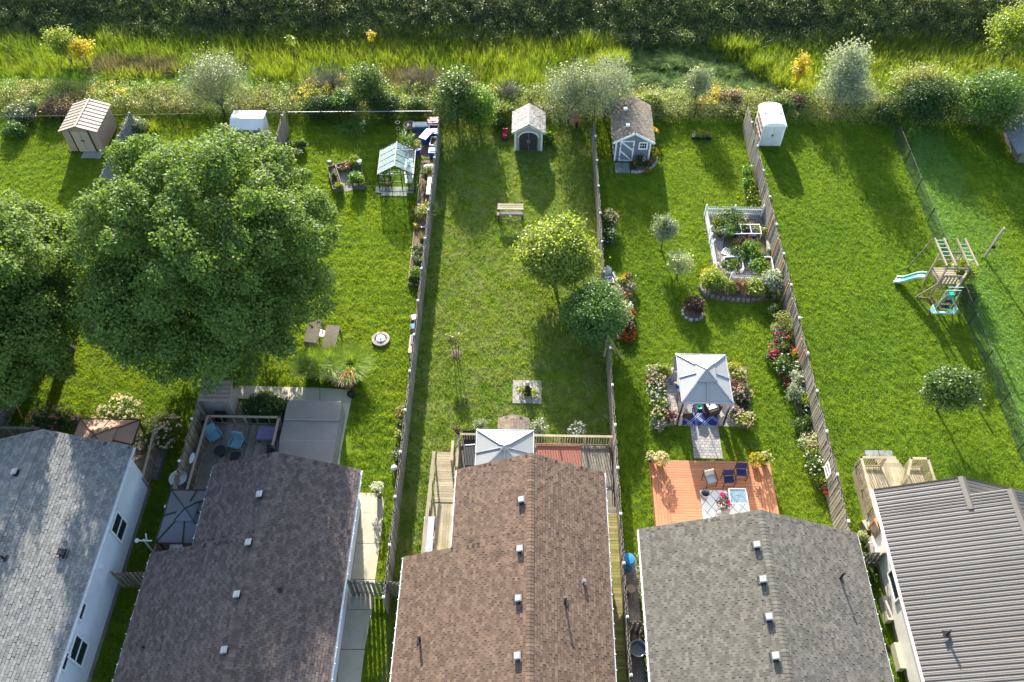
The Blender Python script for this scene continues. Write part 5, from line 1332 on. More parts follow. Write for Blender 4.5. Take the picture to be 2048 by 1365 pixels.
addrect(Vector((c.x-1.8, c.y-3, 0)), Vector((c.x+1.8, c.y+Y1, 0)))

# grey resin cabinet shed beside the deck, on a platform
p = at(440,800,1.0); t = thing('resin_cabinet', 'small grey resin shed with a beige roof under the edge of the maple', 'shed', (p.x,p.y,.25), 0)
m = MB(); m.box((0,0,.75), (1.35,1.0,1.5), t=.5)
for x in (-.5,-.3,-.1,.1,.3,.5): m.box((x,-.51,.75), (.03,.02,1.4), t=.5)
m.build('wall', M['tub_side'], t)
m = MB(); m.slab([(-.8,-.6,1.52),(.8,-.6,1.52),(.8,.6,1.72),(-.8,.6,1.72)], .06, .5); rf = m.build('roof', M['tan'], t)
m = MB()
for k in range(5): m.box((0,-.45+k*.24,1.58+.038*k), (1.6,.02,.02), t=.5)
m.build('roof_rib', M['wood_grey'], rf)
m = MB(); m.box((.1,-.75,.35), (.55,.3,.5), t=.5); m.build('meter_box', M['black'], t)
t = thing('platform', 'grey platform carrying the small resin shed', 'platform', (p.x+.2,p.y-.2,0)); m = MB(); m.box((.2,-.3,.12), (2.5,1.8,.22), t=.5); m.build('platform', M['wood_grey'], t); addrect(Vector((p.x-1.5,p.y-1.5,0)), Vector((p.x+1.8,p.y+1,0)))

# ------------------------------------------------------------------ decks
def deck(label, x0, x1, y0, y1, z, mt, along='x', pw=.14, gap=.008, skirt=True, name='deck', jit=.004):
    cx, cy = (x0+x1)/2, (y0+y1)/2; t = thing(name, label, 'deck', (cx,cy,0)); me = []
    L = (x1-x0) if along == 'x' else (y1-y0); W = (y1-y0) if along == 'x' else (x1-x0)
    for k in range(4):
        m = MB(); d = (L, pw-gap, .035) if along == 'x' else (pw-gap, L, .035)
        m.box((0,0,0), d); me.append(m.mesh('plank', M[mt]))
    s = -W/2+pw/2; 
    while s < W/2-.02:
        inst('plank', random.choice(me), t, ((0,s,z+random.uniform(-jit,jit)) if along == 'x' else (s,0,z+random.uniform(-jit,jit)))); s += pw
    m = MB()
    if skirt:
        m.box((0,-W/2 if along == 'x' else 0,z/2), ((x1-x0-.04,.03,z-.04) if along == 'x' else (.01,.01,.01)))
        for sx in (-1,1): m.box((sx*((x1-x0)/2-.03),0,z/2-.01), (.035,y1-y0-.04,z-.04))
        for sy in (-1,1): m.box((0,sy*((y1-y0)/2-.03),z/2-.012), (x1-x0-.08,.035,z-.044))
        m.build('skirt', M[mt], t)
    NOLAWN.append((x0,y0,x1,y1))
    return t
def railing(label, pts, z, h, mt, balus=True, group=None, top=.12, pitch=.14):
    pts = [Vector(p) for p in pts]; t = thing('deck_railing', label, 'railing', (pts[0].x, pts[0].y, z), 0, group)
    pb = MB(); pb.box((0,0,h/2), (.09,.09,h)); pm2 = pb.mesh('post', M[mt]); bb = MB(); bb.box((0,0,h/2), (.035,.035,h-.08)); bm2 = bb.mesh('baluster', M[mt])
    for a, b in zip(pts, pts[1:]):
        L = (b-a).length; n = max(1, round(L/1.5)); d = (b-a)/L
        m = MB(); o_ = a-pts[0]; e_ = b-pts[0]; m.bar((o_.x,o_.y,h+.02), (e_.x,e_.y,h+.02), top, .04, t=.5) if False else m.box(((o_.x+e_.x)/2,(o_.y+e_.y)/2,h+.02), (L+.1, top, .04), rz=math.atan2(d.y,d.x)); m.box(((o_.x+e_.x)/2,(o_.y+e_.y)/2,.12), (L,.035,.08), rz=math.atan2(d.y,d.x)); m.build('rail', M[mt], t)
        for i in range(n+1): q2 = a.lerp(b, i/n)-pts[0]; inst('post', pm2, t, (q2.x,q2.y,0))
        if balus:
            s = pitch
            while s < L-.05: q2 = a+d*s-pts[0]; inst('baluster', bm2, t, (q2.x,q2.y,0)); s += pitch
    return t
# deck of the purple-brown-roofed house
zD = .55
a = at(400,848,zD); b = at(555,915,zD); dL = deck('weathered dark grey deck with teal chairs behind the purple-brown roof', -15.95, at(565,870,zD).x, 15.7, at(480,850,zD).y, zD, 'wood_grey', 'y')
yT = at(480,850,zD).y; xR = at(560,870,zD).x
railing('grey wooden railing along the garden side of the dark deck', [(-15.9,yT,0),(xR,yT,0),(xR,yT-1.6,0)], zD, .75, 'fence_b', True, pitch=.6)
railing('pale wooden railing along the fence side of the dark deck', [(-15.9,yT-.1,0),(-15.9,19.0,0)], zD, .85, 'fence_b', pitch=.14)
def armchair(label, px, py, rz, mt, z=zD):
    p = at(px,py,z+.4); t = thing('armchair', label, 'chair', (p.x,p.y,z), rz)
    m = MB(); m.box((0,-.02,.36), (.52,.55,.14), t=.5); m.build('seat_cushion', M[mt], t)
    m = MB(); m.box((0,.28,.62), (.54,.13,.52), rot=Matrix.Rotation(-.2,3,'X'), t=.5); m.build('back_cushion', M[mt], t)
    for s in (-1,1): m = MB(); m.box((s*.32,0,.50), (.07,.58,.05), t=.5); m.box((s*.32,-.26,.25), (.05,.05,.5), t=.5); m.box((s*.32,.28,.25), (.05,.05,.5), t=.5); m.build('arm', M['bluecloth' if mt != 'black' else 'black'], t)
    m = MB(); m.box((0,0,.27), (.6,.6,.04), t=.5); m.build('frame', M['black'], t)
    return t
armchair('teal armchair nearest the fence on the dark deck', 428,870, .7, 'bluecloth')
armchair('teal armchair in the middle of the dark deck', 473,886, -.2, 'bluecloth')
armchair('black chair half hidden under the roof edge on the dark deck', 545,905, -1.5, 'black')
p = at(440,902,zD+.4); t = thing('round_table', 'small black round table between the teal armchairs', 'table', (p.x,p.y,zD)); m = MB(); m.lathe([(.30,.42),(.30,.46),(.01,.47)], (0,0,0), 16, .5); m.build('top', M['black'], t); m = MB(); m.lathe([(.2,0),(.05,.05),(.04,.42)], (0,0,0), 10, .5); m.build('leg', M['black'], t)
p = at(534,868,zD+.4); t = thing('ottoman_table', 'purple-lidded square table on the dark deck beside the spa', 'table', (p.x,p.y,zD)); m = MB(); m.prism([(-.52,-.4),(.42,-.4),(.5,-.3),(.5,.3),(.42,.4),(-.42,.4),(-.5,.3)], .38, .44, .5); m.build('top', M['slate'], t); m = MB(); m.box((0,0,.46), (.92,.70,.05), t=.5); m.build('lid', M['purple'], t)
for x, y in ((-.4,-.3),(.4,-.3),(-.4,.3),(.4,.3)): m = MB(); m.bar((x,y,0),(x,y,.38),.05); m.build('leg', M['black'], t)
p = at(470,912,zD+.3); t = thing('footstool', 'black square stool near the roof edge on the dark deck', 'stool', (p.x,p.y,zD)); m = MB(); m.box((0,0,.3), (.45,.42,.06), t=.5); m.build('seat', M['black'], t)
for x, y in ((-.18,-.17),(.18,-.17),(-.18,.17),(.18,.17)): m = MB(); m.bar((x,y,0),(x,y,.28),.04); m.build('leg', M['black'], t)
potted('grey-green plant in the far corner of the dark deck railing', 405,842,'black','L_grey',.16,.3,.3,n=200,z0=zD)
for k,(px,py) in enumerate(((357,958),)):
    p = at(px,py,1.2); t = thing('patio_heater', 'round blue-white disc heater beside the dark canopy', 'patio heater', (p.x,p.y,0)); m = MB(); m.lathe([(.42,1.25),(.44,1.30),(.16,1.36),(.12,1.42),(.01,1.43)], (0,0,0), 20, .5); m.build('dish', M['greymetal'], t); m = MB(); m.lathe([(.25,0),(.22,.5),(.05,.55),(.05,1.3)], (0,0,0), 12, .5); m.build('post', M['navy'], t)
p = at(383,915,1.3); t = thing('oval_tray', 'white oval tray leaning on the deck railing', 'tray', (p.x,p.y,.9)); m = MB(); m.lathe([(.22,.0),(.24,.03),(.01,.04)], (0,0,.3), 14, .5, .5, 1.3); m.build('tray', M['white'], t)
# dark gazebo beside the purple-brown roof
def hip_canopy(name, label, x0, x1, y0, y1, ze, zt, mt, tiers=1, post='darkmetal', ribs=True, cat='gazebo', vent=.32, postr=.04, zb=0, rib=None, legs=True):
    cx, cy = (x0+x1)/2, (y0+y1)/2; t = thing(name, label, cat, (cx,cy,zb)); hx, hy = (x1-x0)/2, (y1-y0)/2
    k = vent; zk = ze+(zt-ze)*(1-k); R_ = rib or post
    cn = [(-hx,-hy),(hx,-hy),(hx,hy),(-hx,hy)]
    for i in range(4):
        a_, b_ = cn[i], cn[(i+1)%4]
        m = MB(); m.slab([(a_[0],a_[1],ze),(b_[0],b_[1],ze),(b_[0]*k,b_[1]*k,zk),(a_[0]*k,a_[1]*k,zk)], .02, .5); m.build('canopy_panel', M[mt], t)
        kk = k*1.15; m = MB(); m.slab([(a_[0]*kk,a_[1]*kk,zk+.07),(b_[0]*kk,b_[1]*kk,zk+.07),(0,0,zt+.12)], .02, .5); m.build('top_panel', M[mt], t)
    m = MB()
    for a_ in cn: m.bar((a_[0],a_[1],ze+.03), (a_[0]*k,a_[1]*k,zk+.03), .05, t=.5); m.bar((a_[0]*kk,a_[1]*kk,zk+.09), (0,0,zt+.14), .04, t=.5)
    if ribs:
        for a_ in ((hx,0),(-hx,0),(0,hy),(0,-hy)): m.bar((a_[0],a_[1],ze+.03), (a_[0]*k,a_[1]*k,zk+.03), .045, t=.5)
    for i in range(4): a_, b_ = cn[i], cn[(i+1)%4]; m.bar((a_[0],a_[1],ze), (b_[0],b_[1],ze), .05, .07, t=.5)
    m.build('ribs', M[R_], t)
    if legs:
        for a_ in cn: m = MB(); m.bar((a_[0]*.93,a_[1]*.93,0), (a_[0]*.93,a_[1]*.93,ze), postr*2, t=.5); m.build('post', M[post], t)
    return t
q0 = at(342,980,2.3); q1 = at(312,1086,2.3); q2_ = at(412,1088,2.3)
hip_canopy('gazebo', 'dark blue-grey canopy tucked beside the purple-brown roof', (q1.x+q0.x)/2, q2_.x+.15, q1.y, q0.y, 2.3, 2.95, 'slate', rib='darkmetal')
p = at(298,1093,.9); t = thing('bracket_lamp', 'white spotlight bracket below the dark canopy corner', 'lamp', (p.x,p.y,0)); m = MB(); m.bar((0,0,0),(0,0,1.6),.06,t=.5); m.bar((-.3,0,1.5),(.35,0,1.5),.05,t=.5); m.bar((.1,0,1.5),(.2,.1,2.0),.05,t=.5); m.build('bracket', M['white'], t); m = MB(); m.ball((-.35,0,1.5), .11, 8, 5, .5); m.build('lamp_head', M['white'], t)
p = at(350,1097,.8); t = thing('cooler', 'white-topped cooler in the gap below the dark canopy', 'cooler', (p.x,p.y,0)); m = MB(); m.box((0,0,.35), (.55,.4,.7), t=.5); m.build('box', M['black'], t); m = MB(); m.box((0,0,.73), (.57,.42,.06), t=.5); m.build('lid', M['white'], t)
# brown gazebo, pergola rails and hydrangeas by the blue-grey roof
a = at(160,838,2.2); b = at(283,837,2.2); hip_canopy('gazebo', 'brown fabric gazebo behind the blue-grey roof', a.x, b.x, a.y-2.9, a.y, 2.2, 2.95, 'brown_cloth', post='darkbrown', vent=.42)
railing('lattice-like wooden rail right of the brown gazebo', [(at(310,865,1.2).x, at(310,865,1.2).y, 0), (at(286,960,1.2).x, at(286,960,1.2).y, 0)], .3, 1.0, 'fence_b', pitch=.12)
railing('grey deck rail at the left edge above the blue-grey roof', [(-29,at(60,858,1.2).y,0),(at(78,858,1.2).x,at(60,858,1.2).y,0)], .3, .95, 'wood_grey')
deck('narrow grey deck under the brown gazebo', a.x-.4, b.x+.8, 20.5, a.y+.2, .35, 'wood_grey', 'x')
shrub('hydrangea', 'dark green hydrangea with dusty pink heads by the trunk of the left maple', 'hydrangea', 98,852,2.5,1.3,'L_dark',1600,.12,'F_dusty',150,.16)
shrub('hydrangea', 'cream hydrangea right behind the brown gazebo', 'hydrangea', 238,836,2.6,1.3,'L_mid',1400,.11,'F_cream',130,.17)
shrub('hydrangea', 'peach and cream hydrangea right of the brown gazebo', 'hydrangea', 322,868,2.3,1.3,'L_mid',1400,.11,'F_cream',130,.17)
shrub('hydrangea', 'small pinkish hydrangea left of the brown gazebo', 'hydrangea', 155,850,1.0,1.0,'L_mid',500,.11,'F_pink',35,.15)
shrub('shrub', 'low grey-green shrub at the left edge beside the deck rail', 'shrub', 8,835,.8,.8,'L_grey',400,.1)
p = at(37,815,.5); t = thing('leaning_stake', 'orange-brown stick leaning left of the dusty pink hydrangea', 'stake', (p.x,p.y,0)); m = MB(); m.bar((.15,-.4,0), (-.1,.3,1.3), .05, t=.5); m.build('stake', M['wood_new'], t)
p = at(185,658,.25); t = thing('ball', 'orange ball on the lawn at the edge of the left maple', 'ball', (p.x,p.y,0)); m = MB(); m.ball((0,0,.2), .2, 12, 8, .5); m.build('ball', M['terracotta'], t, smooth=True)
p = at(188,560,.4); t = thing('patio_set', 'white draped garden table between the two maples', 'table', (p.x,p.y,0)); m = MB(); m.box((0,0,.6), (1.3,1.5,.06), t=.5); m.build('top', M['offwhite'], t)
for x in (-.55,.55):
    for y in (-.6,.6): m = MB(); m.bar((x,y,0),(x,y,.6),.06); m.build('leg', M['offwhite'], t)

# bushes between the deck and the path
shrub('rhododendron', 'dark glossy bush between the dark deck railing and the path', 'shrub', 520,815,2.1,1.0,'L_dark',1500,.15,'F_white',10,.08,dep=1.6)
shrub('rhododendron', 'glossy green bush with pale leaf tips beside the spa', 'shrub', 556,820,1.6,1.0,'L_mid',1100,.16,dep=1.4)
shrub('rhododendron', 'variegated low bush behind the spa corner', 'shrub', 535,797,1.2,.8,'L_varieg',400,.13)

# ------------------------------------------------------------------ middle plot
def workbench():
    p = at(1021,415,.85); t = thing('potting_bench', 'white-topped potting bench with dark legs on the middle lawn', 'bench', (p.x,p.y,0))
    me = MB(); me.box((0,0,0), (1.62,.16,.035)); b = me.mesh('top_plank', M['wood_pale'])
    for k in range(3): inst('top_plank', b, t, (0,-.18+.18*k,.9+.002*k))
    m = MB(); m.box((0,-.36,.62), (1.7,.30,.04), t=.5); m.build('shelf', M['wood_grey'], t)
    for x in (-.75,.75):
        for y in (-.45,.25): m = MB(); m.bar((x*.97,y,0), (x*.97,y,.88 if y > 0 else .62), .06); m.build('leg', M['darkmetal'], t)
    m = MB(); m.bar((-.72,.2,.3),(.72,.2,.3),.04); m.bar((-.72,-.45,.3),(0,-.45,.05),.03); m.bar((.72,-.45,.3),(0,-.45,.05),.03); m.build('brace', M['darkmetal'], t)
    m = MB(); m.ball((0,-.5,.58),.09,8,6,.5); m.build('knob', M['white'], t)
workbench()
p = at(1010,268,.3); t = thing('ride_on_toy', 'small dark red ride-on toy left of the arched-door shed', 'toy', (p.x,p.y,0)); m = MB(); m.box((0,0,.25), (.3,.6,.2), t=.5); m.box((0,.2,.45), (.3,.08,.3), t=.5); m.build('body', M['red'], t)
for x in (-.2,.2):
    for y in (-.2,.2): m = MB(); m.tube([(x-.04,y,.12),(x+.04,y,.12)], .12, 10, .5); m.build('wheel', M['black'], t)
p = at(1152,242,.4); t = thing('wheelbarrow', 'rusty red wheelbarrow tipped up under the silvery shrubs', 'wheelbarrow', (p.x,p.y,0), .3)
m = MB(); m.slab([(-.35,-.1,.15),(.35,-.1,.15),(.45,.3,1.0),(-.45,.3,1.0)], .05, .5); m.build('tray', M['terracotta'], t); m = MB(); m.bar((-.3,.1,.05),(-.35,.45,1.3),.04); m.bar((.3,.1,.05),(.35,.45,1.3),.04); m.build('handle', M['darkmetal'], t); m = MB(); m.tube([(-.05,-.2,.2),(.05,-.2,.2)],.2,12,.5); m.build('wheel', M['black'], t)
T('crabapple_tree', 'rounded yellow-green tree in the middle of the worn lawn', 1112, 508, 2.6, (2.25,2.1,1.9), 1.3, .10, 'L_yellow', 19000, .155, clr=.22, lumpy=.25, off=(0,0), aspect=.75, low=-.7)
T('round_shrub', 'dense dark blue-green rounded tree in the gap of the board fence', 1188, 632, 1.8, (1.9,1.9,1.7), .6, .10, 'L_bluegreen', 18000, .13, clr=.18, lumpy=.2, low=-.9)
blossoms_host = [o for o in bpy.data.objects if o.name.startswith('round_shrub')][0]
p = at(912,690,.5); t = thing('young_tree', 'young forked plant with pale leaves and long double shadow on the worn lawn', 'sapling', (p.x,p.y-.3,0)); m = MB()
for dx in (-.28,.02,.25): m.tube([(dx*.4,0,0),(dx*.7,.03,.7),(dx,.05,1.5)], [.03,.022,.012], 5)
m.build('stem', M['bark'], t)
foliage('foliage', M['L_rod'], t, (0,.05,1.5), (.42,.3,.28), 22, 12, .08, .15, 4, inner=.3); m = MB(); m.lathe([(.38,0),(.25,.07),(.01,.1)], (0,0,0), 12, .5); m.build('mulch_ring', M['mulch'], t)
p = at(1054,785); t = thing('paver_ring', 'square of concrete slabs round a small stump on the worn lawn', 'paving', (p.x,p.y,0)); m = MB(); m.box((0,0,.025), (.5,.5,.05), t=.5); me = m.mesh('slab', M['paver'])
for i in range(3):
    for j in range(3):
        if (i, j) != (1,1): inst('slab', me, t, (-.52+i*.52, -.5+j*.5, random.uniform(0,.01)), (0,0,random.uniform(-.03,.03)))
NOLAWN.append((p.x-.5, p.y-.5, p.x+.5, p.y+.5))
p = at(1055,778,.3); t = thing('garden_statue', 'small dark statue with a white head among weeds on the slab square', 'statue', (p.x,p.y-.1,.05)); m = MB(); m.lathe([(.22,0),(.18,.35),(.12,.6),(.08,.75)], (0,0,0), 10, .5); m.build('body', M['black'], t); m = MB(); m.ball((0,0,.88),.13,10,7,.5,(1,1,1.1)); m.build('head', M['greymetal'], t); foliage('weeds', M['L_lime'], t, (0,.05,.2), (.6,.5,.22), 26, 12, .08, .12, 5)

# deck and gazebo behind the brown roof
zD3 = .6
a = at(905,870,zD3); dY = at(1100,885,zD3).y
deck('weathered deck with the grey-roofed gazebo behind the brown roof', -3.1, 4.55, 19.2, at(1040,890,zD3).y, zD3, 'wood_grey', 'y')
yD = at(1040,890,zD3).y
railing('pale railing right of the grey-roofed gazebo', [(at(1068,880,zD3+.9).x,yD,0),(4.5,yD,0)], zD3, .9, 'wood_pale', pitch=.13)
railing('pale railing left of the grey-roofed gazebo', [(at(955,862,zD3+.9).x,yD,0),(-3.1,yD,0),(-3.1,yD-1.8,0)], zD3, .9, 'wood_pale', pitch=.13)
q = [at(954,860,2.75), at(1067,862,2.75)]
hip_canopy('gazebo', 'hard-roofed grey gazebo on the deck behind the brown roof', q[0].x, q[1].x, q[0].y-2.6, q[0].y, 2.75, 3.35, 'canopy_white', post='greymetal', vent=.12, rib='greymetal')
p = at(1027,854,.9); t = thing('doghouse', 'small light brown shingled gable roof behind the gazebo', 'doghouse', (p.x,p.y,0)); m = MB(); m.box((0,0,.4), (1.1,.9,.8), t=.5); m.build('wall', M['tan'], t)
t2 = MB()
for s in (1,-1): t2.slab([(0,-.55,1.2),(s*.75,-.55,.85),(s*.75,.55,.85),(0,.55,1.2)], .05, .5)
t2.build('roof', M['sh5'], t); me = shingle_meshes('sh5', .22, .15); sp = []
for s in (1,-1): roof_slope(t, p.x, 1.205, p.x+s*.75, .855, p.y-.55, p.y+.55, me, sp, expo=.15, L=.22)
pieces('shingle', 'far_shingles', sp, t)
p = at(1118,912,zD3); t = thing('outdoor_mat', 'rust red mat lying on the deck right of the gazebo', 'mat', (p.x,p.y,zD3+.02)); m = MB(); m.prism([(-1.12,-1.0),(1.05,-1.0),(1.12,-.92),(1.12,.60),(1.05,.66),(-1.12,.66)], .0, .03, .5); m.build('mat', M['mat_red'], t)
p = at(940,898,zD3+.4); t = thing('sun_lounger', 'black sun lounger left of the grey-roofed gazebo', 'sun lounger', (p.x,p.y,zD3), .1); m = MB(); m.box((0,-.35,.32), (.62,1.15,.05), t=.5); m.build('seat', M['black'], t); m = MB(); m.slab([(-.31,.3,.34),(.31,.3,.34),(.31,.95,.62),(-.31,.95,.62)], .05, .5); m.build('backrest', M['black'], t); m = MB(); m.box((0,.26,.36),(.5,.05,.03),t=.5); m.build('strap', M['white'], t)
for x in (-.28,.28):
    for y in (-.85,.3): m = MB(); m.bar((x,y,0),(x,y,.3),.035); m.build('leg', M['black'], t)
# side deck with ramp and grills
zs = .5; xl = at(868,1000,zs).x
deck('sunlit pale side deck whose planks run across towards the brown roof', at(870,960,zs).x, at(908,960,zs).x+.3, at(880,1005,zs).y, at(885,905,zs).y, zs, 'wood_pale', 'x')
deck('lower pale side deck with lengthwise planks beside the two grills', at(850,1060,zs).x, at(905,1050,zs).x+.3, 15.85, at(880,1005,zs).y-.02, zs-.03, 'wood_pale', 'y')
railing('pale handrail along the left side of the side deck', [(at(868,905,1.4).x,at(868,905,1.4).y,0),(at(846,1098,1.4).x-.0,15.9,0)], zs, .9, 'wood_pale', balus=False, top=.16)
railing('short pale handrail between the side deck and the main deck', [(at(905,868,1.4).x+.05,at(905,905,1.4).y+.6,0),(at(903,905,1.4).x+.02,at(905,920,1.4).y,0)], zs, .9, 'wood_pale', balus=False, top=.14)
for k,(px,py,L) in enumerate(((858,1060,1.0),(856,1094,.7))):
    p = at(px,py,1.2); t = thing('gas_grill', ['long pale-blue covered grill on the side deck','smaller pale-blue grill at the roof edge on the side deck'][k], 'grill', (p.x,p.y,zs))
    m = MB(); m.box((0,0,.75), (.5,L,.22), t=.5); m.build('body', M['black'], t); m = MB(); m.prism([(-.24,-L/2),(.24,-L/2),(.24,L/2),(-.24,L/2)], .87, .93, .5); m.build('lid', M['slate' if 0 else 'greymetal'], t); m = MB(); m.box((0,L/2+.02,.9), (.5,.05,.05), t=.5); m.box((.05,-L/2-.12,.7),(.45,.2,.05),t=.5); m.build('handle', M['white'], t)
    for x in (-.2,.2):
        for y in (-L*.4,L*.4): m = MB(); m.bar((x,y,0),(x,y,.65),.05); m.build('leg', M['darkmetal'], t)
# mossy boardwalk right of the brown roof
deck('mossy yellow-green boardwalk between the brown roof and the board fence', 3.62, 4.60, 8.6, at(1225,1030,.9).y, .9, 'wood_moss', 'x', pw=.15)
deck('greyer stretch of boardwalk just below the main deck', 3.75, 4.60, at(1225,1030,.9).y+.02, 19.15, .75, 'wood_grey', 'x', pw=.15)
shrub('hydrangea', 'white-flowering shrub at the right of the pale deck railing', 'hydrangea', 1155,862,.95,.9,'L_silver',420,.10,'F_white',60,.11)
shrub('shrub', 'grey-white airy shrub just right of the grey-roofed gazebo', 'shrub', 1076,858,1.0,.9,'L_silver',600,.10,'F_white',20,.08)
shrub('shrub', 'sparse grey-green shrub left behind the grey-roofed gazebo', 'shrub', 960,850,.8,.7,'L_silver',260,.10,inner=.3)
p = at(915,866,1.5); potted('dark potted plant on the left corner of the pale deck railing',914,862,'black','L_purple',.1,.2,.16,n=100,z0=1.45)

# ------------------------------------------------------------------ plot of the orange deck
p = at(1257,1118,.9); t = thing('rain_barrel', 'tall bright blue barrel with a round lid by the fence', 'barrel', (p.x,p.y-.05,0)); m = MB(); m.lathe([(.24,0),(.28,.3),(.29,.7),(.25,.98),(.25,1.0)], (0,0,0), 18, .5); m.build('barrel', M['skyblue'], t, smooth=False); m = MB(); m.lathe([(.27,1.0),(.27,1.05),(.1,1.07),(.01,1.075)], (0,0,0), 18, .5); m.box((0,0,1.085),(.03,.5,.02),t=.5); m.build('lid', M['skyblue'], t)
p = at(1275,1300,.5); t = thing('rain_barrel', 'pale grey-blue tub beyond the slatted gate, near the bottom edge', 'barrel', (p.x,p.y,0)); m = MB(); m.lathe([(.3,0),(.36,.7),(.38,.72),(.33,.7),(.3,.3),(.01,.28)], (0,0,0), 18, .5); m.build('tub', M['greymetal'], t)
pts = [at(1268,1118),at(1300,1118),at(1318,1390),at(1265,1390)]
t = thing('gravel_strip','','',tuple(pts[0])); del t['label'], t['category']; t['kind'] = 'structure'
m = MB(); m.box((5.2-pts[0].x, (pts[0].y+7)/2-pts[0].y, .012), (.55, pts[0].y-7, .024), t=.5); m.build('gravel', M['gravel'], t); NOLAWN.append((4.6,7,5.6,pts[0].y))
def pebble_src():
    m = []
    for i in range(26):
        c = np.array([RNG.uniform(-.2,.2), RNG.uniform(-.2,.2), .02]); s = RNG.uniform(.015,.035)
        m.append([c+[s,0,0], c+[0,s,.008], c+[-s,0,0], c+[0,-s,.0]]); m.append([c+[s,0,0], c+[0,s,.008], c+[0,0,s*.9], c+[0,0,s*.9]])
    return np.array(m)
M['pebble'] = mat('pebble', (.52,.46,.40), (.20,.17,.15), .85, 40, vary=.5)
prP = [proto('pebble_source', pebble_src(), M['pebble']) for i in range(3)]
cover('pebbles', 'loose beige pebbles of the strip beside the grey-brown roof', 'gravel', lambda x,y: True, (4.9,5.5,8,pts[0].y), .2, M['gravel'], prP, 25, .8, 1.3, .2, lambda x,y: .02, 12)
p = at(1262,1178,.5); t = thing('stool', 'small round brown stool on the gravel strip', 'stool', (p.x,p.y,0)); m = MB(); m.lathe([(.2,.45),(.21,.5),(.01,.51)], (0,0,0), 14, .5); m.build('seat', M['tan'], t)
for k in range(3): m = MB(); m.bar((.1*math.cos(k*2.1),.1*math.sin(k*2.1),.45), (.2*math.cos(k*2.1),.2*math.sin(k*2.1),0), .035); m.build('leg', M['darkbrown'], t)
p = at(1288,1215,.1); t = thing('garden_hose', 'loops of dark hose lying on the gravel', 'hose', (p.x,p.y,.03)); m = MB(); m.tube([(.12*math.cos(k*.5)+.01*k-.1, .45*math.sin(k*.5)+.008*k, .02+.004*k) for k in range(30)], .014, 5, .5); m.build('hose', M['black'], t)
p = at(1282,1122,.7); t = thing('hose_reel', 'white round hose reel at the corner of the grey-brown roof', 'hose reel', (p.x+.1,p.y,.6)); m = MB(); m.tube([(-.09,0,0),(.09,0,0)], .2, 14, .5); m.build('reel', M['offwhite'], t)

# orange deck
zO = .45; p0 = at(1300,921,zO); p1 = at(1535,924,zO); xd0, xd1 = p0.x, p1.x+.1; yd1 = p0.y; yd0 = 16.3
t = deck('orange-stained deck with chairs and a patterned rug', xd0+.75, xd1-.75, yd0, yd1, zO, 'redwood', 'x', pw=.14, gap=.012, jit=.002)
for k, (xa, xb) in enumerate(((xd0, xd0+.745), (xd1-.745, xd1))):
    deck(['stepped left side of the orange deck with planks running towards the roof','stepped right side of the orange deck with planks running towards the roof'][k], xa, xb, yd0, yd1, zO+.01, 'redwood', 'y', pw=.148, gap=.012, name='deck_border')
def rugmat():
    m, n, b, out = _base('trellis_rug'); g = n.nodes.new('ShaderNodeNewGeometry'); s = n.nodes.new('ShaderNodeSeparateXYZ'); n.links.new(g.outputs['Position'], s.inputs[0])
    u = _math(n,'ADD',_math(n,'MULTIPLY',s.outputs[0],2.0),_math(n,'MULTIPLY',s.outputs[1],1.55)); v = _math(n,'SUBTRACT',_math(n,'MULTIPLY',s.outputs[0],2.0),_math(n,'MULTIPLY',s.outputs[1],1.55))
    f = lambda q: _math(n,'LESS_THAN',_math(n,'ABSOLUTE',_math(n,'SUBTRACT',_math(n,'FRACT',q),.5)),.035)
    nz = _noise(n, 3, detail=3)
    col = _mix(n,'MIX',nz,(.60,.61,.60),(.70,.69,.66)); col = _mix(n,'MIX',_math(n,'MAXIMUM',f(u),f(v)),col,(.12,.14,.17))
    n.links.new(col,b.inputs['Base Color']); b.inputs['Roughness'].default_value=.95; return m
M['rug'] = rugmat()
pa = at(1399,981,zO); pb = at(1493,981,zO)
t = thing('rug', 'white rug with a dark diamond trellis on the orange deck', 'rug', (pa.x,pa.y,zO+.025)); m = MB(); m.box(((pb.x-pa.x)/2,-1.0,0), (pb.x-pa.x,2.0,.012), t=.5); m.build('rug', M['rug'], t)
p = at(1476,992,zO+.72); t = thing('glass_table', 'square glass-topped patio table on the trellis rug', 'table', (p.x,p.y,zO+.03)); m = MB(); m.prism([(-.4,-.38),(-.37,-.41),(.37,-.41),(.4,-.38),(.4,.33),(.36,.37),(-.36,.37),(-.4,.33)], .70, .712, .5); m.build('glass_top', M['glasstop'], t)
m = MB()
for a_, b_ in (((-.4,-.41),(.4,-.41)),((.4,-.41),(.4,.37)),((.4,.37),(-.4,.37)),((-.4,.37),(-.4,-.41))): m.bar((*a_,.705),(*b_,.705),.025,t=.5)
m.build('rim', M['offwhite'], t)
m = MB(); m.lathe([(.03,.714),(.03,.722),(.01,.723)],(0,0,0),8,.5); m.build('parasol_hole', M['black'], t)
for x in (-.35,.35):
    for y in (-.36,.32): m = MB(); m.tube([(x,y,.7),(x*.7,y*.7,.35),(x,y,0)], .014, 6); m.build('leg', M['offwhite'], t)
p = at(1410,985,zO+.35); t = thing('waste_bin', 'grey wire basket on the corner of the trellis rug', 'basket', (p.x,p.y-.1,zO+.03)); m = MB(); m.lathe([(.17,0),(.2,.4),(.22,.42),(.19,.4),(.16,.05),(.01,.04)], (0,0,0), 16, .5); m.build('basket', M['shed_grey'], t)
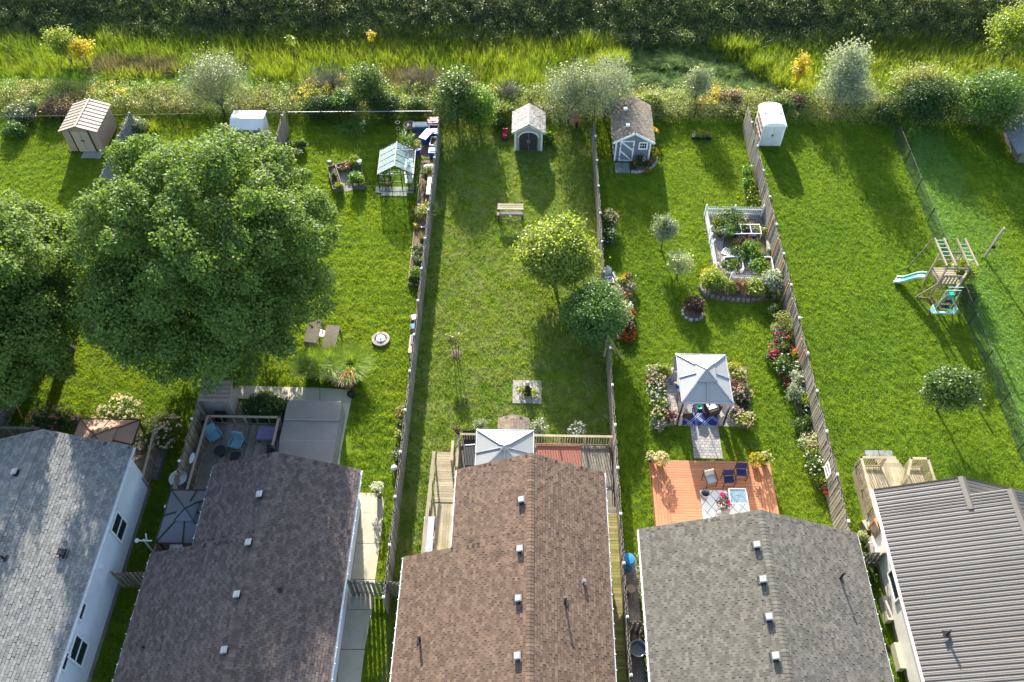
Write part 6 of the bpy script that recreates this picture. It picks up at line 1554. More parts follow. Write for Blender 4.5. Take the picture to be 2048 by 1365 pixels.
def folding_chair(label, px, py, rz, seatm='navy'):
    p = at(px,py,zO+.45); t = thing('folding_chair', label, 'chair', (p.x,p.y,zO+.02), rz, 'folding chairs on the orange deck')
    m = MB(); m.box((0,0,.46), (.46,.36,.03), t=.5); m.build('seat', M[seatm], t)
    m = MB(); m.slab([(-.23,.2,.52),(.23,.2,.52),(.24,.34,.80),(-.24,.34,.80)], .02, .5); m.build('backrest', M[seatm], t)
    for s in (-1,1): m = MB(); m.bar((s*.26,-.22,0),(s*.26,-.2,.47),.03,t=.5); m.build('leg', M['darkmetal'], t); m = MB(); m.bar((s*.26,.30,0),(s*.26,.36,.85),.03,t=.5); m.build('leg', M['darkmetal'], t); m = MB(); m.bar((s*.28,-.2,.62),(s*.28,.3,.66),.04,t=.5); m.bar((s*.28,-.2,.46),(s*.28,-.2,.62),.025,t=.5); m.build('arm', M['darkmetal'], t)
    m = MB(); m.bar((-.26,-.22,.12),(.26,-.22,.12),.02,t=.5); m.build('stretcher', M['darkmetal'], t)
folding_chair('folding chair with a pale grey seat, leftmost of three on the orange deck', 1421,960,.28,'greymetal')
folding_chair('dark blue folding chair in the middle of the three on the orange deck', 1458,960,.06)
folding_chair('dark blue folding chair farthest right on the orange deck', 1483,946,-.05)
t = thing('flower_arrangement', 'dark-leaved plant with two magenta flower heads on the rug', 'potted plant', (at(1447,1005,zO+.3).x, at(1447,1005,zO+.3).y, zO+.03)); m = MB(); m.lathe([(.16,0),(.2,.3),(.17,.3)],(0,0,0),12,.5); m.build('pot', M['offwhite'], t); foliage('foliage', M['L_purple'], t, (0,0,.42), (.3,.25,.2), 18, 10, .07, .13, 3)
blossoms('blossoms', M['F_magenta'], t, (-.05,.22,.55), (.1,.1,.06), 9, .14); blossoms('blossoms', M['F_magenta'], t, (.22,-.18,.5), (.1,.1,.06), 9, .14)
p = at(1446,1024,zO+.2); t = thing('cloth_heap', 'taupe cloth heap lying on the rug near the roof edge', 'cloth', (p.x,p.y,zO+.03)); m = MB(); m.ball((0,0,.05),.3,9,5,.5,(1.1,.7,.3)); m.ball((.2,.1,.08),.18,8,5,.5,(1,.8,.5)); m.build('cloth', M['tub_side'], t)
potted('round cream chrysanthemum in a yellow pot on the left deck corner', 1320,924,'F_yellow' if 0 else 'wood_new','L_lime',.2,.3,.34,'F_cream',70,n=300,fs=.10,z0=zO)
potted('small cream flowers in a blue-black pot at the far left deck corner', 1301,916,'navy','L_lime',.18,.28,.22,'F_cream',30,n=160,fs=.09,z0=zO)
potted('bright yellow-green flower ball in a yellow pot on the right deck corner', 1511,926,'wood_new','L_lime',.2,.3,.34,'F_yellow' if 0 else 'L_gold',60,n=300,fs=.10,z0=zO)
potted('pale green flower ball, rightmost on the orange deck corner', 1529,922,'black','L_lime',.18,.3,.3,'F_cream',30,n=300,fs=.09,z0=zO)

# patio, paver path, curtained gazebo
def paver_field(label, poly, pw, pl, mt, z=.05, gap=.015, name='patio', edge=None):
    pts = [at(*q,0) for q in poly]; x0 = min(p.x for p in pts); x1 = max(p.x for p in pts); y0 = min(p.y for p in pts); y1 = max(p.y for p in pts)
    t = thing(name, label, '', (x0,y0,0)); del t['category'], t['label']; t['kind'] = 'structure'; NOLAWN.append((x0-.05,y0-.05,x1+.05,y1+.05)); me = {}
    def get(mm, w_, l_):
        k = (mm, round(w_,2), round(l_,2))
        if k not in me: m = MB(); m.box((0,0,z/2), (w_-gap,l_-gap,z), t=.5); me[k] = m.mesh('paver', M[mm])
        return me[k]
    nx_ = max(1, round((x1-x0)/pl)); ny_ = max(1, round((y1-y0)/pw)); w_ = (x1-x0)/nx_; l_ = (y1-y0)/ny_
    for j in range(ny_):
        o = (j%2)*w_/2; i = 0; x = x0
        while x < x1-.02:
            ww = w_ if (x > x0 or not o) else o
            ww = min(ww, x1-x); mm = mt
            if edge:
                cxp = x+ww/2; dist = min(cxp-x0, x1-cxp, (j+.5)*l_)
                if edge[0] < dist < edge[1]: mm = 'paver_dark'
            inst('paver', get(mm, ww, l_), t, (x-x0+ww/2, (j+.5)*l_, random.uniform(0,.006))); x += ww
    return t
paver_field('', [(1330,738),(1475,738),(1478,852),(1335,852)], .24, .36, 'paver')
paver_field('', [(1384,853),(1436,853),(1442,918),(1388,918)], .16, .22, 'paver', name='path', edge=(.25,.42))
ga = at(1352,709,2.3); gb = at(1450,709,2.3); gc = at(1365,806,2.3)
gz = hip_canopy('gazebo', 'grey two-tier gazebo with tied curtains on the paved patio', ga.x, gb.x, gc.y, ga.y, 2.3, 3.0, 'canopy', vent=.34, post='darkmetal', rib='greymetal')
hx, hy = (gb.x-ga.x)/2, (ga.y-gc.y)/2
for sx in (-1,1):
    for sy in (-1,1):
        m = MB(); cx, cy = sx*hx*.88, sy*hy*.9
        prof = [(.22,2.2),(.13,1.5),(.05,1.05),(.05,1.0),(.11,.7),(.17,.12)]
        n = 14; vs = []
        for r_, z_ in prof: vs += [(cx+(r_*(1+.35*math.sin(k*math.pi)))*math.cos(2*math.pi*k/n)*1.2*(1.15 if k%2 else .7), cy+r_*math.sin(2*math.pi*k/n)*.5*(1.2 if k%2 else .7), z_) for k in range(n)]
        m.add(vs, [((i+1)*n+k, (i+1)*n+(k+1)%n, i*n+(k+1)%n, i*n+k) for i in range(len(prof)-1) for k in range(n)], .5)
        cu = m.build('curtain', M['curtain'], gz); m = MB(); m.lathe([(.085,.98),(.085,1.05)], (cx,cy,0), 8, .5, 1.2, .7); m.build('tie', M['white'], cu)
L0 = gz.location
def rug2():
    m, n, b, out = _base('navy_rug'); g = n.nodes.new('ShaderNodeNewGeometry'); s = n.nodes.new('ShaderNodeSeparateXYZ'); n.links.new(g.outputs['Position'], s.inputs[0])
    u = _math(n,'MULTIPLY',_math(n,'ADD',s.outputs[0],s.outputs[1]),1.25); v = _math(n,'MULTIPLY',_math(n,'SUBTRACT',s.outputs[0],s.outputs[1]),1.25)
    f = lambda q: _math(n,'LESS_THAN',_math(n,'ABSOLUTE',_math(n,'SUBTRACT',_math(n,'ABSOLUTE',_math(n,'SUBTRACT',_math(n,'FRACT',q),.5)),.08)),.022)
    col = _mix(n,'MIX',_math(n,'MAXIMUM',f(u),f(v)),(.012,.03,.16),(.45,.5,.6)); n.links.new(col,b.inputs['Base Color']); b.inputs['Roughness'].default_value=.95; return m
M['rug2'] = rug2()
t = thing('rug', 'navy rug with white crosses under the curtained gazebo', 'rug', (L0.x,L0.y-.15,.065)); m = MB(); m.box((0,0,0), (2.0,2.5,.015), t=.5); m.build('rug', M['rug2'], t)
for k,(x,y,rz) in enumerate(((-.72,.1,1.57),(.62,.25,-1.2))):
    t = thing('loveseat', ['dark wicker loveseat on the left under the curtained gazebo','dark loveseat with a striped throw on the right under the gazebo'][k], 'sofa', (L0.x+x,L0.y+y-.5,.07), rz); m = MB(); m.box((0,0,.2), (1.2,.65,.36), t=.5); m.box((0,.3,.55), (1.2,.12,.4), t=.5); m.build('frame', M['darkbrown'], t)
    for s in (-1,1): m = MB(); m.box((s*.29,-.03,.44), (.54,.55,.12), t=.5); m.build('cushion', M['tub'], t)
    if k: m = MB(); m.box((.2,-.02,.52), (.5,.6,.04), t=.5); m.build('throw', M['offwhite'], t)
t = thing('coffee_table', 'low table with a green bowl under the curtained gazebo', 'table', (L0.x,L0.y-.55,.07)); m = MB(); m.box((0,0,.4), (.5,.7,.04), t=.5); m.build('top', M['darkmetal'], t)
for x in (-.2,.2):
    for y in (-.3,.3): m = MB(); m.bar((x,y,0),(x,y,.38),.04); m.build('leg', M['darkmetal'], t)
t = thing('bowl', 'green glass bowl on the low gazebo table', 'bowl', (L0.x,L0.y-.6,.49)); m = MB(); m.lathe([(.06,0),(.15,.1),(.14,.1),(.01,.02)],(0,0,0),12,.5); m.build('bowl', M['teal'], t)
t = thing('torch', 'thin black pole lamp at the front of the paved patio', 'lamp', (at(1409,840).x, at(1409,840).y, .05)); m = MB(); m.bar((0,0,0),(0,0,1.35),.03,t=.5); m.ball((0,0,1.4),.06,8,5,.5); m.build('pole', M['black'], t)
for side, pl in (('left', [(1300,742),(1330,738),(1340,850),(1312,852)]), ('right', [(1460,735),(1492,735),(1505,850),(1482,855)])):
    bed_soil('flower_bed', 'flower bed along the %s side of the paved patio'%side, pl, .08, 'mulch')
FB = [(1306,742,.8,.6,'L_varieg',None,0,'hosta with white-edged leaves at the far left corner of the patio bed'),(1330,742,.8,.6,'L_lime',None,0,'lime yellow tuft at the far end of the left patio bed'),
 (1312,764,1.0,.8,'L_mid','F_pink',50,'pale pink hydrangea in the left patio bed, below the hosta'),(1312,785,1.0,.8,'L_mid','F_white',55,'white hydrangea in the middle of the left patio bed'),
 (1317,808,.9,.7,'L_lime','F_white',40,'cream-white flowers in the left patio bed beside the paving'),(1318,832,.9,.7,'L_mid','F_cream',45,'cream hydrangea near the front end of the left patio bed'),
 (1342,832,.65,.6,'L_purple','F_pink',34,'dark plant with dusty pink heads at the left front curtain'),(1318,846,.8,.5,'L_silver','F_white',25,'silver-leaved white flowers at the front end of the left patio bed'),
 (1468,738,.8,.7,'L_yellow','F_orange',10,'yellowish shrub with rusty tips at the far end of the right patio bed'),(1478,752,.8,.7,'L_lime','F_cream',35,'cream hydrangea at the far part of the right patio bed'),
 (1475,772,.9,.6,'L_brown','F_dusty',18,'brownish plant in the right patio bed'),(1484,788,1.0,.8,'L_dark','F_pink',50,'pink hydrangea bulging out of the right patio bed'),
 (1472,826,.7,.6,'L_mid','F_lilac',40,'lilac-pink hydrangea beside the right front curtain'),(1489,840,1.0,.75,'L_lime','F_cream',60,'lime-cream hydrangea at the front corner of the right patio bed'),
 (1488,806,.6,.5,'L_dark','F_pink',14,'dark green plant between the pink and the lilac hydrangea')]
for a in FB: shrub('patio_flowers', a[7], 'flowers', a[0],a[1],a[2]*1.08,a[3],a[4],560,.10,a[5],a[6],.11, group='flowers round the paved patio')

# ------------------------------------------------------------------ flower spots in the upper part of that plot
bed_soil('flower_bed', 'curved flower bed at the foot of the grey shed', [(1262,338),(1264,346),(1290,344),(1308,335),(1316,318),(1305,290),(1300,292),(1300,322)], .10, 'mulch')
stones('stone_edging', 'pale curved stone edging of the bed at the grey shed', [(1262,346),(1275,347),(1290,344),(1304,337),(1314,325)], .26, 'paver', h=.16)
for a in ((1268,330,.5,.6,'L_dark','F_orange',6,'dark plant with orange flowers at the grey shed door'),(1280,322,.8,.8,'L_dark','F_white',8,'dark leafy plant under the white shed window'),(1298,328,.5,.5,'L_mid','F_red',10,'red flowers at the curve of the shed bed'),
          (1306,308,.7,.9,'L_fresh','F_yellow',60,'tall bright yellow flowers at the right corner of the grey shed'),(1307,268,.55,.9,'L_fresh','F_yellow',55,'yellow flowers behind the grey shed, halfway along its wall'),(1295,342,.4,.35,'L_lime','F_orange',10,'small orange flowers by the curved stone edging')):
    shrub('shed_flowers', a[7], 'flowers', a[0],a[1],a[2],a[3],a[4],330,.10,a[5],a[6],.12, group='flowers round the grey shed')
p = at(1403,272,.2); t = thing('planter', 'low dark trough with yellow-green plants alone on the upper lawn', 'planter', (p.x,p.y,0)); m = MB(); m.box((0,0,.12), (1.3,.4,.24), t=.5); m.build('box', M['black'], t); foliage('foliage', M['L_lime'], t, (0,0,.4), (.6,.2,.2), 26, 12, .07, .12, 3); blossoms('blossoms', M['F_orange'], t, (-.1,0,.42), (.5,.2,.2), 8, .09)
shrub('hydrangea', 'tall hydrangea with white and pink heads against the fence', 'hydrangea', 1218,440,1.15,1.2,'L_mid',800,.11,'F_pink',45,.12,dep=1.3)
shrub('hydrangea', 'dark silvery bush right below the hydrangea at the fence', 'shrub', 1219,475,1.0,1.0,'L_dark',700,.11,'F_white',26,.08,dep=1.2)
T('standard_tree', 'small round clipped grey-green tree on a thin stem', 1330, 458, 1.75, (.82,.78,.95), 1.1, .04, 'L_grey', 3600, .10, clr=.1, low=-.95, aspect=.5, trunkn=5)
T('standard_tree', 'small pale variegated tree on the lawn beside the white picket garden', 1360, 527, 1.3, (.8,.75,.85), .8, .035, 'L_varieg', 1000, .13, clr=.14, lumpy=.35, low=-.8, trunkn=6, per=12)
p = at(1407,402,.2); t = thing('sprinkler', 'small dark stick sprinkler just above the picket garden', 'sprinkler', (p.x,p.y,0)); m = MB(); m.bar((0,0,0),(0,0,.5),.04,t=.5); m.bar((-.1,0,.5),(.1,0,.52),.03,t=.5); m.build('sprinkler', M['darkmetal'], t)
p = at(1219,555,.6); t = thing('adirondack_chair', 'pale blue-grey slatted adirondack chair at the fence end', 'chair', (p.x,p.y,0), .25)
for k in range(5): m = MB(); x = -.22+k*.11; hh = 1.0-.18*abs(k-2)**1.3*.5; m.slab([(x-.048,.25,.35),(x+.048,.25,.35),(x+.048,.55,hh),(x-.048,.55,hh)], .025, .5); m.build('back_slat', M['paleteal' if 0 else 'greymetal'], t)
m = MB(); m.slab([(-.27,-.3,.42),(.27,-.3,.42),(.27,.28,.32),(-.27,.28,.32)], .03, .5); m.build('seat', M['greymetal'], t)
for s in (-1,1): m = MB(); m.box((s*.33,0,.58), (.12,.75,.03), t=.5); m.bar((s*.33,-.3,0),(s*.33,-.3,.57),.08,t=.5); m.bar((s*.33,.4,0),(s*.33,.3,.57),.06,t=.5); m.build('arm', M['shed_grey'], t)
bed_soil('flower_bed', 'flower bed right of the dark rounded tree', [(1225,560),(1258,556),(1268,600),(1268,668),(1245,682),(1228,680)], .08, 'mulch')
for a in ((1240,566,.8,.8,'L_lime','F_yellow',12,'lime tall plant beside the adirondack chair'),(1256,558,.6,.8,'L_mid','F_orange',22,'salmon orange flowers at the top of the bed by the chair'),(1258,575,.7,.7,'L_varieg','F_pink',26,'peach and cream flowers below the salmon ones'),
          (1256,598,.7,.6,'L_dark','F_red',18,'red flowers halfway down the bed right of the dark tree'),(1250,620,.9,.9,'L_varieg','F_white',40,'cream hydrangea beside the dark rounded tree'),(1262,628,.45,.5,'L_dark','F_red',24,'bright red flowers below the halfway ones at the lawn edge'),
          (1246,640,1.0,.8,'L_mid','F_pink',60,'pale pink hydrangea in front of the dark rounded tree'),(1258,655,.5,.5,'L_dark','F_red',22,'deep red flowers near the lower end of the bed'),(1254,672,.8,.4,'L_dark','F_red',55,'large patch of orange-red flowers at the lower end of the bed'),
          (1232,588,.8,1.0,'L_silver','F_white',12,'silvery tall plant behind the peach flowers'),):
    shrub('border_flowers', a[7], 'flowers', a[0],a[1],a[2]*1.2,a[3],a[4],420,.10,a[5],a[6],.12, group='flowers right of the dark rounded tree')
p = at(1213,700,1.2); t = thing('gate_post', 'lone grey post with a diagonal brace at the head of the lower fence', 'post', (4.55,at(1215,722).y+.3,0)); m = MB(); m.bar((0,0,0),(0,0,1.95),.12,t=.5); m.build('post', M['fence'], t); m = MB(); m.bar((.05,0,1.8),(1.0,-.3,.05),.08,t=.5); m.build('brace', M['wood_pale'], t)

# vines on the far fence
for k,(px,py,h_) in enumerate(((1494,345,1.2),(1496,372,1.1),(1502,392,.9),(1510,408,.6))):
    shrub('vine', ['leafy lime vine at the top of the fence border','leafy lime vine in the middle of the fence border group','lower lime vine above the tan stones by the fence','small yellow plant at the corner of the picket garden'][k], 'vine', px,py,.9,h_,'L_fresh' if k < 2 else 'L_lime',420,.15,dep=1.3,group='lime vines on the fence above the picket garden')

# white picket garden
def picket(label, pts, h=.75, pitch=.11):
    pts = [Vector((*p,0)) for p in pts]; t = thing('picket_fence', label, 'fence', pts[0], 0, 'white picket fences round the vegetable garden')
    b = MB(); b.box((0,0,h/2), (.055,.018,h)); b.add([(-.0275,-.009,h),(.0275,-.009,h),(.0275,.009,h),(-.0275,.009,h),(0,0,h+.06)], [(0,1,4),(1,2,4),(2,3,4),(3,0,4)]); me = b.mesh('picket', M['white'])
    p = MB(); p.box((0,0,.45), (.09,.09,.9)); p.ball((0,0,.93),.055,8,5); pm_ = p.mesh('post', M['white']); sp = []
    for a, b2 in zip(pts, pts[1:]):
        d = b2-a; L = d.length; an = math.atan2(d.y,d.x); u = d/L
        m = MB()
        for z_ in (.22,.58): m.box(tuple((a+b2)/2-pts[0]+Vector((0,0,z_))), (L,.03,.06), rz=an, t=.5)
        m.build('rail', M['white'], t)
        n = max(1, round(L/2.0))
        for i in range(n+1): inst('post', pm_, t, a+d*(i/n)-pts[0], (0,0,an))
        s = pitch
        while s < L: inst('picket', me, t, a+u*s-pts[0]+Vector((0,0,.03)), (0,0,an)); s += pitch
picA = at(1409,432); picB = at(1530,436); picC = at(1436,556); picD = at(1550,560)
picket('white picket fence along the far side of the vegetable garden', [(picA.x,picA.y),(15.0,picA.y)])
picket('white picket fence along the left side of the vegetable garden', [(picA.x,picA.y-.05),(at(1430,548).x,at(1430,548).y)])
picket('white picket fence along the near side of the vegetable garden', [(at(1458,568).x,at(1458,568).y),(at(1530,572).x,at(1530,572).y)])
gx0, gx1, gy0, gy1 = picA.x, 15.0, at(1440,560).y, picA.y
t = thing('garden_floor','','',(gx0,gy0,0)); del t['label'], t['category']; t['kind']='structure'
m = MB(); m.prism([(0,0),(gx1-gx0,0),(gx1-gx0,gy1-gy0),(0,gy1-gy0)], 0, .03, .5); m.build('gravel', M['gravel'], t)
NOLAWN.append((gx0,gy0,gx1,gy1))
cover('garden_pebbles', 'pale gravel paths inside the white picket garden', 'gravel', lambda x,y: True, (gx0+.1,gx1-.1,gy0+.1,gy1-.1), .25, M['gravel'], prP, 14, .9, 1.5, .2, lambda x,y: .025, 14)
bed_soil('vegetable_bed', 'upper soil bed inside the picket garden', [(1425,442),(1520,440),(1528,490),(1500,500),(1440,470)], .08, 'mulch', 'vegetable bed')
bed_soil('vegetable_bed', 'middle soil bed inside the picket garden, below the trellis frame', [(1448,478),(1530,480),(1532,520),(1470,515),(1445,498)], .09, 'mulch', 'vegetable bed')
for k,poly in enumerate(([(1446,522),(1481,520),(1485,546),(1450,548)],[(1497,521),(1540,522),(1545,548),(1506,548)])):
    t = bed_soil('raised_bed', ['white-framed raised bed with lettuces, left of the two','white-framed raised bed with squash leaves, right of the two'][k], poly, .26, cat='raised bed'); boards(t, poly, .34, 'white', .05)
for a in ((1463,533,.95,.45,'L_mid',500,'lettuce-green plants filling the left white-framed bed'),(1520,535,1.2,.55,'L_fresh',650,'large squash leaves filling the right white-framed bed'),
          (1460,442,1.7,.75,'L_mid',900,'bushy row along the far picket fence'),(1435,448,.8,.6,'L_lime',350,'lime plants in the far left garden corner'),(1445,462,1.1,.6,'L_grey',450,'grey-green plants left of the trellis frame'),
          (1505,500,1.3,.6,'L_fresh',600,'bright feathery plant in the middle bed, right part'),(1480,505,1.2,.45,'L_mid',450,'low green row in the middle bed, left part'),(1490,482,1.2,.4,'L_brown',320,'reddish-brown seedlings below the trellis frame'),
          (1492,512,.6,.35,'L_mid',200,'single small plant on the dark soil between the two middle rows'),(1520,462,.7,.4,'L_lime',200,'pale sprawling plant right of the trellis frame')):
    shrub('vegetable_plant', a[6], 'plant', a[0],a[1],a[2]*1.25,a[3]*1.1,a[4],int(a[5]*1.3),.11,z0=.08)
grass_clump('lemongrass', 'spiky bright green grass clump in the middle of the picket garden', 1460,470,.9,.9,'L_fresh',240,.03,lean=.8)
shrub('marigold', 'orange marigold left of the spiky grass in the picket garden', 'flowers', 1441,471,.4,.35,'L_dark',100,.1,'F_orange',26,.10)
shrub('marigold', 'yellow flowers just below the spiky grass in the picket garden', 'flowers', 1472,490,.5,.4,'L_fresh',120,.1,'F_yellow',12,.10)
p = at(1492,458,.6); t = thing('cold_frame', 'white pipe trellis frame over blue trays in the picket garden', 'trellis', (p.x,p.y,0)); m = MB()
for y in (-.4,.4): m.bar((-.9,y,.55),(.9,y,.6),.04,t=.5); m.bar((-.9,y,0),(-.9,y,.55),.035,t=.5); m.bar((.9,y,0),(.9,y,.6),.035,t=.5)
for x in (-.9,-.3,.3,.9): m.bar((x,-.4,.57),(x,.4,.57),.03,t=.5)
m.build('pipes', M['white'], t); m = MB(); m.box((0,0,.2), (1.3,.6,.12), t=.5); m.build('tray', M['navy'], t)
p = at(1462,507,.25); t = thing('wire_panel', 'tilted white wire panel lying in the picket garden', 'panel', (p.x,p.y,.05), -.55); m = MB()
for k in range(6): m.bar((-.5,-.25+k*.1,.18),(.5,-.25+k*.1,.24),.015,t=.5)
for k in range(11): m.bar((-.5+k*.1,-.26,.18+.006*k),(-.5+k*.1,.26,.18+.006*k),.015,t=.5)
m.build('wires', M['white'], t); m = MB()
for a_, b_ in (((-.52,-.27,.17),(.52,-.27,.23)),((.52,-.27,.23),(.52,.27,.23)),((.52,.27,.23),(-.52,.27,.17)),((-.52,.27,.17),(-.52,-.27,.17))): m.bar(a_,b_,.03,t=.5)
m.build('frame', M['white'], t)
stones('rocks', 'pale and reddish rocks along the right side of the picket garden', [(1530,465),(1534,485),(1536,505)], .34, 'paver', h=.25, cat='rocks')
for k, (px, py) in enumerate(((1420,462),(1425,490))):
    p = at(px,py,.5); t = thing('drain_pipe', ['bent white pipe inside the left picket fence, farther one','bent white pipe inside the left picket fence, nearer one'][k], 'pipe', (p.x,p.y,0)); m = MB(); m.tube([(0,0,0),(0,0,.75),(.1,.1,.9)], .045, 7, .5); m.build('pipe', M['white'], t)

# curved shrub bed
bed_soil('shrub_bed', 'curved shrub bed below the picket garden', [(1400,575),(1418,560),(1550,570),(1552,602),(1500,606),(1430,600),(1408,590)], .14, 'mulch', 'shrub bed')
stones('brick_edging', 'dark brick edging curving round the shrub bed', [(1412,560),(1402,568),(1399,578),(1405,588),(1418,596),(1440,600),(1470,603),(1500,604),(1520,601),(1530,594),(1542,594),(1552,602)], .26, 'brick', h=.26)
for a in ((1427,560,1.7,1.3,'L_yellow',1800,'F_yellow' if 0 else None,0,'large bush with golden yellow tops at the left of the curved bed'),(1462,578,.7,.8,'L_lime',500,None,0,'small lime bush right of the golden bush'),
          (1480,572,.9,.9,'L_brown',500,'F_orange',6,'reddish bush in the middle of the curved bed'),(1512,577,1.15,1.0,'L_yellow',1000,None,0,'round yellow-green bush in the curved bed'),(1548,562,1.4,1.4,'L_silver',1300,'F_white',30,'silver bush at the right end of the curved bed, against the fence'),
          (1536,590,.5,.4,'L_fresh',160,None,0,'tiny green plant inside the curve of the brick edging'),(1551,622,.8,.7,'L_dark',520,None,0,'dark conifer ball at the fence below the curved bed')):
    shrub('garden_shrub', a[8], 'shrub', a[0],a[1],a[2],a[3],a[4],a[5],.12,flower=a[6],nf=a[7])
shrub('golden_shrub', 'bright golden flower layer on the large bush of the curved bed', 'shrub', 1424,548,1.3,.7,'L_gold',500,.12)
stones('stone_ring', 'ring of grey stones round the dark purple shrub', [at(1385,628)+Vector((.62*math.cos(k*.523),.55*math.sin(k*.523),0)) for k in range(12)], .26, 'stone', h=.16, closed=True)
t = thing('mulch_disc','mulch disc inside the ring of grey stones','mulch',tuple(at(1385,628))); m = MB(); m.lathe([(.6,0),(.6,.08),(.01,.1)],(0,0,0),16,.5); m.build('mulch', M['mulch'], t)
shrub('purple_shrub', 'dark purple-leaved shrub in a ring of stones', 'shrub', 1388,612,1.25,1.0,'L_purple',1400,.10)

# long border at the right fence
bpoly = [(1553,640),(1575,640),(1600,700),(1625,770),(1650,850),(1672,930),(1685,990),(1665,1000),(1640,950),(1618,900),(1600,840),(1580,780),(1555,730),(1545,690)]
bed_soil('long_border', 'long mulch border along the right fence', bpoly, .08, 'mulch')
BD = [(1576,650,1.3,1.2,'L_rod',None,0,'big airy pale green shrub at the head of the long border'),(1556,660,.7,.6,'L_varieg','F_cream',10,'small variegated plant left of the airy shrub'),
 (1580,672,.6,.5,'L_gold',None,0,'golden tuft just under the airy shrub'),(1565,690,1.3,.9,'L_mid','F_magenta',46,'magenta roses spreading across the head of the border'),(1550,715,.8,.6,'L_dark','F_magenta',26,'dark magenta flowers at the lawn edge of the border'),
 (1592,712,.6,.6,'L_yellow','F_yellow',40,'golden yellow flowers by the orange fence post'),(1568,732,1.1,.9,'L_mid','F_white',14,'leafy shrub with white balls, below the magenta roses'),(1578,762,.6,.4,'L_dark','F_red',40,'rust red low flowers in the border'),
 (1595,758,.8,.9,'L_silver','F_white',22,'white spires beside the rust red flowers'),(1592,785,1.0,.9,'L_silver',None,0,'blue-grey leafy mound in the border'),(1612,800,.9,.8,'L_lime',None,0,'lime mound against the fence in mid border'),
 (1615,822,.7,.6,'L_dark','F_white',14,'blue-white flowers against the fence in mid border'),(1603,848,.9,.6,'L_mid',None,0,'low green mound, left side of mid border'),(1612,862,.8,.5,'L_dark',None,0,'dark low plant under the green mound'),
 (1620,886,1.0,.7,'L_varieg','F_pink',24,'peach-pink and lime plant in the lower border'),(1642,884,.5,.5,'L_mid','F_orange',26,'orange flowers against the fence in the lower border'),(1628,905,.9,.7,'L_lime',None,0,'yellow-green round bush in the lower border'),
 (1632,928,1.2,.8,'L_mid','F_white',34,'bush dotted with white balls in the lower border'),(1650,958,.9,.7,'L_lime',None,0,'lime grassy plant below the white-dotted bush'),(1638,972,.4,.3,'L_mid','F_white',10,'little white flowers at the tip of the border'),
 (1661,982,.65,.5,'L_brown','F_red',60,'bright orange-red flowers at the lower tip of the border'),(1598,738,.7,.7,'L_mid','F_white',12,'green spiky plant against the fence above the white spires')]
for a in BD: shrub('border_plant', a[7], 'flowers', a[0],a[1],a[2]*1.25,a[3]*1.05,a[4],680,.10,a[5],a[6],.12, group='plants of the long border')
p = at(1665,938,1.3); t = thing('garden_ornament', 'small white frame hung on the fence near the lower border tip', 'frame', (14.98,p.y,.75)); m = MB()
for dy in (-.3,.3): m.box((0,dy,.4), (.04,.06,.62), t=.5)
for dz in (.1,.7,.4): m.box((0,0,dz), (.04,.56,.05), t=.5)
m.build('frame', M['white'], t)

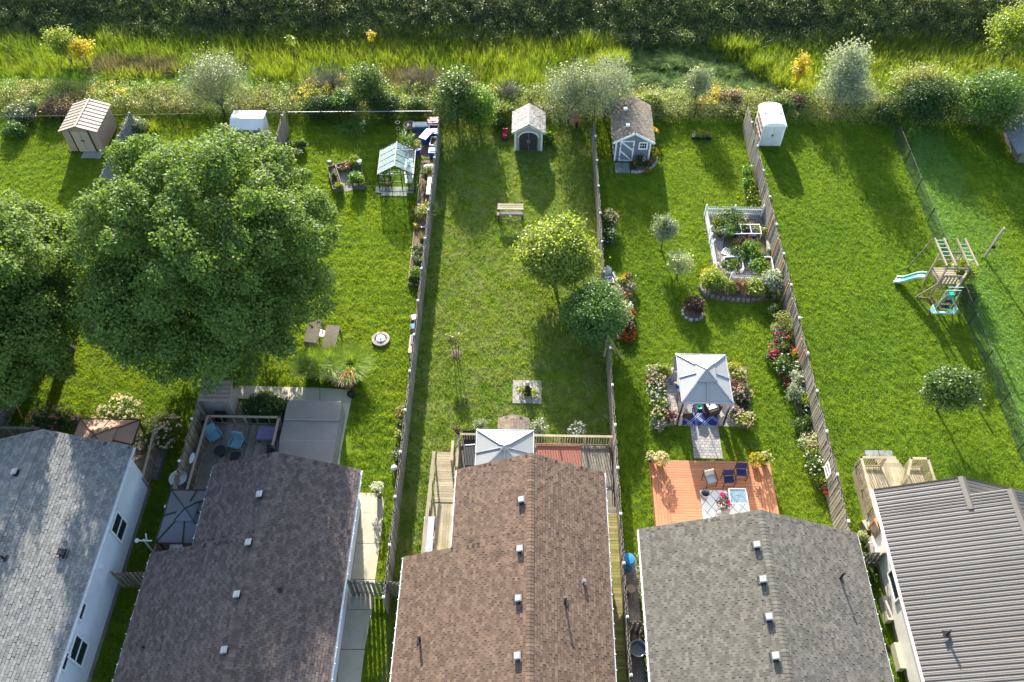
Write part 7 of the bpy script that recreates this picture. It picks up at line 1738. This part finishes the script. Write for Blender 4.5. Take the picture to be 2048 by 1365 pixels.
# ------------------------------------------------------------------ plot with the swing set
def swing_set():
    B_ = at(1873,583); t = thing('swing_set', 'wooden climbing frame with a green slide and monkey bars', 'playset', (B_.x,B_.y,0)); o = B_
    w_ = .62
    for sx in (-1,1):
        for sy in (-1,1): m = MB(); m.bar((sx*w_,sy*w_,0), (sx*w_,sy*w_,2.7 if sy > 0 else 2.6), .09); m.build('post', M['wood_pale'], t)
    b = MB(); b.box((0,0,0), (1.3,.13,.04)); me = b.mesh('deck_plank', M['wood_pale'])
    for k in range(8): inst('deck_plank', me, t, (0,-.56+k*.16,1.35))
    m = MB()
    for z_ in (1.28,): 
        for s in (-1,1): m.bar((-w_,s*w_,z_),(w_,s*w_,z_),.06,.12); m.bar((s*w_,-w_,z_),(s*w_,w_,z_),.06,.12)
    for s in (-1,1): m.bar((-w_,s*w_,2.0),(w_,s*w_,2.0),.05,.1); m.bar((-w_-.1,s*w_,2.62),(w_+.1,s*w_,2.62),.06,.12)
    m.build('frame', M['wood_grey'], t)
    b = MB(); b.box((0,0,.35), (.10,.03,.7)); me = b.mesh('rail_slat', M['wood_pale'])
    for k in range(6): inst('rail_slat', me, t, (-.5+k*.2,-w_-.03,1.35))
    # roof arch beams and monkey bars leading away
    for x in (-.62,-.1,.62,1.1): m = MB(); m.bar((x,-.5,2.72),(x-.1,1.6,2.78),.09); m.build('beam', M['wood_pale'], t)
    b = MB(); b.bar((-.1,0,0),(-.1+.0,0,0.001),.01) if False else b.box((0,0,0),(.55,.03,.03)); me = b.mesh('rung', M['paleteal'])
    for k in range(5): inst('rung', me, t, (-.38-.02*k,.3+k*.3,2.72)); inst('rung', me, t, (.85-.02*k,.0+k*.3,2.72))
    for x in (-.95,1.2): m = MB(); m.bar((x*.9,1.55,2.7),(x*1.3,1.8,0),.07); m.build('leg', M['wood_grey'], t)
    m = MB(); m.bar((-.62,-.6,.05),(-1.35,-.5,.05),.05); m.bar((-1.35,-.5,.05),(-.62,-.6,1.3),.06); m.bar((-.62,-.62,1.2),(.62,-.62,.1),.05); m.build('brace', M['wood_grey'], t)
    # slide to the left
    q1 = at(1850,552,1.35)-o; q2 = at(1790,560,.12)-o; d = q2-q1; n = 10; L_ = MB(); rim = MB(); pr = None
    side = Vector((-d.y,d.x,0)).normalized()*.24
    ctr = []
    for k in range(n+1):
        s_ = k/n; zz = 1.35*(1-s_)+.12*s_+.10*math.sin(s_*math.pi*2); ctr.append(Vector((q1.x+d.x*s_, q1.y+d.y*s_, zz)))
    for a, b_ in zip(ctr, ctr[1:]):
        L_.add([a-side, b_-side, b_+side, a+side], [(0,1,2,3)], .5)
        L_.add([a-side-Vector((0,0,.03)), a+side-Vector((0,0,.03)), b_+side-Vector((0,0,.03)), b_-side-Vector((0,0,.03))], [(0,1,2,3)], .5)
        for s in (-1,1): rim.bar(a+side*s+Vector((0,0,.05)), b_+side*s+Vector((0,0,.05)), .05, .13, t=.5)
    L_.build('slide_bed', M['teal'], t); rim.build('slide_rim', M['paleteal'], t)
    # swing beam and A-frame
    e0 = Vector((w_, -w_, 2.3)); e1 = at(1902,590,2.3)-o; m = MB(); m.bar(e0, e1, .10, .14, t=.5); m.build('swing_beam', M['wood_pale'], t)
    f1 = at(1855,625)-o; f2 = at(1916,628)-o
    for f_ in (f1, f2): m = MB(); m.bar(e1, f_, .10, .10, t=.5); m.build('leg', M['wood_pale' if f_ is f2 else 'fence'], t)
    m = MB(); m.bar(e1+Vector((-.1,.05,0)), f1+Vector((.15,.15,0)), .08, t=.5); m.build('leg', M['fence'], t)
    m = MB(); m.box(tuple(e1), (.25,.25,.22), t=.5); m.build('bracket', M['teal'], t)
    for k, f_ in enumerate((.35,.6)):
        q = e0.lerp(e1, f_)
        m = MB(); m.bar(q+Vector((-.22,0,0)), q+Vector((-.22,0,-1.75)), .015); m.bar(q+Vector((.22,0,0)), q+Vector((.22,0,-1.75)), .015); r_ = m.build('swing_rope', M['net'], t)
        m = MB(); m.box(tuple(q+Vector((0,0,-1.78))), (.48,.2,.04), t=.5); m.build('swing_seat', M['navy'], r_)
    q = e0.lerp(e1, .88); m = MB(); m.bar(q+Vector((-.4,0,0)), q+Vector((-.45,-.1,-1.6)), .03); m.bar(q+Vector((.4,0,0)), q+Vector((.35,-.1,-1.6)), .03); r_ = m.build('glider_hanger', M['paleteal'], t)
    m = MB(); m.box(tuple(q+Vector((0,-.1,-1.65))), (1.1,.12,.10), t=.5)
    for s in (-1,1): m.box(tuple(q+Vector((s*.5,-.1,-1.55))), (.28,.32,.05), t=.5); m.box(tuple(q+Vector((s*.64,-.1,-1.35))), (.05,.32,.4), t=.5)
    m.build('glider', M['paleteal'], r_)
    for k in (.72,.86): q = e0.lerp(e1, k); m = MB(); m.bar(q+Vector((-.42,0,.1)), q+Vector((.42,0,.1)), .03, t=.5); m.build('glider_bar', M['paleteal'], t)
swing_set()
T('small_tree', 'small dense tree with a long shadow on the right lawn', 1905, 776, 2.1, (1.45,1.15,1.1), 1.2, .06, 'L_mid', 7500, .13, clr=.16, lumpy=.25, low=-.7, aspect=.7)
p = at(1958,823); t = thing('stake', 'short leaning wooden stake right of the small dense tree', 'stake', (p.x,p.y,0)); m = MB(); m.bar((0,0,0),(.05,.05,.55),.10,.06,t=.5); m.build('stake', M['wood_pale'], t); m = MB(); m.bar((-.05,.02,0),(.2,.9,1.1),.05,t=.5); m.build('prop', M['wood_grey'], t) if 0 else None
p = at(1968,515); t = thing('leaning_post', 'tall grey wooden post at the chain-link fence beside the swing set', 'post', (p.x,p.y,0), 0); m = MB(); m.bar((0,0,0),(.1,0,2.5),.16,.10,t=.5); m.build('post', M['fence'], t); m = MB(); m.box((.12,-.1,1.0), (.16,.12,.2), t=.5); m.build('box', M['darkmetal'], t)
shrub('shrub', 'loose yellow-green bush on the chain-link fence by the swing set', 'shrub', 1925,545,1.8,1.7,'L_lime',1300,.12,inner=.3,lumpy=.35)
shrub('shrub', 'darker green growth under the loose bush at the chain-link fence', 'shrub', 1938,590,1.2,1.0,'L_mid',700,.12,inner=.3,lumpy=.35)
for k,(px,py) in enumerate(((1815,250),(1808,238),(1822,275))): shrub('vine', ['vine tangled on the first post of the chain-link fence','leafy vine where the chain-link fence meets the rear hedge','thin vine below the first post of the chain-link fence'][k], 'vine', px,py,.6,1.2,'L_fresh',220,.13)
# deck of the metal-roofed house
zW = .6; x0 = at(1708,925,zW).x; x1 = at(1838,925,zW).x; yb_ = at(1770,935,zW).y
deck('weathered pale deck with two railed wings behind the metal roof', x0, x1, 18.9, yb_, zW, 'wood_pale', 'y')
xa = at(1757,925,zW).x; xb = at(1790,925,zW).x
railing('pale slatted railing round the left wing of the weathered deck', [(xa,yb_,0),(x0,yb_,0),(x0,at(1748,1062,zW+.9).y,0)], zW, .9, 'wood_pale', pitch=.12)
railing('pale slatted railing round the right wing of the weathered deck', [(xb,yb_-.9,0),(xb+.4,yb_,0),(x1,yb_,0),(x1,19.4,0)], zW, .9, 'wood_pale', pitch=.12)
deck('narrow lower walkway of the weathered deck along the white wall', x0+.05, 16.55, at(1750,1060,zW).y, 18.85, zW-.02, 'wood_pale', 'y')
railing('railing with an orange rail at the corner of the narrow walkway', [(x0,at(1748,1062,zW+.9).y,0),(16.5,at(1748,1040,zW+.9).y,0)], zW, .9, 'wood_new', balus=False)
p = at(1773,922,.2); t = thing('deck_steps', 'pale ramp-like steps in the middle of the weathered deck', 'steps', (p.x,yb_,0))
for k in range(3): m = MB(); m.box((0,.15+.3*k,zW-.1-.17*k-.02), (1.1,.3,.05), t=.5); m.build('step', M['wood_pale'], t)
t = thing('paver_pad', 'two dark slabs on the grass at the foot of the deck steps', 'paving', (p.x-.2,yb_+1.05,0)); m = MB(); m.box((0,0,.03), (.68,.5,.05), t=.5); me = m.mesh('slab', M['paver_dark']); inst('slab', me, t, (-.36,0,0)); inst('slab', me, t, (.36,0,.004))
p = at(1738,1050,.4); t = thing('stone_block', 'pale concrete block at the corner of the walkway', 'block', (p.x,p.y,0)); m = MB(); m.box((0,0,.25), (.55,.5,.5), rz=.3, t=.5); m.build('block', M['concrete'], t)
p = at(1745,1090,.7); t = thing('air_conditioner', 'cream air conditioner unit on a bracket at the white wall', 'air conditioner', (p.x+.25,p.y,.0)); m = MB(); m.box((0,0,.45), (.5,.8,.7), t=.5); m.build('casing', M['siding_beige'], t); m = MB(); m.tube([(-.25,0,.9),(-.4,.1,.7),(-.4,.1,.2)], .03, 6, .5); m.build('pipe', M['offwhite'], t)
shrub('shrub', 'pale low shrub in the gap beside the walkway corner', 'shrub', 1728,1075,.7,.6,'L_varieg',300,.1)
shrub('shrub', 'green weeds in the gap behind the slatted gate at the white wall', 'shrub', 1738,1150,.6,.5,'L_mid',300,.1)

# ------------------------------------------------------------------ lawn grass
def inpoly(x, y, P):
    c = False; j = len(P)-1
    for i in range(len(P)):
        if (P[i][1] > y) != (P[j][1] > y) and x < (P[j][0]-P[i][0])*(y-P[i][1])/(P[j][1]-P[i][1])+P[i][0]: c = not c
        j = i
    return c
boxes = [(min(p[0] for p in P), min(p[1] for p in P), max(p[0] for p in P), max(p[1] for p in P), P) for P in POLYS]
def lawn_in(x, y):
    for a in NOLAWN:
        if a[0] < x < a[2] and a[1] < y < a[3]: return False
    for a in boxes:
        if a[0] < x < a[2] and a[1] < y < a[3] and inpoly(x, y, a[4]): return False
    return True
prL = [proto('turf_source', blade_quads(22, .15, .085, .016, .8, seg=2), M['blade']) for i in range(6)]
cover('lawn_grass', 'short mown green grass of the back lawns', 'grass', lawn_in, (-36, 40, 8, 49.4), .25, M['lawn'], prL, 46, .5, 1.6, .3, lambda x, y: .003, 21)
